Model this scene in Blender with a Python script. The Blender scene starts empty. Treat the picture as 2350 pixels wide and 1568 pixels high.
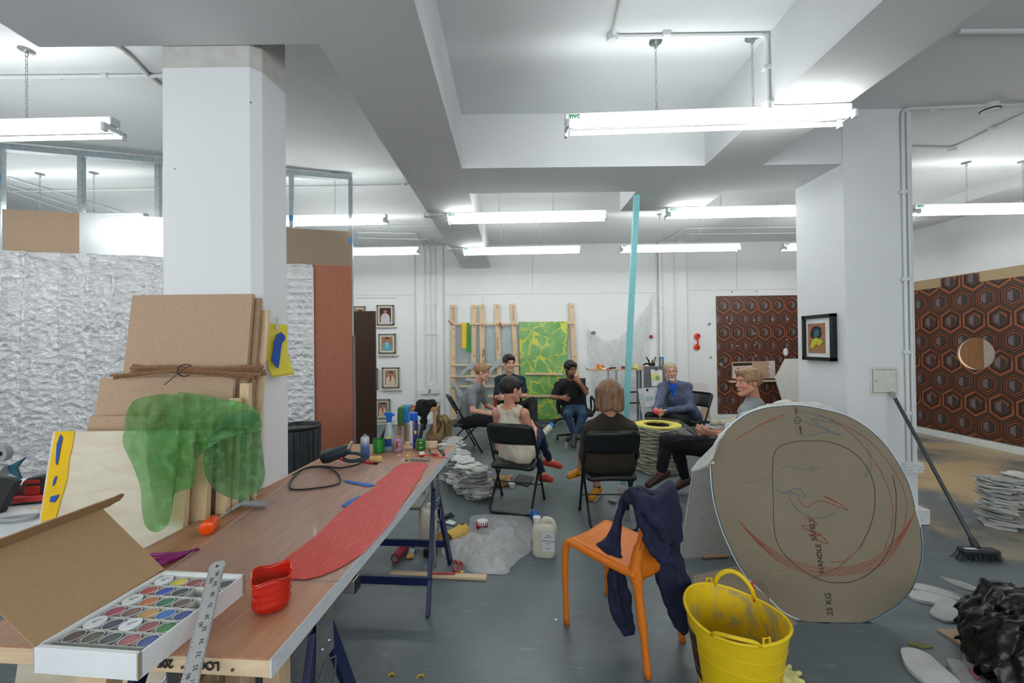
import bpy, math, random
import numpy as np
from mathutils import Vector, Matrix, noise as mnoise
PI = math.pi
V = Vector
random.seed(7)
# ------------------------------------------------------------------ camera, world, exposure
FOC = 925.0                     # focal length in pixels of the 2350 x 1568 frame
ROLL, PITCH, CAMH = 0.0115, 0.0076, 1.5
scene = bpy.context.scene
F_ = V((0, math.cos(PITCH), math.sin(PITCH)))
R0 = V((1, 0, 0)); U0 = R0.cross(F_)
R_ = R0 * math.cos(ROLL) - U0 * math.sin(ROLL)
U_ = U0 * math.cos(ROLL) + R0 * math.sin(ROLL)
cam_d = bpy.data.cameras.new('camera')
cam = bpy.data.objects.new('camera', cam_d)
scene.collection.objects.link(cam)
cam_d.sensor_width = 36.0
cam_d.lens = FOC / 2350 * 36.0
cam_d.clip_start = 0.02
m3 = Matrix((R_, U_, -F_)).transposed()
cam.matrix_world = Matrix.Translation((0, 0, CAMH)) @ m3.to_4x4()
scene.camera = cam
world = bpy.data.worlds.new('world'); scene.world = world
world.use_nodes = True
world.node_tree.nodes['Background'].inputs[0].default_value = (0.8, 0.9, 1.0, 1)
world.node_tree.nodes['Background'].inputs[1].default_value = 0.25
scene.view_settings.view_transform = 'Standard'
scene.view_settings.look = 'None'
scene.view_settings.exposure = 0.13
scene.view_settings.gamma = 1.0
scene.view_settings.use_curve_mapping = False
scene.cycles.max_bounces = 6
scene.cycles.diffuse_bounces = 3
scene.cycles.use_adaptive_sampling = True
scene.cycles.adaptive_threshold = 0.08
scene.cycles.glossy_bounces = 3
scene.cycles.transmission_bounces = 6
scene.cycles.transparent_max_bounces = 12
scene.cycles.caustics_reflective = False
scene.cycles.caustics_refractive = False
scene.cycles.sample_clamp_indirect = 6.0
TUBE_POWER = 27.0               # emission strength of every fluorescent tube

# soft fill added behind the camera, shaped as a long unseen window
la = bpy.data.lights.new('added_front_fill', 'AREA'); la.shape = 'RECTANGLE'; la.size = 9.5; la.size_y = 1.7
la.energy = 150.0; la.color = (0.95, 0.98, 1.0)
lo_ = bpy.data.objects.new('added_front_fill', la); scene.collection.objects.link(lo_)
lo_.location = (-0.3, -2.63, 1.85); lo_.rotation_euler = (math.radians(90), 0, 0)

lb = bpy.data.lights.new('adjoining_room_lamp', 'POINT'); lb.energy = 42; lb.color = (1.0, 0.93, 0.84); lb.shadow_soft_size = 0.15
lo_ = bpy.data.objects.new('adjoining_room_lamp', lb); scene.collection.objects.link(lo_); lo_.location = (7.2, 4.6, 2.6)

def W(px, py, Y):
    """world point seen at a pixel of the photograph, at world depth Y"""
    d = F_ + R_ * ((px - 1175) / FOC) + U_ * ((784 - py) / FOC)
    return V((0, 0, CAMH)) + d * (Y / d.y)
def G(px, py, z=0.0):
    """world point seen at a pixel, on the horizontal plane at height z"""
    d = F_ + R_ * ((px - 1175) / FOC) + U_ * ((784 - py) / FOC)
    return V((0, 0, CAMH)) + d * ((z - CAMH) / d.z)
def PL(px, py, o, n):
    """world point seen at a pixel, on the plane through o with normal n"""
    d = F_ + R_ * ((px - 1175) / FOC) + U_ * ((784 - py) / FOC)
    c = V((0, 0, CAMH))
    return c + d * ((V(o) - c).dot(V(n)) / d.dot(V(n)))

# ------------------------------------------------------------------ materials
def srgb(r, g, b):
    f = lambda c: (c / 255 / 12.92) if c / 255 <= 0.04045 else ((c / 255 + 0.055) / 1.055) ** 2.4
    return (f(r), f(g), f(b), 1.0)
class NT:
    def __init__(s, name):
        s.m = bpy.data.materials.new(name); s.m.use_nodes = True
        s.t = s.m.node_tree; s.b = s.t.nodes['Principled BSDF']; s.co = None
    def n(s, kind, **kw):
        nd = s.t.nodes.new(kind)
        for k, v in kw.items():
            if k.startswith('i_'):
                key = k[2:]; key = int(key) if key.isdigit() else key
                s.put(nd.inputs[key], v)
            else: setattr(nd, k, v)
        return nd
    def put(s, sock, v):
        if hasattr(v, 'links'): s.t.links.new(v, sock)
        elif hasattr(v, 'outputs'): s.t.links.new(v.outputs[0], sock)
        else: sock.default_value = v
    def coord(s):
        if s.co is None: s.co = s.n('ShaderNodeTexCoord').outputs['Object']
        return s.co
    def mapped(s, sc=(1, 1, 1), rot=(0, 0, 0), loc=(0, 0, 0)):
        mp = s.n('ShaderNodeMapping'); s.put(mp.inputs[0], s.coord())
        mp.inputs['Scale'].default_value = sc; mp.inputs['Rotation'].default_value = rot; mp.inputs['Location'].default_value = loc
        return mp.outputs[0]
    def noise(s, scale, detail=3, rough=0.55, vec=None, dist=0.0):
        nd = s.n('ShaderNodeTexNoise'); nd.inputs['Scale'].default_value = scale
        nd.inputs['Detail'].default_value = detail; nd.inputs['Roughness'].default_value = rough; nd.inputs['Distortion'].default_value = dist
        s.put(nd.inputs['Vector'], vec if vec is not None else s.coord())
        return nd.outputs['Fac']
    def math(s, op, a, b=0.0, c=0.0, clamp=False):
        nd = s.n('ShaderNodeMath', operation=op, use_clamp=clamp)
        s.put(nd.inputs[0], a); s.put(nd.inputs[1], b)
        if op in ('MULTIPLY_ADD', 'SMOOTH_MIN', 'COMPARE'): s.put(nd.inputs[2], c)
        return nd.outputs[0]
    def ramp(s, fac, stops, interp='LINEAR'):
        nd = s.n('ShaderNodeValToRGB'); s.put(nd.inputs[0], fac)
        cr = nd.color_ramp; cr.interpolation = interp
        while len(cr.elements) < len(stops): cr.elements.new(0.5)
        for e, (p, c) in zip(cr.elements, stops): e.position = p; e.color = c if len(c) == 4 else (*c, 1)
        return nd.outputs[0]
    def mix(s, fac, a, b):
        nd = s.n('ShaderNodeMix', data_type='RGBA')
        s.put(nd.inputs[0], fac); s.put(nd.inputs[6], a); s.put(nd.inputs[7], b)
        return nd.outputs[2]
    def bump(s, h, strength=0.3, dist=0.01):
        nd = s.n('ShaderNodeBump'); nd.inputs['Strength'].default_value = strength; nd.inputs['Distance'].default_value = dist
        s.put(nd.inputs['Height'], h); s.t.links.new(nd.outputs[0], s.b.inputs['Normal'])
        return nd
    def set(s, **kw):
        for k, v in kw.items(): s.put(s.b.inputs[k.replace('_', ' ')], v)
        return s.m
_mc = {}
def mat(name, rgb, rough=0.6, metal=0.0, var=0.06, scale=25, bump=0.0, bscale=None, spec=None, trans=0.0, alpha=1.0, stretch=None, emit=0.0, ior=1.45):
    """plain procedural material: a base colour with noise variation and optional bump"""
    if name in _mc: return _mc[name]
    t = NT(name); c = srgb(*rgb)
    lo = tuple(x * (1 - var * 1.6) for x in c[:3]); hi = tuple(min(1, x * (1 + var * 1.3)) for x in c[:3])
    vec = t.mapped(stretch) if stretch else None
    col = t.ramp(t.noise(scale, 4, 0.6, vec), [(0.3, lo), (0.7, hi)])
    t.set(Base_Color=col, Roughness=rough, Metallic=metal, IOR=ior)
    if spec is not None: t.b.inputs['Specular IOR Level'].default_value = spec
    if trans: t.b.inputs['Transmission Weight'].default_value = trans
    if alpha < 1: t.b.inputs['Alpha'].default_value = alpha
    if emit: t.set(Emission_Color=c, Emission_Strength=emit)
    if bump: t.bump(t.noise(bscale or scale * 3, 3, 0.6, vec), bump, 0.004)
    _mc[name] = t.m
    return t.m
def mat_wood(name, light, dark, axis=0, scale=9.0, rough=0.55, knots=False):
    if name in _mc: return _mc[name]
    t = NT(name); st = [1.0, 1.0, 1.0]
    for k in range(3): st[k] = 0.7 if k == axis else 7.0
    v = t.mapped(tuple(st))
    g = t.noise(scale, 5, 0.65, v, 0.6)
    col = t.ramp(g, [(0.28, srgb(*dark)), (0.55, tuple((a + b) / 2 for a, b in zip(srgb(*dark), srgb(*light)))), (0.75, srgb(*light))])
    if knots:
        vo = t.n('ShaderNodeTexVoronoi'); vo.inputs['Scale'].default_value = 4.5
        t.put(vo.inputs['Vector'], t.coord())
        k = t.ramp(vo.outputs['Distance'], [(0.03, (1, 1, 1, 1)), (0.07, (0, 0, 0, 1))])
        col = t.mix(k, col, srgb(95, 62, 40))
    t.set(Base_Color=col, Roughness=rough); t.bump(g, 0.12, 0.003)
    _mc[name] = t.m
    return t.m

# ------------------------------------------------------------------ mesh building
class MB:
    """collects shapes; obj() links them as ONE mesh object"""
    def __init__(s): s.v = []; s.f = []; s.m = []; s.mi = 0
    def add(s, vs, fs):
        o = len(s.v); s.v += [V(p) for p in vs]; s.f += [tuple(i + o for i in f) for f in fs]; s.m += [s.mi] * len(fs); return s
    def box(s, c, size, mx=None, taper=1.0):
        cx, cy, cz = c; a, b, h = [q / 2 for q in size]; vs = []
        for z, k in ((-h, 1.0), (h, taper)):
            for x, y in ((-a, -b), (a, -b), (a, b), (-a, b)): vs.append(V((x * k, y * k, z)))
        if mx is not None: vs = [mx @ p for p in vs]
        vs = [p + V(c) for p in vs]
        return s.add(vs, [(3, 2, 1, 0), (4, 5, 6, 7), (0, 1, 5, 4), (1, 2, 6, 5), (2, 3, 7, 6), (3, 0, 4, 7)])
    def bx(s, x0, y0, z0, x1, y1, z1): return s.box(((x0 + x1) / 2, (y0 + y1) / 2, (z0 + z1) / 2), (abs(x1 - x0), abs(y1 - y0), abs(z1 - z0)))
    def bar(s, a, b, w, h, up=(0, 0, 1)):
        """rectangular bar from a to b, w across, h along up"""
        a, b = V(a), V(b); d = (b - a); L = d.length; d.normalize(); u = V(up)
        if abs(d.dot(u)) > 0.99: u = V((0, 1, 0))
        r = d.cross(u).normalized(); u = r.cross(d)
        mx = Matrix((r, d, u)).transposed()
        return s.box((a + b) / 2, (w, L, h), mx)
    def tube(s, pts, r, n=8, closed=False, cap=True, flat=1.0):
        pts = [V(p) for p in pts]; N = len(pts); rs = r if isinstance(r, (list, tuple)) else [r] * N
        vs = []; prev = None
        for i, p in enumerate(pts):
            if closed: d = pts[(i + 1) % N] - pts[i - 1]
            else: d = pts[min(i + 1, N - 1)] - pts[max(i - 1, 0)]
            if d.length < 1e-9: d = V((0, 0, 1))
            d.normalize()
            if prev is None: u = d.orthogonal().normalized() if abs(d.z) > 0.9 else d.cross(V((0, 0, 1))).normalized()
            else:
                u = prev - d * prev.dot(d)
                u = u.normalized() if u.length > 1e-6 else d.orthogonal().normalized()
            prev = u; w = d.cross(u)
            for k in range(n):
                a = 2 * PI * k / n; vs.append(p + u * (rs[i] * math.cos(a)) + w * (rs[i] * flat * math.sin(a)))
        fs = []
        for i in range(N if closed else N - 1):
            j = (i + 1) % N
            for k in range(n): fs.append((i * n + k, i * n + (k + 1) % n, j * n + (k + 1) % n, j * n + k))
        if cap and not closed: fs.append(tuple(range(n - 1, -1, -1))); fs.append(tuple((N - 1) * n + k for k in range(n)))
        return s.add(vs, fs)
    def cyl(s, a, b, r, n=16, r2=None): return s.tube([a, b], [r, r if r2 is None else r2], n)
    def lathe(s, prof, c=(0, 0, 0), n=24, mx=None, sx=1.0, sy=1.0, wob=None, cap=True):
        vs = []; c = V(c)
        for i, (r, z) in enumerate(prof):
            for k in range(n):
                a = 2 * PI * k / n; q = 1.0 if wob is None else wob(a, z)
                p = V((r * q * sx * math.cos(a), r * q * sy * math.sin(a), z))
                vs.append((mx @ p if mx is not None else p) + c)
        fs = []
        for i in range(len(prof) - 1):
            for k in range(n): fs.append((i * n + k, i * n + (k + 1) % n, (i + 1) * n + (k + 1) % n, (i + 1) * n + k))
        if cap and prof[0][0] > 1e-6: fs.append(tuple(range(n - 1, -1, -1)))
        if cap and prof[-1][0] > 1e-6: fs.append(tuple((len(prof) - 1) * n + k for k in range(n)))
        return s.add(vs, fs)
    def prism(s, outline, t, o=(0, 0, 0), ux=(1, 0, 0), uy=(0, 0, 1), nrm=None):
        """2-D outline extruded by t along the normal"""
        ux, uy, o = V(ux), V(uy), V(o); nr = V(nrm) if nrm is not None else ux.cross(uy).normalized()
        n = len(outline)
        vs = [o + ux * x + uy * y for x, y in outline] + [o + ux * x + uy * y + nr * t for x, y in outline]
        fs = [tuple(range(n - 1, -1, -1)), tuple(range(n, 2 * n))] + [(i, (i + 1) % n, n + (i + 1) % n, n + i) for i in range(n)]
        return s.add(vs, fs)
    def poly(s, pts, t, nrm):
        """world polygon extruded by t along nrm"""
        n = len(pts); q = [V(p) for p in pts]; d = V(nrm).normalized() * t
        return s.add(q + [p + d for p in q], [tuple(range(n)), tuple(range(2 * n - 1, n - 1, -1))] + [(i, n + i, n + (i + 1) % n, (i + 1) % n) for i in range(n)])
    def grid(s, fn, nu, nv, closeu=False):
        vs = [fn(i / (nu if closeu else nu - 1), j / (nv - 1)) for j in range(nv) for i in range(nu)]; fs = []
        for j in range(nv - 1):
            for i in range(nu if closeu else nu - 1): fs.append((j * nu + i, j * nu + (i + 1) % nu, (j + 1) * nu + (i + 1) % nu, (j + 1) * nu + i))
        return s.add(vs, fs)
    def ball(s, c, r, n=12, mx=None):
        r = r if isinstance(r, (list, tuple)) else (r, r, r); c = V(c)
        def fn(u, w):
            a = 2 * PI * u; b = PI * (w - 0.5)
            p = V((r[0] * math.cos(a) * math.cos(b), r[1] * math.sin(a) * math.cos(b), r[2] * math.sin(b)))
            return (mx @ p if mx is not None else p) + c
        return s.grid(fn, n, max(5, n // 2 + 1), True)
_mx = {}
def mxof(o): return _mx.get(o.name, Matrix.Identity(4))
def obj(name, mb, mats, parent=None, world=False, smooth=True, angle=35, bevel=0.0, solid=0.0, sub=0, label=None, two=None):
    """link a builder as ONE mesh object; world=True: verts are in world space"""
    me = bpy.data.meshes.new(name)
    if isinstance(mb, tuple): vs, fs, mi = mb[0], mb[1], None
    else: vs, fs, mi = mb.v, mb.f, mb.m
    o = bpy.data.objects.new(name, me)
    scene.collection.objects.link(o)
    M = Matrix.Identity(4)
    if world and len(vs):
        if parent is not None:
            M = mxof(parent)
        else:
            A = np.array([tuple(p) for p in vs]); lo, hi = A.min(0), A.max(0)
            M = Matrix.Translation(((lo[0] + hi[0]) / 2, (lo[1] + hi[1]) / 2, lo[2]))
            o.location = M.translation
        I = M.inverted()
        if isinstance(vs, np.ndarray):
            R = np.array(I.to_3x3()); vs = vs @ R.T + np.array(I.translation)
            vs = vs.tolist()
        else: vs = [I @ V(p) for p in vs]
    me.from_pydata([tuple(p) for p in vs], [], fs if isinstance(fs, list) else fs.tolist())
    if parent is not None: o.parent = parent; _mx[o.name] = mxof(parent)
    else: _mx[o.name] = M
    for m in (mats if isinstance(mats, (list, tuple)) else [mats]): me.materials.append(m)
    if mi is not None and any(mi): me.polygons.foreach_set('material_index', mi)
    if smooth:
        me.polygons.foreach_set('use_smooth', [True] * len(me.polygons))
        if angle < 180: me.set_sharp_from_angle(angle=math.radians(angle))
    me.update()
    if solid: md = o.modifiers.new('s', 'SOLIDIFY'); md.thickness = solid; md.offset = 0
    if bevel: md = o.modifiers.new('b', 'BEVEL'); md.width = bevel; md.segments = 2; md.limit_method = 'ANGLE'; md.angle_limit = math.radians(40)
    if sub: md = o.modifiers.new('u', 'SUBSURF'); md.levels = sub; md.render_levels = sub
    if label: o['label'] = label
    return o
def tag(o, label, cat, group=None, kind=None):
    o['label'] = label; o['category'] = cat
    if group: o['group'] = group
    if kind: o['kind'] = kind
    return o
def struct(o): o['kind'] = 'structure'; return o
def thing(name, label, cat, loc=(0, 0, 0), rotz=0.0, group=None, mx=None):
    o = bpy.data.objects.new(name, None); scene.collection.objects.link(o); o.empty_display_size = 0.1
    M = mx if mx is not None else Matrix.Translation(loc) @ Matrix.Rotation(rotz, 4, 'Z')
    o.matrix_world = M
    _mx[o.name] = M.copy()
    return tag(o, label, cat, group)
def copy_tree(o, mx=None, label=None, group=None, parent=None):
    kids = list(o.children)
    c = o.copy(); scene.collection.objects.link(c)
    if parent is not None: c.parent = parent
    if mx is not None: c.matrix_world = mx; _mx[c.name] = mx.copy()
    if label: c['label'] = label
    if group: c['group'] = group
    for k in kids: copy_tree(k, parent=c)
    return c
def text(name, body, size, origin, ux, uy, m, parent=None, ext=0.0004, align='CENTER', bold=0.0):
    """flat lettering in the plane ux, uy, its baseline centre at origin (world space)"""
    cu = bpy.data.curves.new(name, 'FONT'); cu.body = body; cu.size = size; cu.extrude = ext; cu.offset = bold
    cu.align_x = align; cu.align_y = 'CENTER'
    o = bpy.data.objects.new(name, cu); scene.collection.objects.link(o)
    ux = V(ux).normalized(); uy = V(uy).normalized(); n = ux.cross(uy)
    M = Matrix.Translation(V(origin)) @ Matrix((ux, uy, n)).transposed().to_4x4()
    me = bpy.data.meshes.new_from_object(o, depsgraph=bpy.context.evaluated_depsgraph_get())
    scene.collection.objects.unlink(o); bpy.data.objects.remove(o)
    o = bpy.data.objects.new(name, me); scene.collection.objects.link(o)
    if parent is not None: o.parent = parent; M = mxof(parent).inverted() @ M
    o.matrix_local = M
    me.materials.clear(); me.materials.append(m)
    return o
def arc(c, r, a0, a1, n, ux=(1, 0, 0), uy=(0, 0, 1)):
    c, ux, uy = V(c), V(ux), V(uy)
    return [c + ux * (r * math.cos(a0 + (a1 - a0) * i / n)) + uy * (r * math.sin(a0 + (a1 - a0) * i / n)) for i in range(n + 1)]
def spline(pts, n=8, closed=False):
    """Catmull-Rom through the points"""
    P = [V(p) for p in pts]; N = len(P); out = []
    for i in range(N if closed else N - 1):
        if closed: a, b, c, d = P[i - 1], P[i], P[(i + 1) % N], P[(i + 2) % N]
        else: a, b, c, d = P[max(i - 1, 0)], P[i], P[i + 1], P[min(i + 2, N - 1)]
        for k in range(n):
            t = k / n
            out.append(0.5 * ((2 * b) + (c - a) * t + (2 * a - 5 * b + 4 * c - d) * t * t + (3 * b - a - 3 * c + d) * t ** 3))
    if not closed: out.append(P[-1])
    return out
def nz(p, s=1.0, seed=0.0): return mnoise.noise(V((p[0] * s + seed, p[1] * s - seed * 0.7, p[2] * s + seed * 1.3)))
# ------------------------------------------------------------------ smooth blended bodies (distance field + surface nets)
class SDF:
    """smooth union of rounded shapes, meshed as one continuous surface"""
    def __init__(s, lo, hi, vox):
        s.lo = np.array(lo, float); s.vox = vox
        s.n = np.ceil((np.array(hi, float) - s.lo) / vox).astype(int) + 1
        s.d = np.full(tuple(s.n), 0.2, np.float32)
    def _blk(s, a, b):
        i0 = np.clip(np.floor((np.array(a) - s.lo) / s.vox).astype(int), 0, s.n)
        i1 = np.clip(np.ceil((np.array(b) - s.lo) / s.vox).astype(int) + 1, 0, s.n)
        if np.any(i1 <= i0): return None
        sl = tuple(slice(p, q) for p, q in zip(i0, i1))
        ax = [(s.lo[k] + np.arange(i0[k], i1[k]) * s.vox).astype(np.float32) for k in range(3)]
        return sl, ax[0][:, None, None], ax[1][None, :, None], ax[2][None, None, :]
    def _merge(s, sl, d, k, op):
        o = s.d[sl]
        if op == 'cut': d = -d
        if k <= 0: r = np.minimum(o, d) if op == 'add' else np.maximum(o, d)
        elif op == 'add':
            h = np.clip(0.5 + 0.5 * (o - d) / k, 0, 1); r = o * (1 - h) + d * h - k * h * (1 - h)
        else:
            h = np.clip(0.5 - 0.5 * (o - d) / k, 0, 1); r = o * (1 - h) + d * h + k * h * (1 - h)
        s.d[sl] = r.astype(np.float32)
    def cone(s, a, b, ra, rb=None, k=0.02, op='add', flat=None):
        """tapered capsule; flat=(dir, factor) squashes it along a direction"""
        rb = ra if rb is None else rb; a = np.array(a, float); b = np.array(b, float)
        pad = max(ra, rb) + k + 3 * s.vox
        if flat: pad = pad * max(1, 1 / flat[1]) 
        q = s._blk(np.minimum(a, b) - pad, np.maximum(a, b) + pad)
        if q is None: return s
        sl, X, Y, Z = q; ab = b - a; L = float(ab @ ab) + 1e-9
        px, py, pz = X - a[0], Y - a[1], Z - a[2]
        t = np.clip((px * ab[0] + py * ab[1] + pz * ab[2]) / L, 0, 1)
        dx, dy, dz = px - t * ab[0], py - t * ab[1], pz - t * ab[2]
        if flat:
            f = np.array(flat[0], float); f /= np.linalg.norm(f); c = dx * f[0] + dy * f[1] + dz * f[2]; g = 1 / flat[1] - 1
            dx, dy, dz = dx + g * c * f[0], dy + g * c * f[1], dz + g * c * f[2]
        d = np.sqrt(dx * dx + dy * dy + dz * dz) - (ra + (rb - ra) * t)
        if flat: d = d * (0.5 + 0.5 * flat[1])
        s._merge(sl, d, k, op); return s
    def ell(s, c, r, R=None, k=0.02, op='add'):
        c = np.array(c, float); r = np.array(r, float); pad = max(r) + k + 3 * s.vox
        q = s._blk(c - pad, c + pad)
        if q is None: return s
        sl, X, Y, Z = q; px, py, pz = X - c[0], Y - c[1], Z - c[2]
        if R is not None:
            R = np.array(R, float)   # columns: local axes in world
            lx = px * R[0, 0] + py * R[1, 0] + pz * R[2, 0]; ly = px * R[0, 1] + py * R[1, 1] + pz * R[2, 1]; lz = px * R[0, 2] + py * R[1, 2] + pz * R[2, 2]
        else: lx, ly, lz = px, py, pz
        k0 = np.sqrt((lx / r[0]) ** 2 + (ly / r[1]) ** 2 + (lz / r[2]) ** 2)
        k1 = np.sqrt((lx / r[0] ** 2) ** 2 + (ly / r[1] ** 2) ** 2 + (lz / r[2] ** 2) ** 2) + 1e-9
        d = np.where(k0 < 0.05, -min(r), k0 * (k0 - 1) / k1)
        s._merge(sl, d, k, op); return s
    def slab(s, poly, yc, th, k=0.015, r=0.008, gx=0.0, gz=0.0):
        """polygon in world x-z given as points, extruded along y about yc + gx*(x-x0) + gz*(z-z0)"""
        P = np.array([(p[0], p[2]) for p in poly], float); x0, z0 = P.mean(0); pad = r + k + 3 * s.vox
        ym = yc + gx * (P[:, 0] - x0) + gz * (P[:, 1] - z0)
        q = s._blk((P[:, 0].min() - pad, ym.min() - th - pad, P[:, 1].min() - pad), (P[:, 0].max() + pad, ym.max() + th + pad, P[:, 1].max() + pad))
        if q is None: return s
        sl, X, Y, Z = q; x = X[:, 0, :] + 0 * Z[:, 0, :]; z = Z[:, 0, :] + 0 * X[:, 0, :]
        d = np.full(x.shape, 1e9); ins = np.zeros(x.shape, bool); n = len(P)
        for i in range(n):
            ax, az = P[i]; bx, bz = P[(i + 1) % n]; ex, ez = bx - ax, bz - az; wx, wz = x - ax, z - az
            t = np.clip((wx * ex + wz * ez) / (ex * ex + ez * ez + 1e-12), 0, 1); d = np.minimum(d, np.hypot(wx - t * ex, wz - t * ez))
            c = (az > z) != (bz > z); ins ^= c & (x < (bx - ax) * (z - az) / (bz - az + 1e-12) + ax)
        d2 = np.where(ins, -d, d)[:, None, :]; y0 = (yc + gx * (x - x0) + gz * (z - z0))[:, None, :]
        a = d2 + r; b = np.abs(Y - y0) - th / 2 + r
        s._merge(sl, np.minimum(np.maximum(a, b), 0) + np.sqrt(np.maximum(a, 0) ** 2 + np.maximum(b, 0) ** 2) - r, k, 'add'); return s
    def plane(s, p, n, k=0.004):
        """keep the side the normal points away from"""
        n = np.array(n, float); n /= np.linalg.norm(n); p = np.array(p, float)
        q = s._blk(s.lo - 1, s.lo + s.n * s.vox + 1); sl, X, Y, Z = q
        d = (X - p[0]) * n[0] + (Y - p[1]) * n[1] + (Z - p[2]) * n[2]
        s._merge(sl, -d, k, 'cut'); return s
    def folds(s, amp, freq, seed=0, dirs=5):
        """shallow wave folds on the surface"""
        rng = np.random.RandomState(seed)
        q = s._blk(s.lo - 1, s.lo + s.n * s.vox + 1); sl, X, Y, Z = q
        m = np.abs(s.d) < 0.04
        ii = np.nonzero(m); x = s.lo[0] + ii[0] * s.vox; y = s.lo[1] + ii[1] * s.vox; z = s.lo[2] + ii[2] * s.vox
        t = np.zeros(len(x)); w = rng.randn(3) * 2
        for j in range(dirs):
            v = rng.randn(3); v /= np.linalg.norm(v); f = freq * (0.6 + rng.rand())
            t += np.sin(f * (x * v[0] + y * v[1] + z * v[2]) + 6 * rng.rand() + 1.3 * np.sin(f * 0.4 * (x * w[1] + y * w[2] + z * w[0])))
        s.d[ii] += (amp * t / math.sqrt(dirs)).astype(np.float32); return s
    def mesh(s, relax=1):
        D = s.d; n = D.shape; ins = D < 0
        c = np.zeros((n[0] - 1, n[1] - 1, n[2] - 1), np.int8)
        for i in (0, 1):
            for j in (0, 1):
                for k in (0, 1): c += ins[i:n[0] - 1 + i, j:n[1] - 1 + j, k:n[2] - 1 + k]
        act = (c > 0) & (c < 8); I = np.argwhere(act)
        if len(I) == 0: return np.zeros((0, 3)), []
        idx = np.full(act.shape, -1, np.int64); idx[act] = np.arange(len(I))
        off = np.array([(i, j, k) for i in (0, 1) for j in (0, 1) for k in (0, 1)])
        vals = np.stack([D[I[:, 0] + o[0], I[:, 1] + o[1], I[:, 2] + o[2]] for o in off], 1)
        acc = np.zeros((len(I), 3)); cnt = np.zeros(len(I))
        for a in range(8):
            for b in range(a + 1, 8):
                if np.abs(off[a] - off[b]).sum() != 1: continue
                va, vb = vals[:, a], vals[:, b]; cr = (va < 0) != (vb < 0)
                t = np.where(cr, va / np.where(cr, va - vb, 1), 0)
                p = off[a] + t[:, None] * (off[b] - off[a]); acc += p * cr[:, None]; cnt += cr
        verts = s.lo + (I + acc / cnt[:, None]) * s.vox
        faces = []
        for ax in range(3):
            u, w = (ax + 1) % 3, (ax + 2) % 3
            sa = [slice(None)] * 3; sb = [slice(None)] * 3; sa[ax] = slice(0, -1); sb[ax] = slice(1, None)
            A, B = ins[tuple(sa)], ins[tuple(sb)]
            E = np.argwhere(A != B); E = E[(E[:, u] > 0) & (E[:, w] > 0) & (E[:, u] < n[u] - 1) & (E[:, w] < n[w] - 1)]
            if len(E) == 0: continue
            flip = A[E[:, 0], E[:, 1], E[:, 2]]
            eu = np.zeros(3, int); eu[u] = 1; ew = np.zeros(3, int); ew[w] = 1
            g = lambda q: idx[q[:, 0], q[:, 1], q[:, 2]]
            q = np.stack([g(E - eu - ew), g(E - ew), g(E), g(E - eu)], 1)
            q[~flip] = q[~flip][:, ::-1]; faces.append(q)
        Fc = np.concatenate(faces); Fc = Fc[(Fc >= 0).all(1)]
        for _ in range(relax):
            sm = np.zeros_like(verts); ct = np.zeros(len(verts))
            for k in range(4):
                a, b = Fc[:, k], Fc[:, (k + 1) % 4]
                np.add.at(sm, a, verts[b]); np.add.at(sm, b, verts[a]); np.add.at(ct, a, 1); np.add.at(ct, b, 1)
            verts = verts * 0.5 + 0.5 * sm / np.maximum(ct, 1)[:, None]
        return verts, Fc.tolist()
# ------------------------------------------------------------------ the room
CEIL, BEAM = 3.42, 2.97
BACK, RIGHT, LEFT, FRONT = 7.72, 6.56, -7.4, -2.6
def white(name, rgb=(232, 236, 238), seams=None, specks=False):
    t = NT(name); c = srgb(*rgb)
    col = t.ramp(t.noise(1.6, 4, 0.6), [(0.3, tuple(x * 0.94 for x in c[:3])), (0.75, c[:3])])
    if specks:
        vo = t.n('ShaderNodeTexVoronoi'); vo.inputs['Scale'].default_value = 9; t.put(vo.inputs['Vector'], t.coord())
        a = t.ramp(vo.outputs['Distance'], [(0.028, (1, 1, 1, 1)), (0.045, (0, 0, 0, 1))])
        b = t.ramp(t.noise(2.3, 2), [(0.5, (0, 0, 0, 1)), (0.6, (1, 1, 1, 1))])
        col = t.mix(t.math('MULTIPLY', a, b), col, srgb(90, 92, 90))
    t.set(Base_Color=col, Roughness=0.75); t.bump(t.noise(60, 3), 0.06, 0.003)
    return t.m
M_wall = white('wall_paint', (234, 237, 236)); M_ceil = white('ceiling_paint', (228, 233, 234), specks=True); M_beam = white('beam_paint', (226, 229, 230)); M_col = white('column_paint', (232, 236, 238), specks=True)
M_trim = mat('trim_paint', (226, 230, 230), 0.5)
M_seam = mat('seam_shadow_gap', (150, 152, 150), 0.8)
# floor: blue-grey painted concrete, sawdust lying to the right
t = NT('floor_paint')
base = t.ramp(t.noise(0.9, 6, 0.6), [(0.3, srgb(88, 98, 102)), (0.7, srgb(108, 118, 122))])
scr = t.ramp(t.noise(6, 8, 0.75, t.mapped((1, 5, 1), (0, 0, 0.5))), [(0.57, (0, 0, 0, 1)), (0.74, (1, 1, 1, 1))])
sep = t.n('ShaderNodeSeparateXYZ'); t.put(sep.inputs[0], t.coord())
mx_ = t.math('SUBTRACT', t.math('ADD', sep.outputs[0], t.math('MULTIPLY', t.noise(1.1, 3), 0.5)), 3.55)
dustline = t.math('MULTIPLY', mx_, 9.0, clamp=True)
patch = t.ramp(t.noise(0.55, 5, 0.6, t.mapped((1, 1.5, 1), (0, 0, 0.25), (3.1, 0.4, 0))), [(0.45, (0, 0, 0, 1)), (0.58, (1, 1, 1, 1))])
grit = t.ramp(t.noise(140, 2), [(0.3, (0.6, 0.6, 0.6, 1)), (0.6, (1, 1, 1, 1))])
dust = t.math('MULTIPLY', dustline, t.math('MULTIPLY', patch, grit))
col = t.mix(t.math('MULTIPLY', scr, 0.35), base, srgb(190, 198, 198))
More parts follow.
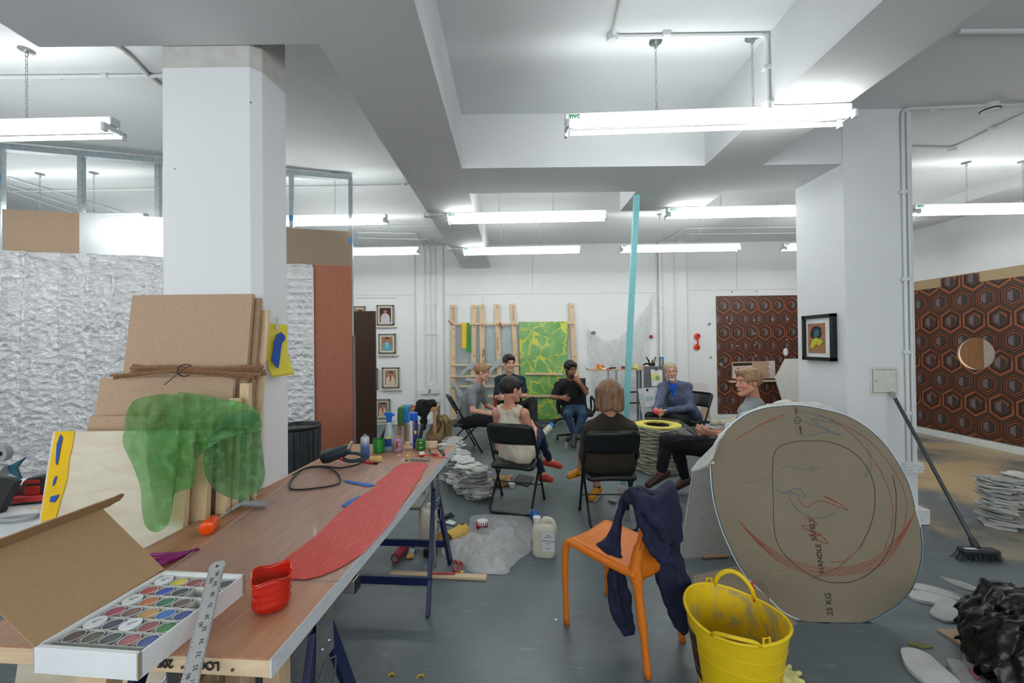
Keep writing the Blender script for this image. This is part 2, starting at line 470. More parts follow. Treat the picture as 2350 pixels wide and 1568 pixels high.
vo = t.n('ShaderNodeTexVoronoi'); vo.inputs['Scale'].default_value = 5; t.put(vo.inputs['Vector'], t.coord())
sp = t.ramp(vo.outputs['Distance'], [(0.03, (1, 1, 1, 1)), (0.05, (0, 0, 0, 1))])
col = t.mix(t.math('MULTIPLY', sp, t.ramp(t.noise(1.3, 2), [(0.5, (0, 0, 0, 1)), (0.55, (1, 1, 1, 1))])), col, srgb(222, 224, 220))
col = t.mix(dust, col, srgb(196, 170, 128))
t.set(Base_Color=col, Roughness=t.ramp(t.noise(3, 4), [(0.3, (0.3,) * 3), (0.7, (0.45,) * 3)])); t.bump(t.noise(12, 5), 0.05, 0.004)
M_floor = t.m
struct(obj('floor', MB().bx(LEFT - 0.2, FRONT - 0.2, -0.1, RIGHT + 0.2, BACK + 0.2, 0), M_floor))
struct(obj('ceiling', MB().bx(LEFT - 0.2, FRONT - 0.2, CEIL, RIGHT + 0.2, BACK + 0.2, CEIL + 0.15), M_ceil))
struct(obj('wall_back', MB().bx(LEFT - 0.2, BACK, 0, RIGHT + 0.2, BACK + 0.15, CEIL), M_wall))
struct(obj('wall_left', MB().bx(LEFT - 0.15, FRONT, 0, LEFT, BACK, CEIL), M_wall))
struct(obj('wall_front', MB().bx(LEFT, FRONT - 0.15, 0, RIGHT, FRONT, 0.95).bx(LEFT, FRONT - 0.15, 2.75, RIGHT, FRONT, CEIL).bx(LEFT, FRONT - 0.15, 0.95, -5.1, FRONT, 2.75).bx(4.5, FRONT - 0.15, 0.95, RIGHT, FRONT, 2.75), M_wall))
mb = MB()
for x in (-5.05, -1.9, 1.3, 4.45): mb.bx(x - 0.03, FRONT - 0.1, 0.95, x + 0.03, FRONT - 0.05, 2.75)
struct(obj('added_window_bars', mb, M_trim))  # bars of the invented window opening that goes with the added fill
# right wall with a hole through it
hc = W(2242, 812, 5.2); s_ = RIGHT / hc.x
HY = V((0, 0, CAMH)).lerp(hc, s_); HOLE = (HY.y, HY.z)       # centre of the hole on the wall plane
def holed_sheet(x, y0, y1, z0, z1, hy, hz, ry, rz, th, n=28):
    """sheet in a plane of constant x with an oval hole"""
    mb = MB(); 
    def rim(k):
        a = 2 * PI * k / n; return hy + ry * math.cos(a), hz + rz * math.sin(a)
    def outer(k):
        a = 2 * PI * k / n; c, s = math.cos(a), math.sin(a)
        m = min(((y1 - hy) / c if c > 1e-6 else 1e9), ((y0 - hy) / c if c < -1e-6 else 1e9), ((z1 - hz) / s if s > 1e-6 else 1e9), ((z0 - hz) / s if s < -1e-6 else 1e9))
        return hy + c * m, hz + s * m
    for xx, fl in ((x, 0), (x + th, 1)):
        vs = [(xx, *rim(k)) for k in range(n)] + [(xx, *outer(k)) for k in range(n)] + [(xx, y1, z1), (xx, y0, z1), (xx, y0, z0), (xx, y1, z0)]
        fs = [(k, (k + 1) % n, n + (k + 1) % n, n + k) for k in range(n)]
        for ci, (cy, cz) in enumerate(((y1, z1), (y0, z1), (y0, z0), (y1, z0))):
            ang = math.atan2(cz - hz, cy - hy) % (2 * PI); k = int(ang / (2 * PI) * n)
            fs.append((n + k, n + (k + 1) % n, 2 * n + ci))
        if not fl: fs = [f[::-1] for f in fs]
        mb.add(vs, fs)
    vs = [(x, *rim(k)) for k in range(n)] + [(x + th, *rim(k)) for k in range(n)]
    mb.add(vs, [(k, n + k, n + (k + 1) % n, (k + 1) % n) for k in range(n)])
    return mb
struct(obj('wall_right', holed_sheet(RIGHT, FRONT, BACK, 0, CEIL, HOLE[0], HOLE[1], 0.235, 0.225, 0.02), M_wall))
# seen through the hole: a lit timber room
M_pine_wall = mat_wood('pine_boarding', (236, 190, 140), (205, 150, 98), 2, 6)
struct(obj('wall_beyond_hole', MB().bx(RIGHT + 1.2, 3.0, 0, RIGHT + 1.3, 8.6, CEIL), M_pine_wall))
mb = MB().bx(RIGHT + 0.95, 6.18, 0, RIGHT + 1.12, 6.42, CEIL); struct(obj('trim_door_casing', mb, M_trim))
mb = MB().bx(RIGHT + 0.9, 6.0, 0, RIGHT + 1.1, 6.08, CEIL); struct(obj('trim_dark_post', mb, mat('dark_grey_post', (60, 66, 72))))
# beams and columns
mb = MB().bx(-0.92, FRONT, BEAM, -0.40, BACK, CEIL)
struct(obj('beam_long', mb, M_beam))
struct(obj('beam_left_panel', MB().bx(-2.28, FRONT, BEAM, -0.921, 1.945, CEIL), M_beam))
struct(obj('beam_right', MB().bx(1.62, FRONT, BEAM, 2.10, 3.34, CEIL), M_beam))
struct(obj('beam_cross', MB().bx(-0.40, 3.34, BEAM, 2.76, 3.90, CEIL), M_beam))
struct(obj('beam_stub', MB().bx(1.22, 3.90, BEAM, 2.09, 4.47, CEIL), M_beam))
struct(obj('beam_by_right_wall', MB().bx(5.9, FRONT, 3.28, RIGHT, BACK, CEIL), M_beam))
mb = MB(); c0 = 0.035
mb.prism([(-1.685, 1.95), (-1.262, 1.95), (-1.225, 1.99), (-1.205, 2.16), (-1.685, 2.16)], CEIL, (0, 0, 0), (1, 0, 0), (0, 1, 0))
t = NT('column_paint_stained'); c = srgb(232, 236, 238)
sep = t.n('ShaderNodeSeparateXYZ'); t.put(sep.inputs[0], t.coord())
band = t.math('GREATER_THAN', t.math('ADD', sep.outputs[2], t.math('MULTIPLY', t.noise(8, 3), 0.006)), 2.868)
vo = t.n('ShaderNodeTexVoronoi'); vo.inputs['Scale'].default_value = 11; t.put(vo.inputs['Vector'], t.coord())
chip = t.math('MULTIPLY', t.ramp(vo.outputs['Distance'], [(0.035, (1, 1, 1, 1)), (0.06, (0, 0, 0, 1))]), t.ramp(t.noise(3.3, 2), [(0.48, (0, 0, 0, 1)), (0.56, (1, 1, 1, 1))]))
col = t.mix(t.math('MULTIPLY', band, 0.9), c, t.ramp(t.noise(14, 4), [(0.3, srgb(186, 184, 176)), (0.7, srgb(206, 205, 198))]))
col = t.mix(chip, col, srgb(96, 98, 96))
t.set(Base_Color=col, Roughness=0.7); t.bump(t.noise(30, 4), 0.1, 0.004)
struct(obj('pillar_left', mb, t.m, smooth=False))
mb = MB().bx(2.76, 3.33, 0, 3.33, 3.89, CEIL)
struct(obj('pillar_right', mb, M_col, smooth=False))
mb = MB().bx(3.25, 3.27, 0, 3.37, 3.42, 0.125)
struct(obj('baseboard_pillar', mb, M_trim, bevel=0.008))
struct(obj('baseboard_right', MB().bx(RIGHT - 0.03, FRONT, 0, RIGHT - 0.001, BACK, 0.1), M_trim, bevel=0.004))
struct(obj('baseboard_back', MB().bx(LEFT, BACK - 0.02, 0, RIGHT, BACK - 0.001, 0.12), M_trim, bevel=0.004))
# back wall: boarded panels with shadow gaps, boxed pipes
mb = MB()
for x0, y0, x1, y1 in ((815, 678, 950, 678), (1022, 677, 1505, 672), (1577, 667, 2030, 661), (1107, 680, 1107, 800), (1222, 570, 1222, 672), (1690, 570, 1690, 666), (1072, 560, 1505, 556), (818, 566, 950, 566)):
    a, b = W(x0, y0, BACK), W(x1, y1, BACK); mb.bar(a, b, 0.004, 0.005, (0, 1, 0))
struct(obj('trim_1', mb, M_seam, world=True))
mb = MB()
for px in (953, 1018, 1508, 1575):
    a = W(px, 700, BACK); mb.bx(a.x - 0.012, BACK - 0.022, 0, a.x + 0.012, BACK, CEIL)
a, b = W(818, 684, BACK), W(910, 684, BACK); mb.bar(a, b, 0.02, 0.02, (0, 1, 0))
struct(obj('trim_2', mb, mat('panel_edge_strip', (205, 208, 204), 0.6)))
a, b = W(1508, 700, BACK).x, W(1576, 700, BACK).x
struct(obj('trim_3', MB().bx(a + 0.02, BACK - 0.06, 0, b - 0.02, BACK, CEIL), M_wall))

# ------------------------------------------------------------------ white conduit runs
M_pvc = mat('white_plastic_conduit', (224, 228, 228), 0.4, var=0.02)
def conduit(label, pts, r=0.012, clips=(), cat='conduit', boxes=()):
    t_ = thing('conduit', label, cat, pts[0])
    obj('pipe', MB().tube(pts, r, 8), M_pvc, t_, world=True)
    for c in clips:
        d = 0.014
        obj('clip', MB().box(c, (0.05, 0.03, 0.03)), M_pvc, t_, world=True, bevel=0.004)
    for c in boxes:
        obj('junction_box', MB().cyl(V(c) + V((0, 0, 0.02)), V(c) - V((0, 0, 0.03)), 0.035, 14), M_pvc, t_, world=True)
    return t_
def bent(pts, r=0.06):
    out = [V(pts[0])]
    for i in range(1, len(pts) - 1):
        a, b, c = V(pts[i - 1]), V(pts[i]), V(pts[i + 1])
        p = b + (a - b).normalized() * min(r, (a - b).length / 2); q = b + (c - b).normalized() * min(r, (c - b).length / 2)
        for k in range(6): t_ = k / 5; out.append(p.lerp(b, t_).lerp(b.lerp(q, t_), t_))
    return out + [V(pts[-1])]
ZC = CEIL - 0.014
def C(px, py, z=ZC): return G(px, py, z)
# in the near ceiling bay
j = C(1405, 85); e = C(1440, -60); k = C(1775, 80)
k2 = V((1.60, k.y, ZC))
down = V((1.60, k.y, BEAM + 0.02))
conduit('white conduit crossing the ceiling above the nearest chain-hung light, with a round box', bent([e, j, k2, V((1.60, k.y, BEAM - 0.015)), V((2.08, k.y + 0.02, BEAM - 0.015))], 0.05), 0.013,
        [C(1530, 78), (1.60, k.y, 3.2), (1.85, k.y + 0.01, BEAM - 0.015)], boxes=[j, (1.60, k.y, BEAM - 0.01)])
# left bay
conduit('straight white conduit along the ceiling left of the near pillar', [C(-40, 178), C(560, 172)], 0.013, [C(240, 174), C(130, 178)])
conduit('bent white conduit dropping behind the top of the near pillar', bent([C(250, 92), C(300, 128), C(345, 180), C(385, 205), C(470, 205)], 0.12), 0.014)
conduit('white conduit with saddle clips over the room beyond the steel studs', [C(10, 440), C(945, 425)], 0.012, [C(500, 430), C(925, 424)])
for i, (x0, y0, x1, y1) in enumerate(((20, 408, 290, 490), (20, 425, 250, 500), (20, 438, 210, 502))):
    conduit('%s of the three slanting conduits seen through the stud frame' % ('upper', 'middle', 'lower')[i], [C(x0, y0), C(x1, y1)], 0.011)
# drops down the back wall between the panels
yb = BACK - 0.02
for i, (px, yy, lab) in enumerate(((975, 885, 'left'), (988, 875, 'middle'), (999, 885, 'right'))):
    x = W(px, 700, yb).x; zb = W(px, yy, yb).z
    st = C((955, 968, 985)[i], (536, 550, 549)[i]); 
    conduit('%s of the three white conduits running down to the wall sockets' % lab, bent([C(820, (533, 546, 546)[i]), st, (x, yb - 0.15, ZC), (x, yb, 3.3), (x, yb, zb)], 0.08), 0.011,
            [(x, yb, z) for z in (2.9, 2.3, 1.72)])
for i, px in enumerate((1522, 1549)):
    x = W(px, 700, yb - 0.05).x
    conduit('%s pale conduit on the boxed pipe casing behind the blue pole' % ('left', 'right')[i], bent([C((1572, 1588)[i], (524, 536)[i]), (x, yb - 0.2, ZC), (x, yb - 0.055, 3.3), (x, yb - 0.055, 0.3)], 0.08), 0.011, [(x, yb - 0.055, z) for z in (2.18, 1.4)])
for i, (y0, y1) in enumerate(((524, 521), (537, 535))):
    conduit('%s of two conduits under the ceiling beyond the blue pole' % ('upper', 'lower')[i], [C(1575, y0), C(1850, y1)], 0.011)
conduit('thin conduit across the ceiling behind the third row of lights', [C(835, 519), C(1030, 518)], 0.01)
# bay to the right
conduit('white conduit running from the beam to the right edge of the ceiling', [C(2200, 72), C(2420, 70)], 0.014)
conduit('white conduit passing the smoke detector and turning down the right pillar', bent([C(2450, 238), C(2275, 242), (3.24, 3.31, ZC), (3.24, 3.31, 1.0), (3.24, 3.31, 0.42)], 0.06), 0.012,
        [C(2140, 250), (3.24, 3.31, 2.72), (3.24, 3.31, 2.0), (3.24, 3.31, 1.4), (3.24, 3.31, 0.9)])
conduit('second conduit beside the first on the front of the right pillar', [(3.285, 3.315, ZC), (3.285, 3.315, 0.42)], 0.010)
conduit('conduit rising to the ceiling corner from a flat box behind the pillar', bent([C(2090, 338), C(2185, 340), C(2450, 215)], 0.05), 0.012, [C(2275, 296)], boxes=[C(2185, 341)])
conduit('upper of two far conduits above the right-hand light', [C(2090, 505), C(2290, 432), C(2450, 380)], 0.012)
# smoke detector
c = C(2272, 240, CEIL)
t_ = thing('smoke_detector', 'round white smoke detector on the ceiling right of the pillar', 'smoke detector', c)
obj('housing', MB().lathe([(0.0, -0.075), (0.03, -0.073), (0.05, -0.06), (0.062, -0.04), (0.066, -0.03), (0.055, -0.025), (0.055, 0)], n=24), M_pvc, t_)
obj('sensor_slots', MB().lathe([(0.057, -0.052), (0.064, -0.047), (0.062, -0.044), (0.055, -0.047)], n=24), mat('black_plastic', (24, 25, 27), 0.4), t_)

# ------------------------------------------------------------------ fluorescent strip lights hung on chains
M_tube = mat('lit_tube', (250, 251, 250), 0.3, var=0.0, emit=TUBE_POWER)
M_fit = mat('white_enamel', (214, 222, 226), 0.35, var=0.02)
M_zinc = mat('zinc_steel', (165, 170, 172), 0.3, 0.9, var=0.1)
M_green = mat('green_print', (20, 110, 60), 0.6)
M_black = mat('black_plastic', (24, 25, 27), 0.4)
LL = 1.76
def make_light():
    """local: fitting along x, origin at its middle on the ceiling plane; tubes hang below"""
    t_ = thing('strip_light', '', 'light')
    zb = -0.455                      # fitting top, below ceiling
    obj('fitting_body', MB().bx(-LL / 2, -0.032, zb - 0.05, LL / 2, 0.032, zb).prism([(-0.032, zb - 0.05), (0.032, zb - 0.05), (0.012, zb - 0.085), (-0.012, zb - 0.085)], LL - 0.04, (-LL / 2 + 0.02, 0, 0), (0, 1, 0), (0, 0, 1)), M_fit, t_, bevel=0.004)
    for s in (-1, 1):
        obj('end_cap', MB().box((s * (LL / 2 - 0.012), 0, zb - 0.072), (0.024, 0.15, 0.03)).box((s * (LL / 2 - 0.012), 0.06, zb - 0.085), (0.024, 0.034, 0.05)).box((s * (LL / 2 - 0.012), -0.06, zb - 0.085), (0.024, 0.034, 0.05)), M_fit, t_, bevel=0.006)
        obj('tube', MB().cyl((-LL / 2 + 0.04, s * 0.055, zb - 0.085), (LL / 2 - 0.04, s * 0.055, zb - 0.085), 0.0135, 10), M_tube, t_)
        ch = MB(); x = s * LL * 0.17; z = -0.02; i = 0
        while z > zb:
            a = V((0.006, 0, 0)) if i % 2 else V((0, 0.006, 0))
            ch.tube([V((x, 0, z)) + a * 0.3, V((x, 0, z - 0.006)) + a, V((x, 0, z - 0.022)) + a, V((x, 0, z - 0.028)) - a * 0.0, V((x, 0, z - 0.022)) - a, V((x, 0, z - 0.006)) - a], 0.0017, 4, closed=True)
            z -= 0.023; i += 1
        obj('chain', ch, M_zinc, t_, smooth=False)
        obj('ceiling_hook', MB().lathe([(0.0, -0.02), (0.01, -0.018), (0.014, -0.01), (0.04, -0.006), (0.04, 0)], (x, 0, 0), 18).tube(arc((x, 0, -0.03), 0.012, -2.6, 1.5, 8), 0.003, 6), M_zinc, t_)
    text('maker_lettering', 'nvc', 0.05, (-LL / 2 + 0.06, -0.034, zb - 0.022), (1, 0, 0), (0, 0, 1), M_green, t_, bold=0.001)
    return t_
lt = make_light()
rows = [  # left pixel end x, right pixel end x (either may be off the frame), pixel y at left / right of the tubes, which end is known
    (1312, 296, 1932, 274, 'large twin-tube strip light hanging nearest, in the open ceiling bay'),
    (None, 300, 266, 303, 'strip light in the top left corner of the room, cut by the frame edge'),
    (None, 511, 888, 509, 'strip light seen just beyond the near pillar, its left part behind studs'),
    (1036, 508, 1381, 501, 'strip light in the middle bay, second from the camera'),
    (1530, 496, 1880, 490, 'strip light to the right of the blue pole, running behind the right pillar'),
    (2094, 489, None, 486, 'strip light beyond the right pillar in front of the patterned wall'),
    (None, 583, 962, 580, 'small far strip light above the hung portraits'),
    (1072, 582, 1322, 577, 'small far strip light over the timber rack'),
    (1432, 576, 1690, 572, 'small far strip light right of the blue pole near the back wall'),
    (1796, 572, None, 569, 'far strip light whose end just shows left of the right pillar'),
]
zt = CEIL - 0.455 - 0.085
rows += [(None, 510, 336, 508, 'strip light hanging behind the cardboard-brown boards of the stud frame at the left'),
         (None, 588, 560, 586, 'farthest left strip light, screened by the stud partition and the pillar'),
         (None, 303, 1, 303, 'row neighbour of the top left strip light, just past the left frame edge'), (None, 303, 1, 303, 'row of the nearer bay, strip light beside the camera above the white table')]  # last two fittings are unseen, added to brighten the left side
for i, (x0, y0, x1, y1, lab) in enumerate(rows):
    a = G(x0, y0, zt) if x0 else None; b = G(x1, y1, zt) if x1 else None
    if a is not None and b is not None:
        if x1 == 1880: d = (V((b.x, a.y - 0.05, 0)) - V((a.x, a.y, 0))).normalized(); c = V((a.x, a.y, 0)) + d * LL / 2
        else: c = (a + b) / 2; d = (b - a).normalized()
    elif a is not None: d = V((1, -0.02, 0)).normalized(); c = a + d * LL / 2
    else: d = V((1, -0.02, 0)).normalized(); c = b - d * LL / 2
    if lab[:3] == 'row': c = V(((-3.45, 0.75, 0) if 'nearer' in lab else (-5.95, 2.6, 0)))
    mx = Matrix.Translation((c.x, c.y, CEIL)) @ Matrix.Rotation(math.atan2(d.y, d.x), 4, 'Z')
    if i == 0: lt.matrix_world = mx; _mx[lt.name] = mx; lt['label'] = lab; lt['group'] = 'chain-hung fluorescent lights'
    else: copy_tree(lt, mx, lab)
for sx, zz in ((-0.92, 500), (-0.92, 577)):
    Y = G(1036, 508, zt).y if zz == 500 else G(1072, 582, zt).y
    conduit('short conduit under the beam feeding the %s row light' % ('second' if zz == 500 else 'third'), [(-0.95, Y, BEAM - 0.014), (-0.42, Y, BEAM - 0.014)], 0.012, boxes=[(-0.93, Y, BEAM - 0.01)])
# ------------------------------------------------------------------ shared materials
M_mdf = mat('mdf', (182, 154, 128), 0.7, var=0.05, scale=90, bump=0.05)
M_mdf_edge = mat('mdf_edge', (168, 142, 112), 0.8, var=0.08, scale=60)
M_hard = mat('hardboard_brown', (160, 136, 112), 0.6, var=0.05, scale=30, stretch=(8, 8, 1))
M_hard2 = mat('hardboard_brown_fine', (148, 128, 106), 0.6, var=0.05, scale=60)
M_steel = mat('galvanised_steel', (172, 182, 186), 0.35, 0.75, var=0.12, scale=40)
M_ply = None
t = NT('birch_plywood')
g = t.noise(3.5, 5, 0.6, t.mapped((1, 1, 4), (0, 0, 0)), 1.2)
col = t.ramp(g, [(0.3, srgb(208, 196, 172)), (0.7, srgb(226, 216, 196))])
vo = t.n('ShaderNodeTexVoronoi'); vo.inputs['Scale'].default_value = 3.1; t.put(vo.inputs['Vector'], t.mapped((1, 1, 0.6)))
col = t.mix(t.ramp(vo.outputs['Distance'], [(0.02, (1, 1, 1, 1)), (0.06, (0, 0, 0, 1))]), col, srgb(150, 128, 92))
t.set(Base_Color=col, Roughness=0.6); M_ply = t.m
M_pine = mat_wood('planed_pine', (230, 206, 172), (200, 170, 132), 2, 6, knots=True)
M_pine_x = mat_wood('planed_pine_x', (232, 210, 178), (203, 174, 136), 0, 6, knots=True)
M_yel = mat('yellow_card', (226, 214, 72), 0.6, var=0.04)
M_blue = mat('blue_paint', (18, 78, 168), 0.5, var=0.08)
M_bluetape = mat('blue_tape', (52, 138, 200), 0.5)

# foil: crumpled silver sheet
def foil_mat(name, tint=(222, 224, 226), rough=0.24, rows=False):
    t = NT(name)
    a = t.n('ShaderNodeTexVoronoi', feature='F1'); a.inputs['Scale'].default_value = 15; t.put(a.inputs['Vector'], t.mapped((1, 1, 1.1)))
    b = t.noise(40, 6, 0.7, None, 1.5); c = t.noise(6, 4, 0.6, None, 2.0)
    h = t.math('ADD', t.math('MULTIPLY', a.outputs['Distance'], 0.7), t.math('ADD', t.math('MULTIPLY', b, 0.5), c))
    col = t.ramp(c, [(0.3, srgb(236, 237, 238)), (0.7, srgb(*tint))])
    t.set(Base_Color=col, Metallic=0.9, Roughness=rough); t.bump(h, 0.8, 0.03)
    return t.m
M_foil = foil_mat('crumpled_foil', (252, 252, 252), 0.16)
M_foil2 = foil_mat('smooth_foil', (250, 250, 250), 0.2)
t = NT('brushed_foil_board'); t.set(Base_Color=srgb(214, 218, 220), Metallic=0.9, Roughness=0.32); t.bump(t.noise(90, 3), 0.25, 0.003); M_foilb = t.m

# ------------------------------------------------------------------ steel stud partition
PO = V((-4.68, 3.68, 0)); PU = V((2.91, 0.78, 0)).normalized(); PNr = V((PU.y, -PU.x, 0))       # faces the camera side
if PNr.y > 0: PNr = -PNr
def PP(px, py, off=0.0): return PL(px, py, PO + PNr * off, PNr)
fr = thing('stud_partition', 'galvanised steel stud frame up to the ceiling behind the near pillar', 'stud frame', PO)
def pt(u, z, off=0.0): p = PO + PU * u + PNr * off; return V((p.x, p.y, z))
def U(px, py=400): p = PP(px, py); return (p - PO).dot(PU)
uend = U(808)
for nm, z0 in (('top_track', CEIL - 0.03), ('bottom_track', 0.03)):
    obj(nm, MB().bar(pt(-0.6, z0 - 0.026 if z0 > 1 else z0), pt(uend, z0 - 0.026 if z0 > 1 else z0), 0.07, 0.055), M_steel, fr, world=True)
studs = [(0, 16), (183, 202), (360, 376), (520, 536), (667, 679), (802, 814)]
for a, b in studs:
    u = U((a + b) / 2)
    mb = MB()
    mb.bar(pt(u, 0.02), pt(u, CEIL - 0.05), 0.004, 0.045, PNr)
    mb.bar(pt(u - 0.018, 0.02, 0.024), pt(u - 0.018, CEIL - 0.05, 0.024), 0.038, 0.004, PNr)
    mb.bar(pt(u - 0.018, 0.02, -0.024), pt(u - 0.018, CEIL - 0.05, -0.024), 0.038, 0.004, PNr)
    s_ = obj('stud', mb, M_steel, fr, world=True, smooth=False)
    if a in (0, 667, 802):
        zz = PP(a, {0: 411, 667: 502, 802: 553}[a]).z
        obj('tape_mark', MB().bar(pt(u - 0.018, zz - 0.03, 0.029), pt(u - 0.018, zz + 0.03, 0.029), 0.039, 0.003, PNr), M_bluetape, s_, world=True)
        _mx[s_.name] = mxof(fr)
def panel(name, label, cat, px0, px1, ztop, zbot, off, th, m, edge=None, jag=0.0, group=None):
    u0, u1 = U(px0), U(px1); pts = []
    n = 14 if jag else 1
    for i in range(n + 1):
        u = u0 + (u1 - u0) * i / n; pts.append((u, ztop + (jag * nz((u * 4, 1, 2)) if jag else 0)))
    pts += [(u1, zbot), (u0, zbot)]
    mb = MB().poly([pt(u, z, off) for u, z in reversed(pts)], -th, PNr)
    return tag(obj(name, mb, m, world=True), label, cat, group)
panel('hardboard_sheet', 'brown hardboard panel high between the left steel studs', 'board', 12, 188, 2.79, 2.38, 0.03, 0.006, M_hard, jag=0.012)
panel('foil_board', 'shiny silver foil-faced board high behind the pillar, reflecting a light', 'foil board', 188, 420, 2.80, 2.36, 0.034, 0.008, M_foilb)
panel('hardboard_sheet', 'brown hardboard panel high on the studs just right of the near pillar', 'board', 560, 806, 2.765, 2.36, 0.03, 0.006, M_hard2)
panel('laminate_board', 'tall terracotta orange laminate board standing against the studs', 'board', 720, 806, 2.38, 0.03, 0.05, 0.018,
      mat_wood('terracotta_laminate', (176, 106, 78), (158, 92, 66), 2, 14))
panel('laminate_board', 'lilac grey board seen as a narrow strip right of the end stud', 'board', 806, 812, 1.62, 0.03, 0.03, 0.02, mat('lilac_grey', (140, 126, 134)))
# crumpled foil sheet, in vertical strips taped together
def foilsheet(u0, u1, ztop, zbot, off, nu, nv, amp, seams, rowsp=0.0, seed=0.0):
    def fn(a, b):
        u = u0 + (u1 - u0) * a; z = zbot + (ztop - zbot) * b
        d = amp * (nz((u, z, 0), 3.0, seed) + 0.6 * nz((u, z * 0.6, 1), 9.0, seed) + 0.35 * nz((u, z, 2), 22.0, seed))
        for s_ in seams: d += 0.022 * math.exp(-((u - s_ + 0.02 * nz((0, z, s_), 2)) / 0.018) ** 2)
        if rowsp:
            q = (z / rowsp) % 1.0; d += 0.010 * (1 - abs(2 * q - 1)) + 0.004 * (q < 0.12)
        p = PO + PU * u + PNr * (off + max(-0.012, d)); return V((p.x, p.y, z + (0.010 * nz((u, 0, 0), 5, seed) if b > 0.99 else 0)))
    return MB().grid(fn, nu, nv)
ua, ub = U(-60), U(440)
sm = [ua + 0.22 * i + 0.03 * math.sin(i * 2.3) for i in range(1, 9)]
tag(obj('foil_sheet', foilsheet(ua, ub, 2.40, 0.05, 0.075, 200, 190, 0.018, sm), M_foil, world=True, angle=180, solid=0.003), 'crumpled silver foil sheeting in vertical taped strips over the left partition', 'foil sheet')
tag(obj('foil_sheet', foilsheet(U(600), U(719), 2.375, 0.1, 0.075, 60, 230, 0.010, [], 0.073, 3.0), M_foil2, world=True, angle=180, solid=0.003), 'narrow foil sheet with horizontal creases between pillar and terracotta board', 'foil sheet')
# dark brown door leaf leaning further back
a, b = W(817, 715, 5.5), W(863, 716, 5.5)
tag(obj('brown_plank', MB().bx(a.x - 0.12, 5.46, 0.0, b.x, 5.5, a.z), mat_wood('dark_brown_board', (72, 48, 34), (50, 32, 22), 2, 12, 0.4), world=True, bevel=0.003), 'tall dark brown board standing on end beyond the stud frame', 'board')
# ribbed grey bin behind the pillar
c = W(684, 1090, 3.45); zt_ = W(684, 975, 3.45).z
def ribw(a, z): return 1.0 + 0.045 * (1 if math.sin(a * 22) > 0 else -1)
t_ = thing('ribbed_bin', 'dark grey ribbed bin standing between the near pillar and terracotta board', 'bin', (c.x, 3.45, 0))
obj('bin_body', MB().lathe([(0.15, 0), (0.16, 0.01), (0.175, zt_ - 0.03)], n=132, wob=ribw), mat('dark_grey_plastic', (66, 70, 72), 0.5), t_, angle=20)
obj('rim', MB().lathe([(0.155, zt_ - 0.02), (0.18, zt_ - 0.03), (0.185, zt_ - 0.01), (0.18, zt_), (0.165, zt_), (0.155, zt_ - 0.02)], n=40, cap=False), M_black, t_)

# ------------------------------------------------------------------ boards leaning on the near pillar
def lean(name, label, x0, x1, ztop, ytop, ybot, th, m, group=None, cat='board'):
    d = V((0, ytop - ybot, ztop)).normalized(); n = V((0, -d.z, d.y))
    mb = MB().poly([V((x0, ybot, 0.0)), V((x1, ybot, 0.0)), V((x1, ytop, ztop)), V((x0, ytop, ztop))], th, -n)
    for i, p in enumerate(mb.v):
        if p.z < 0: p.z = 0
    return tag(obj(name, mb, m, world=True, bevel=0.001), label, cat, group)
lean('mdf_sheet', 'tallest light brown MDF sheet leaning on the near pillar, above the cork strips', -1.775, -1.212, 1.752, 1.885, 1.655, 0.02, M_mdf)
lean('plywood_offcut', 'thin pale board edge showing behind the tallest MDF sheet', -1.60, -1.192, 1.735, 1.912, 1.685, 0.016, M_mdf_edge)
lean('plywood_offcut', 'short pale batten end poking out beside the tallest MDF sheet', -1.40, -1.168, 1.68, 1.936, 1.71, 0.014, M_pine)
lean('mdf_sheet', 'middle light brown MDF sheet, its top edge under the cork strips', -1.83, -1.235, 1.372, 1.79, 1.585, 0.019, M_mdf)
lean('mdf_sheet', 'lowest light brown MDF sheet just above the pale plywood at the pillar', -1.80, -1.27, 1.215, 1.715, 1.53, 0.018, M_mdf)
lean('plywood_sheet', 'pale birch plywood sheet in front of the MDF with a yellow painted left edge', -1.842, -1.285, 1.172, 1.615, 1.452, 0.022, M_ply)
# timber offcuts standing on end between the sheets and the pillar
for i, (x0, x1, y0, zt2) in enumerate(((-1.31, -1.24, 1.64, 1.13), (-1.335, -1.285, 1.585, 1.12), (-1.245, -1.20, 1.70, 1.16), (-1.232, -1.192, 1.745, 1.28), (-1.222, -1.180, 1.80, 1.34))):
    tag(obj('timber_batten', MB().bar((0.5 * (x0 + x1) + 0.01, y0 - 0.07, 0.01), (0.5 * (x0 + x1), y0 + 0.02, zt2), x1 - x0, 0.028, (0, 1, 0)), M_pine, world=True, bevel=0.002),
        'pine batten on end behind the plywood, under the green plastic, %s' % ('in front', 'at the inside', 'against the pillar', 'second from the pillar', 'widest at the pillar')[i], 'batten', 'pine battens between the sheets')
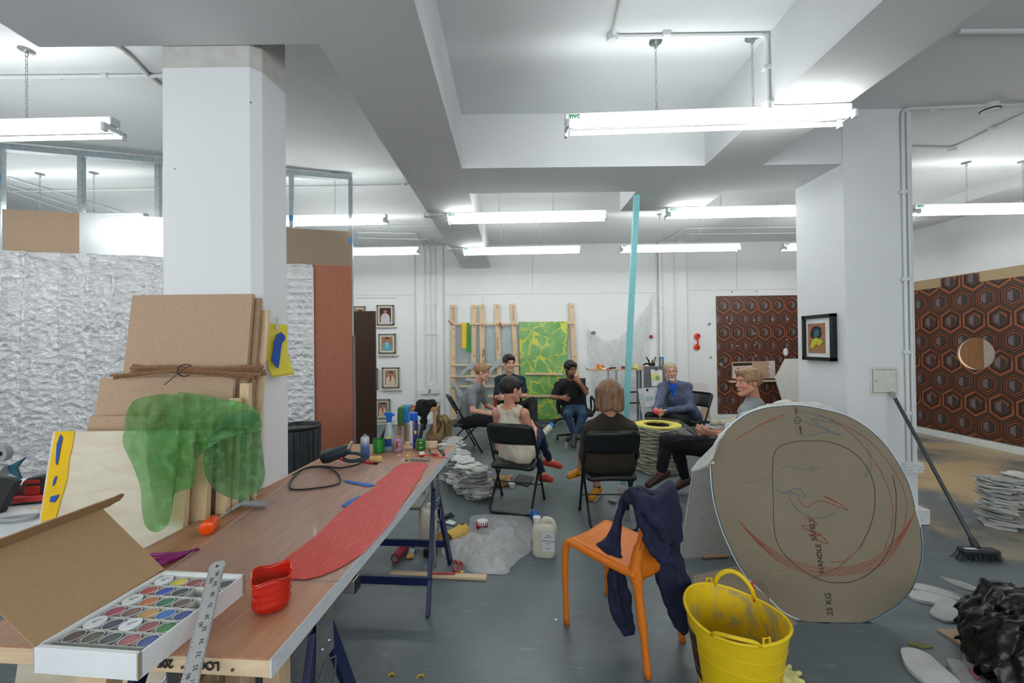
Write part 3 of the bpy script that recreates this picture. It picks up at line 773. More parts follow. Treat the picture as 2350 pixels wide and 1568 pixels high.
# yellow and blue latex strip painted on the plywood edge
yo = V((-1.842, 1.615, 1.172)); yn = V((0, -1.172, 0.163)).normalized()
def PY(px, py, off=0.004): return PL(px, py, yo + yn * off, yn)
q = [(127, 991), (170, 989), (166, 1020), (157, 1060), (154, 1095), (148, 1120), (138, 1150), (128, 1188), (92, 1200), (102, 1135), (113, 1068)]
tag(obj('latex_strip', MB().poly([PY(*p) for p in q], -0.004, yn), mat('yellow_latex', (236, 190, 12), 0.3, var=0.08, scale=12), world=True, bevel=0.0015), 'glossy yellow latex strip with blue streaks down the plywood edge', 'latex strip')
for q in ([(138, 997), (143, 1005), (138, 1030), (131, 1068), (127, 1062), (130, 1020)], [(128, 1092), (130, 1096), (125, 1112), (120, 1116), (122, 1102)], [(116, 1140), (136, 1135), (130, 1146), (124, 1154), (113, 1152)]):
    o_ = obj('blue_streak', MB().poly([PY(*p, off=0.007) for p in q], -0.0015, yn), M_blue, bpy.data.objects['latex_strip'], world=True)
    # streaks are parts of the strip
# cork strip bundle lying on the middle MDF sheet
M_cork = mat('cork', (140, 104, 76), 0.95, var=0.3, scale=160, bump=0.3)
t_ = thing('cork_strip_bundle', 'bundle of brown cork strips tied with a black cable tie, lying across the MDF', 'cork strips', W(430, 865, 1.76))
rng = random.Random(3)
ends = [(255, 862, 600, 860), (262, 868, 560, 856), (300, 845, 604, 842), (304, 851, 608, 852), (306, 839, 596, 838), (300, 856, 610, 859), (320, 843, 585, 866), (315, 850, 590, 870), (330, 842, 600, 846), (310, 858, 582, 858), (340, 845, 606, 854), (345, 851, 575, 872)]
for i, (x0, y0, x1, y1) in enumerate(ends):
    dy = rng.uniform(-0.022, 0.02); a = W(x0, y0, 1.74 + dy); b = W(x1, y1, 1.765 + dy); m_ = W(425, 849 + rng.uniform(-6, 8), 1.745 + dy * 0.7)
    obj('cork_strip', MB().tube(spline([a, a.lerp(m_, 0.55) + V((0, 0, rng.uniform(-.002, .004))), m_, m_.lerp(b, 0.5) + V((0, 0, rng.uniform(-.004, .004))), b], 5), 0.0072, 6), M_cork, t_, world=True)
c = W(425, 850, 1.745)
obj('cable_tie', MB().tube([c + V((0.004 * math.cos(a), 0.036 * math.cos(a), 0.026 * math.sin(a))) for a in [k * PI / 8 for k in range(16)]], 0.0022, 5, closed=True).tube([W(440, 839, 1.70), W(425, 845, 1.70), W(398, 866, 1.68), W(376, 884, 1.67)], 0.0018, 5), M_black, t_, world=True)
# green plastic sheeting draped over the boards
def drape(outline, folds, mtl, name, label, cat, depth, nu=70, nv=70, amp=0.02, seed=0.0, off=0.0, solid=0.0012):
    """crumpled sheet: outline in pixels, filled by a radial grid from the centroid, each point on the depth surface"""
    cx = sum(p[0] for p in outline) / len(outline); cy = sum(p[1] for p in outline) / len(outline)
    ol = [p.xy for p in spline([(x, y, 0) for x, y in outline], max(2, nu // len(outline)), closed=True)]
    def fn(a, b):
        k = a * len(ol); i = int(k) % len(ol); f = k - int(k); p = ol[i].lerp(ol[(i + 1) % len(ol)], f)
        x = cx + (p[0] - cx) * b; y = cy + (p[1] - cy) * b
        d = depth(x, y)
        r = amp * (abs(nz((x * .01, y * .006, 0), 1.6, seed)) * 1.7 + 0.6 * abs(nz((x * .02, y * .012, 5), 1.7, seed)) + 0.25 * nz((x * .05, y * .05, 9), 1, seed))
        for (x0, y0, x1, y1, w, h) in folds:
            vx, vy = x1 - x0, y1 - y0; t_ = max(0, min(1, ((x - x0) * vx + (y - y0) * vy) / (vx * vx + vy * vy)))
            q = math.hypot(x - x0 - t_ * vx, y - y0 - t_ * vy); r += h * math.exp(-(q / w) ** 2)
        return W(x, y, d - r - off)
    return tag(obj(name, MB().grid(fn, len(ol), nv, True), mtl, world=True, angle=180, solid=solid), label, cat)
def plastic(name, rgb, alpha, rough=0.25):
    t = NT(name); c = srgb(*rgb)
    lw = t.n('ShaderNodeLayerWeight'); lw.inputs['Blend'].default_value = 0.4
    al = t.math('ADD', t.math('MULTIPLY', lw.outputs['Facing'], 0.3), t.math('MULTIPLY_ADD', t.noise(7, 4, 0.6), 0.5, alpha - 0.25), clamp=True)
    t.set(Base_Color=t.ramp(t.noise(9, 5, 0.7), [(0.35, tuple(x * 0.75 for x in c[:3])), (0.7, c[:3])]), Roughness=rough, Alpha=al)
    t.b.inputs['Specular IOR Level'].default_value = 0.8
    t.bump(t.noise(16, 7, 0.75, None, 2.5), 0.9, 0.02)
    return t.m
def sheer(name, rgb, alpha, nscale=4.0, bump=0.5, tr=0.5, rough=0.35, spec=0.4):
    """thin film or cloth: part see-through, part diffuse, part translucent, with a gloss"""
    t = NT(name); c = srgb(*rgb); t.t.nodes.remove(t.b)
    n_ = t.noise(nscale, 6, 0.7, None, 1.5); bp = t.n('ShaderNodeBump'); bp.inputs['Strength'].default_value = bump; bp.inputs['Distance'].default_value = 0.015; t.put(bp.inputs['Height'], t.noise(nscale * 2.5, 6, 0.75, None, 2.0))
    df = t.n('ShaderNodeBsdfDiffuse'); df.inputs[0].default_value = c; t.put(df.inputs['Normal'], bp)
    tl_ = t.n('ShaderNodeBsdfTranslucent'); tl_.inputs[0].default_value = c; t.put(tl_.inputs['Normal'], bp)
    gl = t.n('ShaderNodeBsdfGlossy'); gl.inputs[0].default_value = (1, 1, 1, 1); gl.inputs['Roughness'].default_value = rough; t.put(gl.inputs['Normal'], bp)
    tp = t.n('ShaderNodeBsdfTransparent')
    if alpha < 0.8: tp.inputs[0].default_value = tuple(0.4 + 0.6 * x for x in c[:3]) + (1,)
    m1 = t.n('ShaderNodeMixShader'); m1.inputs[0].default_value = tr; t.put(m1.inputs[1], df); t.put(m1.inputs[2], tl_)
    m2 = t.n('ShaderNodeMixShader'); m2.inputs[0].default_value = spec * 0.25; t.put(m2.inputs[1], m1); t.put(m2.inputs[2], gl)
    m3 = t.n('ShaderNodeMixShader'); t.put(m3.inputs[0], t.math('MULTIPLY_ADD', n_, 0.5, alpha - 0.25, clamp=True)); t.put(m3.inputs[1], tp); t.put(m3.inputs[2], m2)
    out = [x for x in t.t.nodes if x.type == 'OUTPUT_MATERIAL'][0]; t.put(out.inputs[0], m3)
    return t.m
M_gpl = sheer('green_film', (112, 204, 104), 0.52, 7, 1.0, 0.4, 0.25, 0.8)
M_gpl2 = sheer('dark_green_film', (70, 164, 80), 0.6, 7, 1.0, 0.4, 0.25, 0.8)
def dG(x, y): # sheet follows the faces of the boards
    z = 1.5 - (y - 798) / 925 * 1.6
    if z > 1.20: return 1.66 - 0.1 * min(1, max(0, (z - 1.2) / 0.16)) * -0.5
    return 1.66 - 0.09 * min(1, (1.20 - z) / 0.06) - 0.12 * (1.2 - z)
drape([(290, 950), (310, 918), (360, 906), (402, 905), (412, 901), (428, 902), (470, 908), (520, 918), (560, 925), (592, 945), (600, 985), (560, 995), (500, 1015), (455, 1050), (448, 1085), (440, 1118), (400, 1135), (395, 1170), (385, 1205), (358, 1222), (334, 1208), (325, 1165), (322, 1120), (305, 1070), (282, 1020), (285, 985)],
      [(325, 940, 345, 1150, 10, 0.03), (400, 905, 330, 990, 12, 0.035), (420, 905, 405, 1020, 10, 0.03), (330, 985, 410, 1100, 9, 0.025), (410, 990, 590, 1000, 14, 0.03), (445, 1000, 450, 1070, 10, 0.02), (330, 1030, 360, 1200, 9, 0.03)],
      M_gpl, 'green_plastic_sheet', 'crumpled translucent light green plastic sheet draped over the leaning boards', 'plastic sheet', dG, 130, 60, 0.06, 1.0, solid=0)
drape([(480, 1000), (520, 960), (560, 940), (596, 960), (600, 1010), (606, 1060), (608, 1092), (598, 1120), (580, 1135), (552, 1150), (500, 1130), (478, 1105), (466, 1068), (470, 1030)],
      [(500, 980, 520, 1100, 9, 0.02), (560, 950, 600, 1100, 9, 0.02), (480, 1060, 600, 1040, 10, 0.01)],
      M_gpl2, 'green_plastic_sheet', 'darker green plastic sheet hanging at the pillar corner behind the light green one', 'plastic sheet', lambda x, y: 1.62 if x > 540 else 1.62 - (540 - x) * 0.0009, 70, 30, 0.02, 4.0, solid=0)
# yellow card with a blue cut-out taped to the pillar side
yc = V((-1.199, 2.04, 0)); cn = V((0.9, -0.44, 0)).normalized()
def PC(px, py, off=0.01):
    return PL(px, py, V((-1.213, 2.06, 0)) + cn * off, cn)
def cardgrid(quad, nu, nv, offf):
    a, b, c, d = quad
    def fn(u, v):
        x = (a[0] * (1 - u) + b[0] * u) * (1 - v) + (d[0] * (1 - u) + c[0] * u) * v - 14 * math.sin(PI * v) * 0.6
        y = (a[1] * (1 - u) + b[1] * u) * (1 - v) + (d[1] * (1 - u) + c[1] * u) * v
        return PC(x, y, offf(u, v))
    return MB().grid(fn, nu, nv)
t_ = thing('yellow_card', 'curling yellow card with a blue painted stroke taped to the side of the pillar', 'card', PC(635, 860))
obj('card', cardgrid([(609, 742), (661, 746), (676, 859), (624, 866)], 12, 20, lambda u, v: 0.012 + 0.03 * v * v), M_yel, t_, world=True, angle=180, solid=0.0015)
q = [(645, 762), (655, 772), (654, 780), (647, 788), (645, 800), (643, 822), (639, 846), (634, 843), (623, 827), (627, 802), (629, 785), (635, 768)]
obj('blue_stroke', MB().poly([PC(*p, off=0.024 + 0.0000025 * (p[1] - 742) ** 2) for p in q], -0.0015, cn), M_blue, t_, world=True)
obj('masking_tape', MB().poly([PC(*p, off=0.022) for p in ((632, 728), (638, 728), (640, 757), (634, 757))], -0.001, cn), mat('masking_tape', (222, 216, 196), 0.6), t_, world=True)

# ------------------------------------------------------------------ white work table at the far left with tools
t_ = thing('white_table', 'white work table at the left edge of the photo, behind the cardboard lid', 'table', (-2.35, 1.75, 0))
zw = 0.80
obj('tabletop', MB().bx(-0.75, -0.70, zw - 0.03, 0.488, 0.45, zw), mat('white_laminate', (226, 230, 232), 0.4, var=0.04, scale=8), t_, bevel=0.003)
for x in (-0.7, 0.44):
    for y in (-0.65, 0.40): obj('leg', MB().bx(x - 0.02, y - 0.02, 0, x + 0.02, y + 0.02, zw - 0.03), M_steel, t_)
M_red = mat('tool_red', (186, 52, 46), 0.45)
M_dk = mat('charcoal_plastic', (52, 54, 58), 0.45)
M_grey = mat('grey_plastic', (150, 154, 156), 0.4)
c = G(80, 1150, zw)
t_ = thing('battery_charger', 'red and black cordless tool battery charger on the white table', 'charger', mx=Matrix.Translation(c) @ Matrix.Rotation(0.25, 4, 'Z') @ Matrix.Scale(0.72, 4))
obj('charger_base', MB().prism([(-0.09, 0), (0.1, 0), (0.1, 0.03), (0.085, 0.05), (-0.075, 0.05), (-0.09, 0.03)], 0.13, (0, 0.065, 0), (1, 0, 0), (0, 0, 1)), M_red, t_, bevel=0.006)
obj('charger_foot', MB().box((0.005, 0, 0.008), (0.2, 0.138, 0.016)), M_black, t_, bevel=0.004)
obj('dock', MB().prism([(-0.055, 0.05), (0.085, 0.05), (0.08, 0.15), (0.055, 0.165), (-0.02, 0.155), (-0.045, 0.13)], 0.09, (0, 0.06, 0), (1, 0, 0), (0, 0, 1)), M_dk, t_, bevel=0.008)
obj('battery', MB().bx(-0.03, -0.035, 0.052, 0.05, -0.029, 0.105).bx(-0.03, -0.036, 0.12, 0.05, -0.028, 0.145), M_red, t_, bevel=0.002)
c = G(25, 1152, zw)
t_ = thing('sanding_roll', 'rolled maroon abrasive paper lying on the white table', 'abrasive roll', c)
obj('roll', MB().tube([V((-0.05, -0.06, 0.037)), V((0.04, 0.02, 0.037)), V((0.11, 0.12, 0.034))], [0.037, 0.035, 0.028], 20, cap=False), mat('maroon_abrasive', (86, 40, 58), 0.9, var=0.25, scale=120, bump=0.3), t_, solid=0.003)
obj('paper_tail', MB().tube([V((-0.03, -0.075, 0.005)), V((0.09, 0.02, 0.005)), V((0.13, 0.09, 0.005))], [0.03, 0.026, 0.01], 12, flat=0.12), M_dk, t_)
c = G(18, 1198, zw)
t_ = thing('scissors', 'grey handled scissors on the white table, cut by the photo edge', 'scissors', c)
obj('handle', MB().tube(spline([V((-0.02, -0.01, 0.012)), V((0.02, 0.02, 0.012)), V((0.075, 0.035, 0.012)), V((0.085, 0.015, 0.012)), V((0.04, -0.012, 0.012))], 6, True), 0.008, 8), M_grey, t_)
obj('blade', MB().bar((-0.2, -0.03, 0.008), (0.0, 0.005, 0.008), 0.02, 0.003), M_zinc, t_)
c = G(88, 1168, zw)
tag(obj('wood_chip', MB().prism([(-0.035, -0.008), (-0.02, 0.002), (0.015, 0.018), (0.03, 0.016), (0.012, -0.01)], 0.006, c, (1, 0, 0), (0, 1, 0)), M_pine_x, world=True), 'small splinter of wood lying on the white table', 'wood chip')
c = W(5, 1040, 1.72)
t_ = thing('clamp_stand', 'grey and teal clamp tool upright at the left photo edge', 'clamp', (c.x, 1.72, zw))
h = c.z - zw
obj('disc', MB().lathe([(0.0, -0.012), (0.034, -0.012), (0.036, 0), (0.034, 0.012), (0, 0.012)], (0.0, 0, h), 24, Matrix.Rotation(PI / 2, 3, 'X')), M_grey, t_)
obj('disc_hub', MB().cyl((0.006, -0.02, h), (0.006, 0.01, h), 0.010, 12), M_black, t_)
obj('teal_wing', MB().poly([V((0.02, 0, h - 0.06)), V((0.095, 0, h - 0.02)), V((0.055, 0, h - 0.065)), V((0.075, 0, h - 0.115)), V((0.03, 0, h - 0.085))], 0.012, (0, 1, 0)), mat('teal_plastic', (20, 78, 92), 0.4), t_, bevel=0.002)
obj('grey_arm', MB().tube([V((-0.06, 0, h - 0.06)), V((0.02, 0, h - 0.075))], 0.024, 12), M_grey, t_)
obj('base', MB().poly([V((-0.10, 0.01, 0.0)), V((-0.03, 0.01, 0.0)), V((0.04, 0.01, h - 0.13)), V((0.01, 0.01, h - 0.115)), V((-0.1, 0.01, h - 0.1))], 0.03, (0, 1, 0)), M_black, t_, bevel=0.003)
# ------------------------------------------------------------------ the door-blank work table on trestles
TZ = 0.81; TH = 0.044
A = G(621, 1512, TZ); B = G(1046, 1021, TZ)           # right-hand corners of the top, near and far
tu = (B - A).normalized(); tl = V((-tu.y, tu.x, 0))    # tu runs away from the camera, tl to the left
TW, TL = 0.775, (B - A).length
TM = Matrix((V((tl.x, tl.y, 0)) * -1, tu, V((0, 0, 1)))).transposed().to_4x4(); TM.translation = A
def T(x, y, z=0): return TM @ V((x, y, z))             # table frame: x to the right (0 at right edge), y away, z above the top
M_door = mat_wood('door_veneer', (190, 142, 110), (162, 114, 86), 1, 5, 0.42)
M_edge = mat('white_edge', (208, 214, 218), 0.4, var=0.05)
dt = thing('door_table', 'long brown veneered door blank laid as a table top, white painted right edge', 'table', mx=TM)
obj('door_top', MB().bx(-TW, 0, -0.005, 0, TL, 0), M_door, dt)
obj('door_core', MB().bx(-TW + 0.002, 0.002, -TH, -0.002, TL - 0.002, -0.005), M_pine_x, dt)
obj('painted_edge', MB().bx(-0.0015, 0.0, -TH, 0.002, TL, -0.0002), M_edge, dt, label='white painted long edge')
M_ink = mat('black_ink', (38, 36, 36), 0.7)
fx, fu = (T(1, 0) - T(0, 0)), V((0, 0, 1))
text('edge_lettering', 'LOCK', 0.026, T(-0.155, -0.0008, -TH / 2), -fx, -fu, M_ink, dt, bold=0.0008)
text('edge_lettering', '205 CKES', 0.026, T(-0.285, -0.0008, -TH / 2), -fx, -fu, M_ink, dt, bold=0.0008)
for x in (-0.09, -0.21, -0.25, -0.5): obj('knot', MB().cyl(T(x, -0.001, -0.03), T(x, 0.001, -0.03), 0.0035, 10), mat('knot_brown', (110, 74, 50)), dt, world=True)
# trestles
M_navy = mat('navy_enamel', (22, 32, 78), 0.35, var=0.05)
def trestle(label, yc, spread, top):
    t_ = thing('trestle', label, 'trestle', T(-TW / 2, yc, -TZ), math.atan2(tu.y, tu.x) - PI / 2)
    zt_ = TZ - TH - 0.004
    obj('top_beam', MB().bx(-0.40, -0.02, zt_ - 0.05, 0.33 if top else 0.4, 0.02, zt_), M_zinc, t_, bevel=0.003)
    for s in (-1, 1):
        x = s * (0.27 if top else 0.315)
        for w in (-1, 1):
            obj('leg', MB().bar((x, w * 0.028, zt_ - 0.16), (x + s * 0.03, w * spread, 0.0), 0.022, 0.045), M_navy, t_, bevel=0.002)
        obj('crossing_strut', MB().bar((x - s * 0.02, 0.0, zt_ - 0.05), (x - s * 0.01, 0.03, 0.1), 0.006, 0.04), M_zinc, t_)
        obj('hinge_plate', MB().prism([(-0.055, -0.27), (0.055, -0.27), (0.04, -0.05), (-0.04, -0.05)], 0.004, (x + s * 0.014, 0, zt_), (0, 1, 0), (0, 0, 1)), M_zinc, t_, bevel=0.001)
        for q in (-0.02, 0.02): obj('rivet', MB().ball((x + s * 0.02, q, zt_ - 0.09), 0.006, 8).ball((x + s * 0.02, q, zt_ - 0.22), 0.006, 8), M_zinc, t_)
        obj('locking_hook', MB().tube([V((x + s * 0.02, -0.09, 0.44)), V((x + s * 0.02, 0.0, 0.49)), V((x + s * 0.02, 0.06, 0.46)), V((x + s * 0.02, 0.055, 0.40)), V((x + s * 0.02, -0.03, 0.35))], 0.003, 6), M_zinc, t_)
    for w in (-1, 1):
        obj('crossbar', MB().box((0, w * spread * 0.80, 0.16), (0.70, 0.02, 0.045)), M_navy, t_, bevel=0.002)
    if top:
        obj('adjusting_bracket', MB().bx(0.27, -0.03, zt_ - 0.12, 0.33, 0.03, zt_ - 0.03).bx(0.32, -0.02, zt_ - 0.045, 0.395, 0.02, zt_ - 0.001), M_zinc, t_, bevel=0.002)
        obj('end_plug', MB().bx(0.392, -0.018, zt_ - 0.043, 0.398, 0.018, zt_ - 0.003), M_black, t_)
    return t_
trestle('navy steel trestle under the near end of the door table, with a zinc bracket', 0.40, 0.27, True)
trestle('navy steel trestle under the far end of the door table', 1.62, 0.27, False)
# clear acrylic sheet with paint
t = NT('clear_acrylic'); c = srgb(214, 218, 224)
t.set(Base_Color=c, Roughness=0.06, Alpha=0.17); t.b.inputs['Specular IOR Level'].default_value = 0.9; M_acr = t.m
def onT(px, py, z=0.0): return G(px, py, TZ + z)
ac = thing('acrylic_sheet', 'clear acrylic sheet on the door table painted with a long red stroke', 'plastic sheet', onT(700, 1200))
q = [onT(p, r, 0.0008) for p, r in ((360, 1330), (780, 1338), (1006, 1063), (722, 1063))]
obj('clear_sheet', MB().poly(list(reversed(q)), 0.003, (0, 0, -1)), M_acr, ac, world=True)
obj('sheet_edge', MB().tube([p + V((0, 0, 0.0035)) for p in q], 0.0007, 4, closed=True), mat('acrylic_edge', (206, 210, 222), 0.2), ac, world=True)
t = NT('red_brush_paint')
mvec = t.mapped((30, 2.2, 1), (0, 0, 0.55))
g = t.noise(5, 6, 0.7, mvec, 0.3)
t.set(Base_Color=t.ramp(g, [(0.3, srgb(168, 26, 16)), (0.5, srgb(205, 40, 26)), (0.78, srgb(216, 96, 84))]), Roughness=0.42)
t.bump(g, 0.6, 0.004); M_rbp = t.m
stroke = [(655, 1280), (690, 1256), (730, 1226), (775, 1180), (800, 1160), (828, 1138), (860, 1120), (866, 1106), (888, 1090), (905, 1074), (925, 1064), (950, 1062), (975, 1062), (982, 1068), (972, 1080), (965, 1098), (952, 1112), (945, 1128), (925, 1155), (905, 1190), (880, 1220), (838, 1266), (792, 1296), (770, 1308), (735, 1322), (700, 1330), (668, 1328), (640, 1310)]
obj('red_stroke', MB().poly(list(reversed([onT(x, y, 0.0045) for x, y in stroke])), 0.0012, (0, 0, -1)), M_rbp, ac, world=True, smooth=False)
for q in ([(787, 1102), (800, 1103), (825, 1107), (850, 1110), (862, 1113), (846, 1117), (820, 1112), (800, 1108)], [(783, 1160), (800, 1150), (815, 1142), (828, 1136), (818, 1150), (805, 1160), (792, 1163)]):
    obj('blue_spray_mark', MB().poly(list(reversed([onT(x, y, 0.0044) for x, y in q])), 0.0004, (0, 0, -1)), mat('blue_spray', (26, 98, 190), 0.6), ac, world=True, smooth=False)

# ------------------------------------------------------------------ paint-pot box
F0 = G(72, 1492, 0.865); F1 = G(316, 1503, 0.865); K1 = G(560, 1318, 0.865); K0 = G(377, 1306, 0.865)
bu = ((F1 - F0) + (K1 - K0)).normalized(); bv = V((-bu.y, bu.x, 0))
BW = ((F1 - F0).length + (K1 - K0).length) / 2; BD = (K1 - F1).dot(bv)
sh = (K1 - F1).dot(bu)
bm = Matrix((bu, bv, V((0, 0, 1)))).transposed().to_4x4(); bm.translation = F1 + V((0, 0, TZ - 0.865)) - bu * BW
M_tray = mat('white_card', (226, 230, 232), 0.6, var=0.03, scale=10)
M_kraft = mat('kraft_card', (170, 140, 104), 0.85, var=0.06, scale=50, stretch=(1, 8, 1))
M_card2 = mat('pale_divider_card', (208, 208, 200), 0.7)
pb = thing('paint_box', 'open white card box of paint pots with a big brown lid, overhanging the table front', 'paint box', mx=bm)
H = 0.055; w = 0.004
mb = MB().bx(0, 0, 0, BW, BD, 0.003).bx(0, 0, 0.003, BW, w * 2.6, H).bx(0, BD - w * 2.6, 0.003, BW, BD, H).bx(BW - w, 0, 0.003, BW, BD, H).bx(0, 0, 0.003, w, BD, H)
obj('tray', mb, M_tray, pb, bevel=0.001)
obj('tray_fold_edge', MB().bx(BW - 0.0005, 0.0, 0.001, BW + 0.0006, 0.0045, H - 0.001).bx(BW - 0.0005, BD - 0.0045, 0.001, BW + 0.0006, BD, H - 0.001), M_kraft, pb)
cols_, rows_ = 5, 7
gx0, gx1, gy0, gy1 = 0.010, BW - 0.008, 0.012, BD - 0.012
dx, dy = (gx1 - gx0) / cols_, (gy1 - gy0) / 6.4
lines_ = [gy0] + [gy0 + (0.4 + j) * dy for j in range(7)]
mb = MB()
for i in range(cols_ + 1): mb.bx(gx0 + i * dx - 0.0006, gy0, 0.004, gx0 + i * dx + 0.0006, gy1, H - 0.010)
obj('divider_lengthwise', mb, M_card2, pb, smooth=False)
for yj in lines_: obj('divider', MB().bx(0.006, yj - 0.0007, 0.004, BW - 0.006, yj + 0.0007, H - 0.008), M_card2, pb, smooth=False)
# lid: leans back to the left from the hinge along the left long side
hb = G(377, 1306, 0.862); hf = G(82, 1488, 0.862); hd = (hb - hf).normalized()
far = W(243, 1166, hb.y + 0.015); ld = (far - hb); ld = (ld - hd * ld.dot(hd)); LH = ld.length; ld.normalize(); ln = hd.cross(ld)
if ln.x < 0: ln = -ln
Lf = (hb - hf).length
mb = MB().poly([hf, hb, hb + ld * LH, hf + ld * LH], -0.003, ln)
obj('lid', mb, M_kraft, pb, world=True)
mb = MB().poly([hf + ld * LH, hb + ld * LH, hb + ld * LH + ln * 0.045, hf + ld * LH + ln * 0.045], 0.003, ld)
obj('lid_flap', mb, M_kraft, pb, world=True)
e0 = hb + ld * LH
ear = [e0 + ln * 0.045 + hd * 0.0, e0 + ln * 0.050 + hd * 0.018, e0 + ln * 0.042 + hd * 0.034, e0 + ln * 0.028 + hd * 0.041, e0 + ln * 0.012 + hd * 0.040, e0 + ln * 0.008 + hd * 0.026, e0 + ln * 0.0 + hd * 0.018, e0]
obj('lid_ear', MB().poly(ear, 0.002, ld), M_kraft, pb, world=True)
# pots: rows from the front; None = empty well, 'W' = white labelled lid
PC_ = [[(88, 62, 52), (92, 88, 66), (52, 78, 74), (184, 92, 98), (36, 74, 160)],
       ['W', (56, 48, 92), 'W', (156, 66, 62), (52, 142, 62)],
       [(186, 46, 104), (132, 100, 78), (222, 168, 70), (20, 122, 206), (40, 72, 160)],
       ['W', (222, 122, 46), (0, 120, 84), (110, 82, 66), None],
       [(204, 52, 48), (10, 60, 192), (40, 62, 64), None, (44, 88, 80)],
       ['W', (240, 226, 10), (160, 38, 48), (206, 44, 44), (38, 50, 64)]]
names = {0: 'front row', 1: 'second row', 2: 'third row', 3: 'fourth row', 4: 'fifth row', 5: 'sixth row'}
cn_ = ['leftmost', 'second from the left', 'in the middle', 'second from the right', 'rightmost']
def colname(c):
    if c == 'W': return 'white-lidded'
    return {(88, 62, 52): 'umber brown', (92, 88, 66): 'olive brown', (52, 78, 74): 'dark grey-green', (184, 92, 98): 'dusty pink', (36, 74, 160): 'mid blue', (56, 48, 92): 'dark violet',
            (156, 66, 62): 'brick red', (52, 142, 62): 'grass green', (186, 46, 104): 'magenta', (132, 100, 78): 'tan brown', (222, 168, 70): 'ochre yellow', (20, 122, 206): 'sky blue', (40, 72, 160): 'royal blue',
            (222, 122, 46): 'orange', (0, 120, 84): 'emerald green', (110, 82, 66): 'walnut brown', (204, 52, 48): 'light red', (10, 60, 192): 'ultramarine', (40, 62, 64): 'blackish green', (44, 88, 80): 'bluish green',
            (240, 226, 10): 'bright yellow', (160, 38, 48): 'crimson', (206, 44, 44): 'scarlet', (38, 50, 64): 'blue-black'}[c]
M_clear_lid = NT('frosted_lid'); M_clear_lid.set(Base_Color=srgb(220, 224, 228), Roughness=0.25, Alpha=0.12); M_clear_lid = M_clear_lid.m
R = min(dx, dy * 1.02) * 0.48
for j, row in enumerate(PC_):
    for i, c in enumerate(row):
        if c is None: continue
        p = bm @ V((gx0 + (i + 0.5) * dx, gy0 + (j + 0.9) * dy, 0.003)); h = H - 0.0125 if c != 'W' else H - 0.009
        nm = 'pot of %s paint, %s in the %s of the box' % (colname(c), cn_[i], names[j]) if c != 'W' else 'pot with white printed lid, %s in the %s of the box' % (cn_[i], names[j])
        k_ = thing('paint_pot', nm, 'paint pot', mx=Matrix.Translation(p) @ bm.to_3x3().to_4x4(), group='paint pots in the box')
        mc = mat('pot_%d_%d' % (i, j), c if c != 'W' else (212, 214, 214), 0.35, var=0.1, scale=60)
        obj('pot', MB().lathe([(R * 0.9, 0), (R * 0.94, h - 0.003), (R * 0.90, h - 0.0022), (0, h - 0.0022)], n=24), mc, k_)
        if c == 'W':
            obj('lid', MB().lathe([(R, h - 0.004), (R, h), (0, h)], n=28), M_tray, k_)
            for q, (s_, ln_) in enumerate(((0.004, 0.018), (-0.003, 0.008))):
                obj('label_line', MB().box((0, s_, h + 0.0003), (ln_, 0.0015, 0.0003), Matrix.Rotation(0.6, 3, 'Z')), M_ink, k_)
        else:
            obj('lid', MB().lathe([(R, h - 0.004), (R, h), (R * 0.86, h), (R * 0.84, h - 0.001), (0, h - 0.001)], n=28), M_clear_lid, k_)
            obj('lid_rim', MB().tube([V((R * 0.93 * math.cos(a), R * 0.93 * math.sin(a), h + 0.0004)) for a in [q * PI / 12 for q in range(24)]], 0.0011, 4, closed=True), mat('lid_rim', tuple(int(v * 0.55 + 90) for v in (190, 194, 198)), 0.3), k_)
# steel rule lying over the corner of the box
a = W(500, 1292, 1.04); b = W(431, 1585, 0.832); rd = (b - a).normalized()
lng = 0.62; rs = rd.cross(V((1, 0.15, 0.0)).normalized()).normalized(); rr = rd.cross(rs).normalized()
if rr.x < 0: rr = -rr
rn = rr.cross(rd).normalized(); 
if rn.y > 0: rn = -rn
t_ = thing('steel_rule', 'long steel rule resting across the table front beside the paint box', 'ruler', a)
hw = 0.0175; pts = [(-hw, 0.006), (-hw * 0.6, -0.004), (hw * 0.6, -0.004), (hw, 0.006), (hw, lng), (-hw, lng)]
obj('rule_blade', MB().poly([a + rr * x + rd * y for x, y in pts], -0.0012, rn), mat('brushed_steel', (196, 196, 194), 0.36, 0.7, var=0.06), t_, world=True)
obj('hanging_hole', MB().cyl(a + rd * 0.009 + rn * 0.0003, a + rd * 0.009 + rn * 0.0006, 0.0035, 14), M_dk, t_, world=True)
mb = MB()
for k in range(110):
    y = 0.018 + k * 0.0025; L = 0.005 if k % 4 == 0 else 0.003
    mb.box(a + rd * y + rr * (hw - L / 2) + rn * 0.0004, (L, 0.0004, 0.0003), Matrix((rr, rd, rn)).transposed())
    if k % 2 == 0: mb.box(a + rd * y + rr * (-hw + L / 2) + rn * 0.0004, (L, 0.0004, 0.0003), Matrix((rr, rd, rn)).transposed())
obj('graduations', mb, M_ink, t_, world=True, smooth=False)
for k in range(11): text('inch_number', str(40 - k), 0.012, a + rd * (0.030 + 0.0254 * k) + rr * 0.004 + rn * 0.0004, -rd, rr, M_ink, t_, ext=0.0001)
for k in range(3): text('centimetre_number', str(100 - 10 * k), 0.011, a + rd * (0.045 + 0.1 * k) - rr * 0.006 + rn * 0.0004, -rd, rr, M_ink, t_, ext=0.0001)

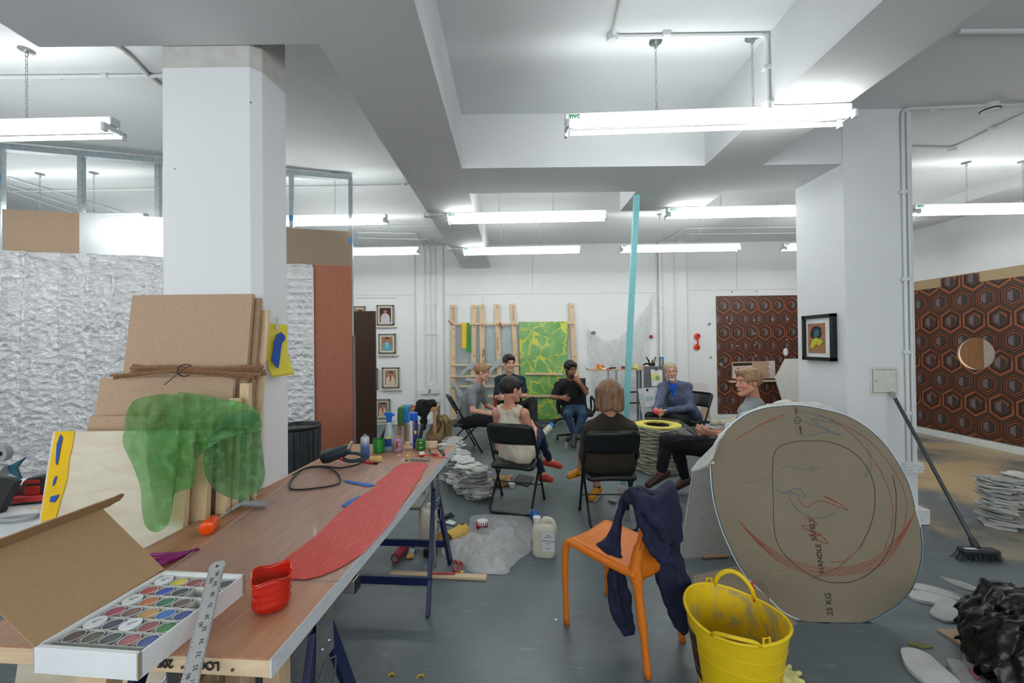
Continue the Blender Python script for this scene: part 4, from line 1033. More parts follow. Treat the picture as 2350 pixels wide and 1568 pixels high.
# ------------------------------------------------------------------ things lying on the door table
def glassy(name, rgb, alpha=0.35, rough=0.08):
    t = NT(name); t.set(Base_Color=srgb(*rgb), Roughness=rough, Alpha=alpha); t.b.inputs['Specular IOR Level'].default_value = 0.9; return t.m
M_redlat = mat('red_latex', (204, 34, 12), 0.18, var=0.2, scale=10, spec=0.8)
M_redclear = glassy('red_coated_plastic', (206, 34, 14), 0.78, 0.1)
# red cut-down bottle tub (square, ribbed)
c = G(624, 1395, TZ)
def sq(a, z):
    n = 2.7; r = (abs(math.cos(a)) ** n + abs(math.sin(a)) ** n) ** (-1 / n)
    return 1.02 * r * (1 + 0.022 * math.sin(z * 330 + 0.9 * math.sin(a * 2)))
t_ = thing('cut_bottle_tub', 'red coated cut-down ribbed plastic bottle at the near end of the table', 'tub', mx=Matrix.Translation(c) @ Matrix.Rotation(0.5, 4, 'Z'))
prof = [(0.0, 0.004), (0.030, 0.002), (0.037, 0.006), (0.042, 0.016)] + [(0.044, 0.02 + 0.004 * k) for k in range(17)]
ms = MB().lathe(prof, n=56, wob=sq, sy=0.86, cap=False)
for i, p in enumerate(ms.v):
    if p.z > 0.078: ms.v[i] = V((p.x, p.y, p.z + 0.004 * math.sin(math.atan2(p.y, p.x) * 3) + 0.012 * (p.y > 0.01)))
obj('tub_wall', ms, M_redclear, t_, solid=0.0012, angle=180)
obj('latex_inside', MB().lathe([(0, 0.012), (0.037, 0.012), (0.040, 0.05)], n=40, wob=lambda a, z: sq(a, 0), sy=0.86, cap=False), M_redlat, t_)
obj('rim_latex', MB().tube([V((0.0445 * math.cos(a) * sq(a, 0), 0.0385 * math.sin(a) * sq(a, 0), 0.086 + 0.004 * math.sin(3 * a) + (0.012 if math.sin(a) > 0.25 else 0))) for a in [k * PI / 24 for k in range(48)]], 0.002, 6, closed=True), M_redlat, t_)
# orange mallet
m0 = G(462, 1226, TZ + 0.026); m1 = G(500, 1186, TZ + 0.026); ax = (m1 - m0); ax.z = 0; ax.normalize()
hc_ = (m0 + m1) / 2; hc_.z = TZ + 0.0265
t_ = thing('mallet', 'orange headed mallet with a grey handle lying on the brown table', 'mallet', hc_)
mm = Matrix((ax.orthogonal().normalized(), ax.cross(ax.orthogonal().normalized()), ax)).transposed()
obj('head', MB().lathe([(0, -0.036), (0.020, -0.036), (0.0245, -0.033), (0.026, -0.028), (0.0262, 0.02), (0.024, 0.030), (0.018, 0.033), (0, 0.033)], hc_, 28, mm), mat('orange_plastic', (248, 84, 10), 0.22, var=0.03), t_, world=True)
sdir = (G(552, 1162, TZ) - G(500, 1186, TZ)); 
p0, p1 = G(498, 1190, TZ + 0.03), G(530, 1171, TZ + 0.022)
obj('shaft', MB().tube([hc_, p1], 0.0045, 10), M_zinc, t_, world=True)
p2, p3, p4 = G(552, 1158, TZ + 0.022), G(580, 1156, TZ + 0.017), G(612, 1158, TZ + 0.016)
obj('handle', MB().tube(spline([p1, p2, p3, p4], 6), [0.007] * 3 + [0.009] * 4 + [0.0125] * 6 + [0.0125] * 6, 14), M_grey, t_, world=True)
# spreader wire behind the mallet
tag(obj('metal_skewer', MB().tube([G(535, 1170, TZ + 0.012), G(602, 1130, TZ + 0.004)], 0.0025, 6), M_zinc, world=True), 'thin bright metal rod lying behind the mallet handle', 'rod')
# purple glove
t_ = None
pts = [G(352, 1288, TZ + 0.008), G(385, 1290, TZ + 0.012), G(410, 1280, TZ + 0.012), G(430, 1270, TZ + 0.008), G(456, 1259, TZ + 0.005)]
s_ = SDF((pts[0] - V((0.1, 0.08, 0.03))), (pts[-1] + V((0.04, 0.06, 0.06))), 0.003)
s_.cone(G(340, 1306, TZ + 0.014), G(424, 1270, TZ + 0.012), 0.014, 0.009, 0.008, flat=((0, 0, 1), 0.8))
s_.cone(G(345, 1275, TZ + 0.01), G(420, 1270, TZ + 0.009), 0.007, 0.005, 0.004).cone(G(350, 1287, TZ + 0.011), G(425, 1272, TZ + 0.009), 0.007, 0.005, 0.004)
s_.cone(G(420, 1271, TZ + 0.009), G(455, 1260, TZ + 0.005), 0.007, 0.003, 0.006).folds(0.0015, 90, 2)
M_purple = mat('purple_rubber', (138, 22, 112), 0.4, var=0.12, scale=20)
tag(obj('rubber_glove', s_.mesh(), M_purple, world=True, angle=180), 'crumpled purple rubber glove lying behind the paint box', 'glove')

# heat gun with its cable
c = G(790, 1062, TZ)
M_gun = mat('dark_teal_plastic', (34, 54, 64), 0.42)
hg = thing('heat_gun', 'dark teal heat gun lying on its side at the back left of the table', 'heat gun', c)
p = lambda x, y, h: G(x, y, TZ) + V((0, 0, 0)) if h is None else W(x, y, G(x, y + 30, TZ).y)
yb_ = G(790, 1072, TZ).y
q = lambda x, y, dy=0.0: W(x, y, yb_ + dy)
obj('motor_body', MB().tube([q(743, 1050), q(752, 1047), q(775, 1040), q(790, 1035), q(800, 1030)], [0.030, 0.040, 0.036, 0.031, 0.024], 20), M_gun, hg, world=True)
obj('motor_cap', MB().tube([q(741, 1051), q(752, 1047)], [0.034, 0.041], 20), M_black, hg, world=True)
obj('nozzle', MB().tube([q(798, 1030), q(804, 1022), q(808, 1014)], [0.013, 0.009, 0.008], 12), mat('bare_metal', (196, 190, 178), 0.3, 0.7), hg, world=True)
obj('handle', MB().tube(spline([q(775, 1048, -.01), q(800, 1058, -.01), q(826, 1056, -.01), q(840, 1050)], 5), 0.011, 12).tube(spline([q(785, 1042), q(805, 1040), q(822, 1042), q(838, 1048)], 5), 0.009, 12), M_gun, hg, world=True)
obj('trigger', MB().ball(q(784, 1053, -0.035), (0.010, 0.008, 0.010)), M_red, hg, world=True)
cz = TZ + 0.006
path = [G(832, 1058, cz + 0.01), G(820, 1066, cz), G(780, 1074, cz), G(740, 1070, cz), G(700, 1075, cz), G(670, 1100, cz), G(666, 1120, cz), G(685, 1124, cz), G(730, 1120, cz), G(770, 1113, cz), G(781, 1104, cz), G(772, 1085, cz), G(745, 1073, cz + 0.008), G(700, 1076, cz + 0.006), G(672, 1090, cz + 0.004)]
obj('cable', MB().tube(spline(path, 7), 0.0042, 8), M_black, hg, world=True)

# spray tin, bottles and pots at the far end
def can(label, px, py, r, h, bodym, capm, capr, caph, extra=None, name='spray_can'):
    c = G(px, py, TZ); t_ = thing(name, label, 'spray can', c)
    obj('can_body', MB().lathe([(r * 0.97, 0), (r, 0.004), (r, h - 0.006), (r * 0.9, h + 0.004), (r * 0.6, h + 0.010), (0, h + 0.011)], n=24), bodym, t_)
    return t_, c
t = NT('blue_white_label'); sep = t.n('ShaderNodeSeparateXYZ'); t.put(sep.inputs[0], t.coord())
g = t.math('ADD', sep.outputs[2], t.math('MULTIPLY', t.noise(80, 3), 0.012))
t.set(Base_Color=t.ramp(t.math('MULTIPLY', g, 5.0), [(0.05, srgb(52, 84, 150)), (0.42, srgb(92, 120, 176)), (0.6, srgb(196, 202, 212))]), Roughness=0.3, Metallic=0.1); M_can1 = t.m
t_, c = can('blue and white spray can without its cap, back left of the table', 838, 1052, 0.0265, 0.125, M_can1, None, 0, 0)
obj('valve', MB().lathe([(0.016, 0.130), (0.016, 0.138), (0.008, 0.139), (0.008, 0.147), (0, 0.148)], n=18), M_zinc, t_)
t = NT('white_purple_label'); sep = t.n('ShaderNodeSeparateXYZ'); t.put(sep.inputs[0], t.coord())
t.set(Base_Color=t.ramp(t.math('ADD', t.math('MULTIPLY', sep.outputs[0], 18.0), 0.5), [(0.45, srgb(214, 216, 222)), (0.5, srgb(50, 44, 110))]), Roughness=0.3); M_can2 = t.m
t_, c = can('tall white and purple spray can with a bright blue cap', 950, 1028, 0.0275, 0.185, M_can2, None, 0, 0)
obj('cap', MB().lathe([(0.027, 0.187), (0.0275, 0.188), (0.0265, 0.235), (0.024, 0.238), (0, 0.238)], n=24), mat('bright_blue_plastic', (12, 96, 200), 0.35), t_)
obj('barcode', MB().box((-0.016, -0.0225, 0.03), (0.018, 0.001, 0.016), Matrix.Rotation(-0.6, 3, 'Z')), M_dk, t_)
obj('yellow_badge', MB().box((0.016, -0.0225, 0.11), (0.015, 0.001, 0.022), Matrix.Rotation(0.62, 3, 'Z')), M_yel, t_)
def cutpot(label, px, py, r, h, mtl, fill, fillh, ribs=5, wavy=0.0, name='cut_bottle_pot', amp=0.03):
    c = G(px, py, TZ); t_ = thing(name, label, 'paint pot', c)
    n = 26; prof = [(r * 0.9, 0.0), (r * 0.98, 0.006)] + [(r * (1 + amp * math.sin(2 * PI * ribs * k / n)), 0.008 + (h - 0.008) * k / n) for k in range(n + 1)]
    mb = MB().lathe(prof, n=32, cap=False)
    for i, p_ in enumerate(mb.v):
        if p_.z > h - 0.002: mb.v[i] = V((p_.x, p_.y, p_.z + wavy * math.sin(3 * math.atan2(p_.y, p_.x))))
    obj('pot_wall', mb, mtl, t_, angle=180, solid=0.001)
    if fill: obj('paint_inside', MB().lathe([(r * 0.88, 0.003), (r * 0.93, 0.01), (r * 0.93, fillh), (0, fillh)], n=28), fill, t_)
    return t_
M_gp = glassy('green_coated', (16, 150, 40), 0.8, 0.1); M_gin = mat('green_latex', (10, 130, 32), 0.3, var=0.2)
cutpot('bright green ribbed cut-down bottle pot beside the uncapped spray can', 869, 1038, 0.035, 0.085, M_gp, M_gin, 0.06, 6, 0.003, amp=0.05)
cutpot('cut-down clear bottle pot holding pink-purple paint with a red drip', 914, 1036, 0.032, 0.095, glassy('pink_clear', (204, 170, 188), 0.4), mat('mauve_water', (138, 72, 112), 0.2, var=0.1), 0.055, 3, 0.002)
obj('red_drip', MB().box((0.002, -0.0325, 0.05), (0.010, 0.003, 0.05)), mat('crimson_paint', (180, 20, 40), 0.3), bpy.data.objects['cut_bottle_pot.001'], bevel=0.002)
cutpot('dark green cut-down bottle pot in front of the blue-capped spray can', 966, 1033, 0.030, 0.070, glassy('green_streaked', (50, 118, 44), 0.85, 0.15), mat('moss_green_paint', (62, 126, 50), 0.4, var=0.35, scale=60), 0.066, 2, 0.002)
# trigger spray bottle
c = G(893, 1034, TZ)
t_ = thing('trigger_spray_bottle', 'clear trigger spray bottle with a bright blue head and blue liquid', 'spray bottle', c)
prof = [(0.026, 0), (0.028, 0.005), (0.028, 0.07), (0.029, 0.09), (0.024, 0.12), (0.018, 0.16), (0.013, 0.18), (0.013, 0.19)]
obj('bottle', MB().lathe(prof, n=24, sx=1.15, sy=0.75), glassy('clear_bottle', (206, 222, 228), 0.36, 0.06), t_)
obj('liquid', MB().lathe([(0.024, 0.003), (0.026, 0.045), (0, 0.045)], n=24, sx=1.12, sy=0.7), mat('turquoise_liquid', (24, 130, 160), 0.15), t_)
obj('label', MB().box((0, -0.021, 0.055), (0.046, 0.002, 0.05)), mat('navy_label', (30, 64, 130), 0.4, var=0.4, scale=60), t_)
obj('label_flash', MB().prism([(-0.018, 0.083), (0.008, 0.102), (0.016, 0.100), (0.016, 0.084)], 0.002, (0, -0.020, 0), (1, 0, 0), (0, 0, 1)), M_yel, t_)
mb = MB().prism([(-0.034, 0.245), (-0.012, 0.252), (0.02, 0.250), (0.036, 0.238), (0.038, 0.226), (0.03, 0.229), (0.018, 0.222), (0.016, 0.188), (-0.014, 0.188), (-0.014, 0.222), (-0.026, 0.236)], 0.026, (0, 0.013, 0), (1, 0, 0), (0, 0, 1))
obj('spray_head', mb, mat('bright_blue_plastic', (12, 96, 200), 0.35), t_, bevel=0.003)
# sponge pieces
c = G(862, 1060, TZ)
s_ = SDF(c - V((0.05, 0.035, 0.0)), c + V((0.05, 0.04, 0.045)), 0.0025)
s_.cone(c + V((-0.025, 0, 0.018)), c + V((0.022, 0.004, 0.022)), 0.013, 0.013, 0.01, flat=((0, 1, 0), 1.6)).cone(c + V((-0.018, -0.01, 0.009)), c + V((0.032, -0.006, 0.009)), 0.009, 0.007, 0.005).folds(0.002, 160, 4)
M_sponge = mat('yellow_sponge', (214, 182, 116), 0.95, var=0.1, scale=120, bump=0.3)
tag(obj('sponge', s_.mesh(), M_sponge, world=True, angle=180), 'folded pale yellow sponge in front of the green pot', 'sponge')
# marker
a, b = G(826, 1057, TZ + 0.008), G(866, 1064, TZ + 0.008)
t_ = thing('marker_pen', 'blue and red marker pen lying by the sponge', 'marker', a)
d = (b - a); obj('barrel', MB().cyl(a, a + d * 0.8, 0.0075, 14), mat('marker_blue', (28, 44, 140), 0.35), t_, world=True)
obj('red_band', MB().cyl(a + d * 0.25, a + d * 0.8, 0.0077, 14, 0.0077), mat('marker_red', (196, 30, 50), 0.35), t_, world=True)
obj('cap', MB().cyl(a + d * 0.8, b, 0.0072, 14, 0.006), M_black, t_, world=True)
text('pen_lettering', 'edding', 0.008, a.lerp(b, 0.5) + V((0, -0.0066, 0.0042)), d, V((0, 0.5, 1)), M_tray, t_)
# small red jar, scraper, brushes, rods, dabs
c = G(968, 1049, TZ)
t_ = thing('small_jar', 'small jar of red paint with a white lid near the far edge', 'jar', c)
obj('jar_body', MB().lathe([(0.014, 0), (0.015, 0.002), (0.015, 0.017)], n=20), M_redlat, t_)
obj('lid', MB().lathe([(0.0165, 0.017), (0.0168, 0.019), (0.0165, 0.028), (0.015, 0.030), (0, 0.030)], n=24), M_tray, t_)
a, b = G(941, 1053, TZ + 0.008), G(986, 1055, TZ + 0.008)
t_ = thing('scraper_handle', 'grey curved handle lying in front of the small red jar', 'tool handle', a)
obj('handle', MB().tube(spline([a, a.lerp(b, 0.5) + V((0, 0, 0.003)), b], 5), 0.0085, 12, flat=0.8), M_grey, t_, world=True)
obj('hanging_hole', MB().cyl(b - (b - a) * 0.06 + V((0, -0.006, 0.006)), b - (b - a) * 0.06 + V((0, -0.0066, 0.0078)), 0.003, 10), M_black, t_, world=True)
def brush(label, a, b, c_, wm, bm_, hm, wd=0.018):
    """handle end a, ferrule b, bristle tip c"""
    t_ = thing('paint_brush', label, 'paint brush', a); up = (0, 0, 1)
    obj('handle', MB().bar(a, b, wd * 0.5, 0.008).bar(a.lerp(b, 0.6), b, wd * 0.8, 0.009), hm, t_, world=True, bevel=0.002)
    obj('ferrule', MB().bar(b, b.lerp(c_, 0.35), wd, 0.010), M_zinc, t_, world=True)
    obj('bristles', MB().bar(b.lerp(c_, 0.35), c_, wd * 1.05, 0.009), bm_, t_, world=True, bevel=0.002)
    return t_
z = TZ + 0.008
brush('black handled brush lying at the far right corner of the table', G(1019, 1044, z), G(1013, 1032, z), G(1009, 1024, z), None, M_dk, M_black, 0.03)
brush('brush with pink-red bristles lying beside the small jar', G(984, 1032, z), G(990, 1039, z), G(1003, 1045, z), None, mat('pink_bristle', (172, 56, 74), 0.8, var=0.3), M_dk, 0.02)
tag(obj('red_stirrer', MB().tube([G(972, 1044, TZ + 0.012), G(1030, 1052, TZ + 0.006)], 0.004, 8, flat=0.6), mat('red_plastic', (196, 24, 30), 0.3), world=True), 'thin red plastic stirrer pointing over the right table edge', 'stirrer')
tag(obj('blue_disc', MB().lathe([(0, 0.0), (0.012, 0), (0.012, 0.002), (0, 0.002)], G(1024, 1025, TZ), 18), mat('sky_blue', (96, 178, 214), 0.4), world=True), 'pale blue paint disc at the far right corner of the table', 'disc')
tag(obj('yellow_dab', MB().ball(G(934, 1047, TZ + 0.006), (0.009, 0.008, 0.010)), mat('yellow_latex_dab', (236, 206, 20), 0.4), world=True, angle=180), 'yellow scrap of latex beside the grey handle', 'latex scrap')
tag(obj('yellow_dab', MB().ball(G(951, 1046, TZ + 0.003), (0.006, 0.006, 0.004)), mat('yellow_latex_dab', (236, 206, 20), 0.4), world=True, angle=180), 'tiny yellow scrap of latex behind the grey handle', 'latex scrap')
tag(obj('green_dab', MB().ball(G(933, 1056, TZ + 0.005), (0.009, 0.008, 0.006)), M_gin, world=True, angle=180), 'green scrap of latex under the yellow one on the table', 'latex scrap')
for (x, y), lab in zip(((916, 1045), (926, 1056)), ('white plastic cross spacer beside the pink pot', 'white plastic cross spacer by the green scrap')):
    c = G(x, y, TZ + 0.002); tag(obj('tile_spacer', MB().box(c, (0.022, 0.004, 0.003)).box(c, (0.004, 0.018, 0.003)), M_tray, world=True), lab, 'spacer')
tag(obj('pine_block', MB().bar(G(930, 1022, TZ + 0.022), G(1004, 1020, TZ + 0.022), 0.022, 0.044), M_pine_x, world=True, bevel=0.002), 'square pine block standing behind the pots at the far end of the table', 'wood block')
tag(obj('card_piece', MB().poly([G(808, 1020, TZ + 0.001), G(846, 1020, TZ + 0.001), G(852, 1045, TZ + 0.001), G(818, 1045, TZ + 0.001), G(806, 1035, TZ + 0.001)], 0.003, (0, 0, -1)), mat('tan_card', (176, 140, 112), 0.8), world=True), 'tan card offcut under the heat gun nozzle', 'card')
a = G(862, 1022, TZ); b = W(886, 980, a.y + 0.06)
tag(obj('cutting_tool', MB().poly([a, G(880, 1018, TZ), W(892, 975, a.y + 0.03), W(886, 977, a.y + 0.03)], 0.003, (0, 1, 0)), M_dk, world=True), 'dark triangular blade leaning behind the green pot', 'blade')
a = G(956, 1018, TZ)
tag(obj('saw_tool', MB().poly([a, G(968, 1014, TZ), W(973, 972, a.y + 0.02), W(967, 974, a.y + 0.02)], 0.003, (0, 1, 0)), M_dk, world=True), 'narrow dark blade standing behind the blue-capped can', 'blade')
# under the near end
tag(obj('corrugated_hose', MB().tube([V((x, 0.78 + 0.03 * math.sin(x * 3), 0.74 + 0.04 * math.sin(x * 2))) for x in [-1.35 + 0.006 * k for k in range(45)]], [0.04 if k % 2 else 0.033 for k in range(45)], 16), M_black, world=True, angle=180), 'black corrugated hose at the bottom left corner of the photo', 'hose')
a = G(90, 1560, 0.66)
tag(obj('timber_upright', MB().bx(-1.00, 0.92, 0.0, -0.93, 0.96, TZ - TH - 0.002), M_pine, world=True, bevel=0.002), 'pale pine upright under the table below the paint box', 'timber')
tag(obj('red_board', MB().bx(-0.92, 0.925, 0.0, -0.70, 0.945, 0.715), mat('dull_red_board', (128, 44, 42), 0.6), world=True), 'dull red board standing under the paint box', 'board')
for i, x in enumerate((-0.84, -0.77, -0.70)):
    tag(obj('pine_offcut', MB().bx(x, 1.02 + 0.05 * i, 0.0, x + 0.045, 1.08 + 0.05 * i, 0.66 - 0.02 * i), M_pine, world=True, bevel=0.002), 'pine offcut on end under the table front, %s' % ('nearest the steel rule', 'the middle one', 'the right one')[i], 'offcut', 'pine offcuts under the table')
# ------------------------------------------------------------------ patterned paper: nested hexagons in browns, orange and grey
def hexpaper(name, ax0, ax1, w=0.262, st=1.137):
    t = NT(name)
    sep = t.n('ShaderNodeSeparateXYZ'); t.put(sep.inputs[0], t.n('ShaderNodeTexCoord').outputs['Object'])
    M = t.math
    x = M('DIVIDE', sep.outputs[ax0], w); y = M('DIVIDE', sep.outputs[ax1], w * st)
    S3 = 1.7320508
    def wrap(v, p, o): return M('SUBTRACT', M('MODULO', M('ADD', M('ADD', v, o), p * 400), p), p / 2)
    ax_, ay = wrap(x, 1.0, 0.0), wrap(y, S3, 0.0)
    bx_, by = wrap(x, 1.0, 0.5), wrap(y, S3, S3 / 2)
    da = M('ADD', M('MULTIPLY', ax_, ax_), M('MULTIPLY', ay, ay)); db = M('ADD', M('MULTIPLY', bx_, bx_), M('MULTIPLY', by, by))
    sel = M('LESS_THAN', db, da)
    def pick(a, b): return M('ADD', M('MULTIPLY', a, M('SUBTRACT', 1.0, sel)), M('MULTIPLY', b, sel))
    gx, gy = pick(ax_, bx_), pick(ay, by)
    qx, qy = M('ABSOLUTE', gx), M('ABSOLUTE', gy)
    d = M('MAXIMUM', qx, M('ADD', M('MULTIPLY', qx, 0.5), M('MULTIPLY', qy, 0.8660254)))
    d2 = M('MULTIPLY', d, 2.0)
    DK, BR, OR, GY, D2, MB_ = srgb(44, 33, 31), srgb(88, 54, 36), srgb(150, 82, 44), srgb(112, 98, 100), srgb(62, 52, 48), srgb(120, 66, 36)
    A_ = t.ramp(d2, [(0.0, D2), (0.42, DK), (0.52, OR), (0.60, DK), (0.70, MB_), (0.80, DK), (0.90, BR)], 'CONSTANT')
    B_ = t.ramp(d2, [(0.0, D2), (0.42, BR), (0.56, DK), (0.76, OR), (0.93, DK)], 'CONSTANT')
    Bl = t.ramp(d2, [(0.0, D2), (0.42, OR), (0.52, BR), (0.62, DK), (0.78, MB_), (0.93, DK)], 'CONSTANT')
    right = M('GREATER_THAN', gx, 0.0)
    lower = M('LESS_THAN', gy, 0.05)
    Bc = t.mix(M('MAXIMUM', right, lower), Bl, B_)
    col = t.mix(sel, A_, Bc)
    core = M('MULTIPLY', M('LESS_THAN', d2, 0.40), right)
    col = t.mix(core, col, GY)
    t.set(Base_Color=col, Roughness=0.45)
    return t.m
M_hexb = hexpaper('hexagon_paper_back', 0, 2)
M_hexr = hexpaper('hexagon_paper_right', 1, 2, 0.30)
a = W(1643, 680, BACK); b = W(1835, 676, BACK); cb = W(1652, 958, BACK)
tag(obj('hexagon_wallpaper_sheet', MB().bx(a.x, BACK - 0.022, 0.13, 5.75, BACK - 0.001, a.z), M_hexb, world=True, smooth=False), 'panel papered with brown and orange hexagons on the far wall', 'patterned panel')
pl_ = bpy.data.objects['hexagon_wallpaper_sheet']; 
# right wall: tan board with patterned paper over it, both cut by the hole
hy, hz = HOLE
zt1 = W(2100, 648, 1).z
zT = CAMH + 0.945; zP = CAMH + 0.80
tag(obj('tan_board', holed_sheet(RIGHT - 0.02, 3.2, BACK - 0.05, 0.11, zT, hy, hz, 0.235, 0.225, 0.019), mat('tan_mdf', (172, 150, 116), 0.7, var=0.04)), 'tan board lining the right wall above and behind the hexagon paper', 'wall board')
mp_ = holed_sheet(RIGHT - 0.026, 3.2, BACK - 0.05, 0.115, zP, hy, hz, 0.235, 0.225, 0.005)
o_ = obj('patterned_paper', mp_, M_hexr, smooth=False); tag(o_, 'brown and orange hexagon paper on the right wall around an oval hole', 'wallpaper')
ys = [PL(x, 690, (RIGHT, 0, 0), (1, 0, 0)).y for x in (2163, 2252)]
obj('paper_step', MB().bx(RIGHT - 0.026, ys[1], zP - 0.002, RIGHT - 0.021, ys[0], zP + 0.13), M_hexr, o_, smooth=False)

# ------------------------------------------------------------------ timber rack on the far wall
def BW_(px, py, off=0.0): return W(px, py, BACK - off)
uprights = [(1040, 700, 1040, 968, 'left end'), (1088, 700, 1086, 860, 'second'), (1105, 699, 1108, 862, 'third'), (1140, 698, 1146, 850, 'fourth'), (1176, 697, 1186, 860, 'fifth'), (1310, 696, 1327, 975, 'right end')]
M_stamp = mat('grey_stamp_ink', (72, 66, 62), 0.7)
rk = thing('timber_rack', 'rack of pale pine uprights and rails screwed together, leaning on the far wall', 'timber rack', BW_(1180, 968, 0.1))
for x0, y0, x1, y1, nm in uprights:
    a, b = BW_(x0, y0, 0.05), BW_(x1, y1, 0.05)
    if nm in ('left end', 'right end'): b = a + (b - a) * ((a.z - 0.01) / (a.z - b.z))
    else: b = a + (b - a) * ((a.z - (0.12 if nm != 'third' else 0.12)) / (a.z - b.z))
    u_ = obj('upright', MB().bar(a, b, 0.095, 0.038, (0, 1, 0)), M_pine, rk, world=True, bevel=0.004); _mx[u_.name] = mxof(rk)
    for k in (0.03, 0.2, 0.45):
        c = a.lerp(b, k); obj('knot', MB().cyl(c + V((0.01, -0.0185, 0)), c + V((0.01, -0.0215, 0)), 0.012, 10), mat('knot_brown', (110, 74, 50)), u_, world=True)
    if nm == 'third':
        c = BW_(1110, 825, 0.072); text('timber_lettering', 'ABSU Timber', 0.075, c, (0.02, 0, -1), (1, 0, 0), M_stamp, u_, bold=0.001)
    if nm in ('left end', 'fourth', 'fifth'):
        c = BW_({'left end': 1040, 'fourth': 1142, 'fifth': 1178}[nm], {'left end': 722, 'fourth': 790, 'fifth': 722}[nm], 0.072); text('timber_lettering', 'C24 KD 0617', 0.045, c, (0.02, 0, -1), (1, 0, 0), M_stamp, u_)
for y0, y1, x0, x1, hgt in ((744, 742, 1036, 1318, 0.036), (838, 836, 1036, 1325, 0.036), (864, 862, 1036, 1327, 0.036), (858, 858, 1205, 1290, 0.042), (887, 886, 1036, 1290, 0.036), (910, 909, 1118, 1275, 0.036)):
    a, b = BW_(x0, y0, 0.085), BW_(x1, y1, 0.085); obj('rail', MB().bar(a, b, 0.03, hgt), M_pine_x, rk, world=True, bevel=0.003)
# things hung on the rack
def strip(name, label, pts, m, off=0.115, th=0.006, cat='strip'):
    return tag(obj(name, MB().poly([BW_(x, y, off) for x, y in pts], th, (0, 1, 0)), m, world=True, bevel=0.001), label, cat)
strip('latex_strip', 'yellow latex strip hanging from the top rail of the rack', [(1060, 741), (1071, 741), (1070, 800), (1060, 799)], mat('yellow_latex2', (232, 184, 10), 0.35))
strip('latex_strip', 'green latex strip hanging beside the yellow one on the rack', [(1071, 741), (1077, 741), (1081, 809), (1070, 808)], mat('green_latex2', (6, 140, 50), 0.35))
M_rb = mat('red_brown_handle', (178, 74, 54), 0.5)
for (p, q), lab in zip((((1026, 734), (1038, 744)), ((1145, 738), (1152, 753))), ('small red clip at the left end of the top rail', 'small red clip on the fourth upright of the rack')):
    a, b = BW_(*p, 0.13), BW_(*q, 0.11); t_ = thing('spring_clip', lab, 'clip', b)
    obj('clip_jaw', MB().tube([a.lerp(b, .2), b], [0.022, 0.012], 8, flat=0.5), M_rb, t_, world=True); obj('clip_pin', MB().cyl(b - V((0.02, 0, 0)), b + V((0.02, 0, 0)), 0.006, 8), M_black, t_, world=True)
# grey insole-like felt shapes
M_felt = mat('grey_felt', (172, 178, 178), 0.9, var=0.04)
def sole(label, cx, cy, L, ang, wd=11, off=0.118):
    pts = []
    for k in range(28):
        a = 2 * PI * k / 28; u = math.cos(a); v = math.sin(a)
        wv = wd * (0.85 + 0.25 * u - 0.42 * math.exp(-((u + 0.1) / 0.35) ** 2))
        x = u * L / 2; y = v * wv + 2.0 * math.sin(u * 3)
        pts.append((cx + x * math.cos(ang) - y * math.sin(ang), cy + x * math.sin(ang) + y * math.cos(ang)))
    strip('felt_sole', label, pts, M_felt, off, 0.006, 'felt shape')
sole('grey felt sole shape on the rack above the seated grey T-shirt man', 1072, 847, 44, -0.85, 8)
sole('grey felt sole shape between the heads of the two men at the rack', 1133, 843, 46, -0.95, 9)
sole('grey felt sole shape low on the rack by the black folding chair', 1050, 893, 46, 0.85, 8)
sole('grey felt sole shape lying flat above the grey T-shirt shoulder', 1084, 873, 34, 0.05, 8)
sole('grey felt sole shape behind the left shoulder of the teal T-shirt man', 1155, 862, 30, -0.7, 7, 0.116)
# green printed film hung on the rack
t = NT('green_yellow_print')
v1 = t.n('ShaderNodeTexVoronoi', feature='DISTANCE_TO_EDGE'); v1.inputs['Scale'].default_value = 4.6
wv = t.n('ShaderNodeVectorMath', operation='ADD'); t.put(wv.inputs[0], t.coord())
nn = t.n('ShaderNodeTexNoise'); nn.inputs['Scale'].default_value = 5; nn.inputs['Detail'].default_value = 4; t.put(nn.inputs['Vector'], t.coord())
sc_ = t.n('ShaderNodeVectorMath', operation='SCALE'); t.put(sc_.inputs[0], nn.outputs['Color']); sc_.inputs['Scale'].default_value = 0.16
t.put(wv.inputs[1], sc_); t.put(v1.inputs['Vector'], wv)
th_ = t.math('MULTIPLY', t.noise(7, 3), 0.10)
m_ = t.ramp(t.math('SUBTRACT', v1.outputs['Distance'], th_), [(0.0, (1, 1, 1, 1)), (0.02, (0, 0, 0, 1))])
bk = t.ramp(t.noise(3.2, 4, 0.6), [(0.42, (0.1, 0.1, 0.1, 1)), (0.56, (1, 1, 1, 1))])
t.set(Base_Color=t.mix(t.math('MULTIPLY', m_, bk), t.ramp(t.noise(2.5, 4), [(0.3, srgb(96, 164, 80)), (0.7, srgb(146, 192, 120))]), srgb(214, 214, 76)), Roughness=0.35, Alpha=0.85)
M_gprint = t.m
a, b, c, d = [BW_(x, y, 0.13) for x, y in ((1191, 739), (1303, 738), (1303, 972), (1196, 973))]
d.z = c.z = 0.07
def fn(u, v):
    p = a.lerp(b, u).lerp(d.lerp(c, u), v); return p + V((0, -0.008 * math.sin(u * 21 + v * 3) * v - 0.010 * nz((u * 3, 0, v * 6), 1.5), 0))
tag(obj('printed_film', MB().grid(fn, 40, 60), M_gprint, world=True, angle=180, solid=0.0015), 'translucent green film with a yellow net pattern hung on the rack', 'printed film')
a, b = BW_(1205, 858, 0.16), BW_(1292, 859, 0.16)
tag(obj('rail_batten', MB().bar(a, b, 0.02, 0.04), M_pine_x, world=True, bevel=0.002), 'pine batten across the green film at the dark-haired man\'s head height', 'batten')
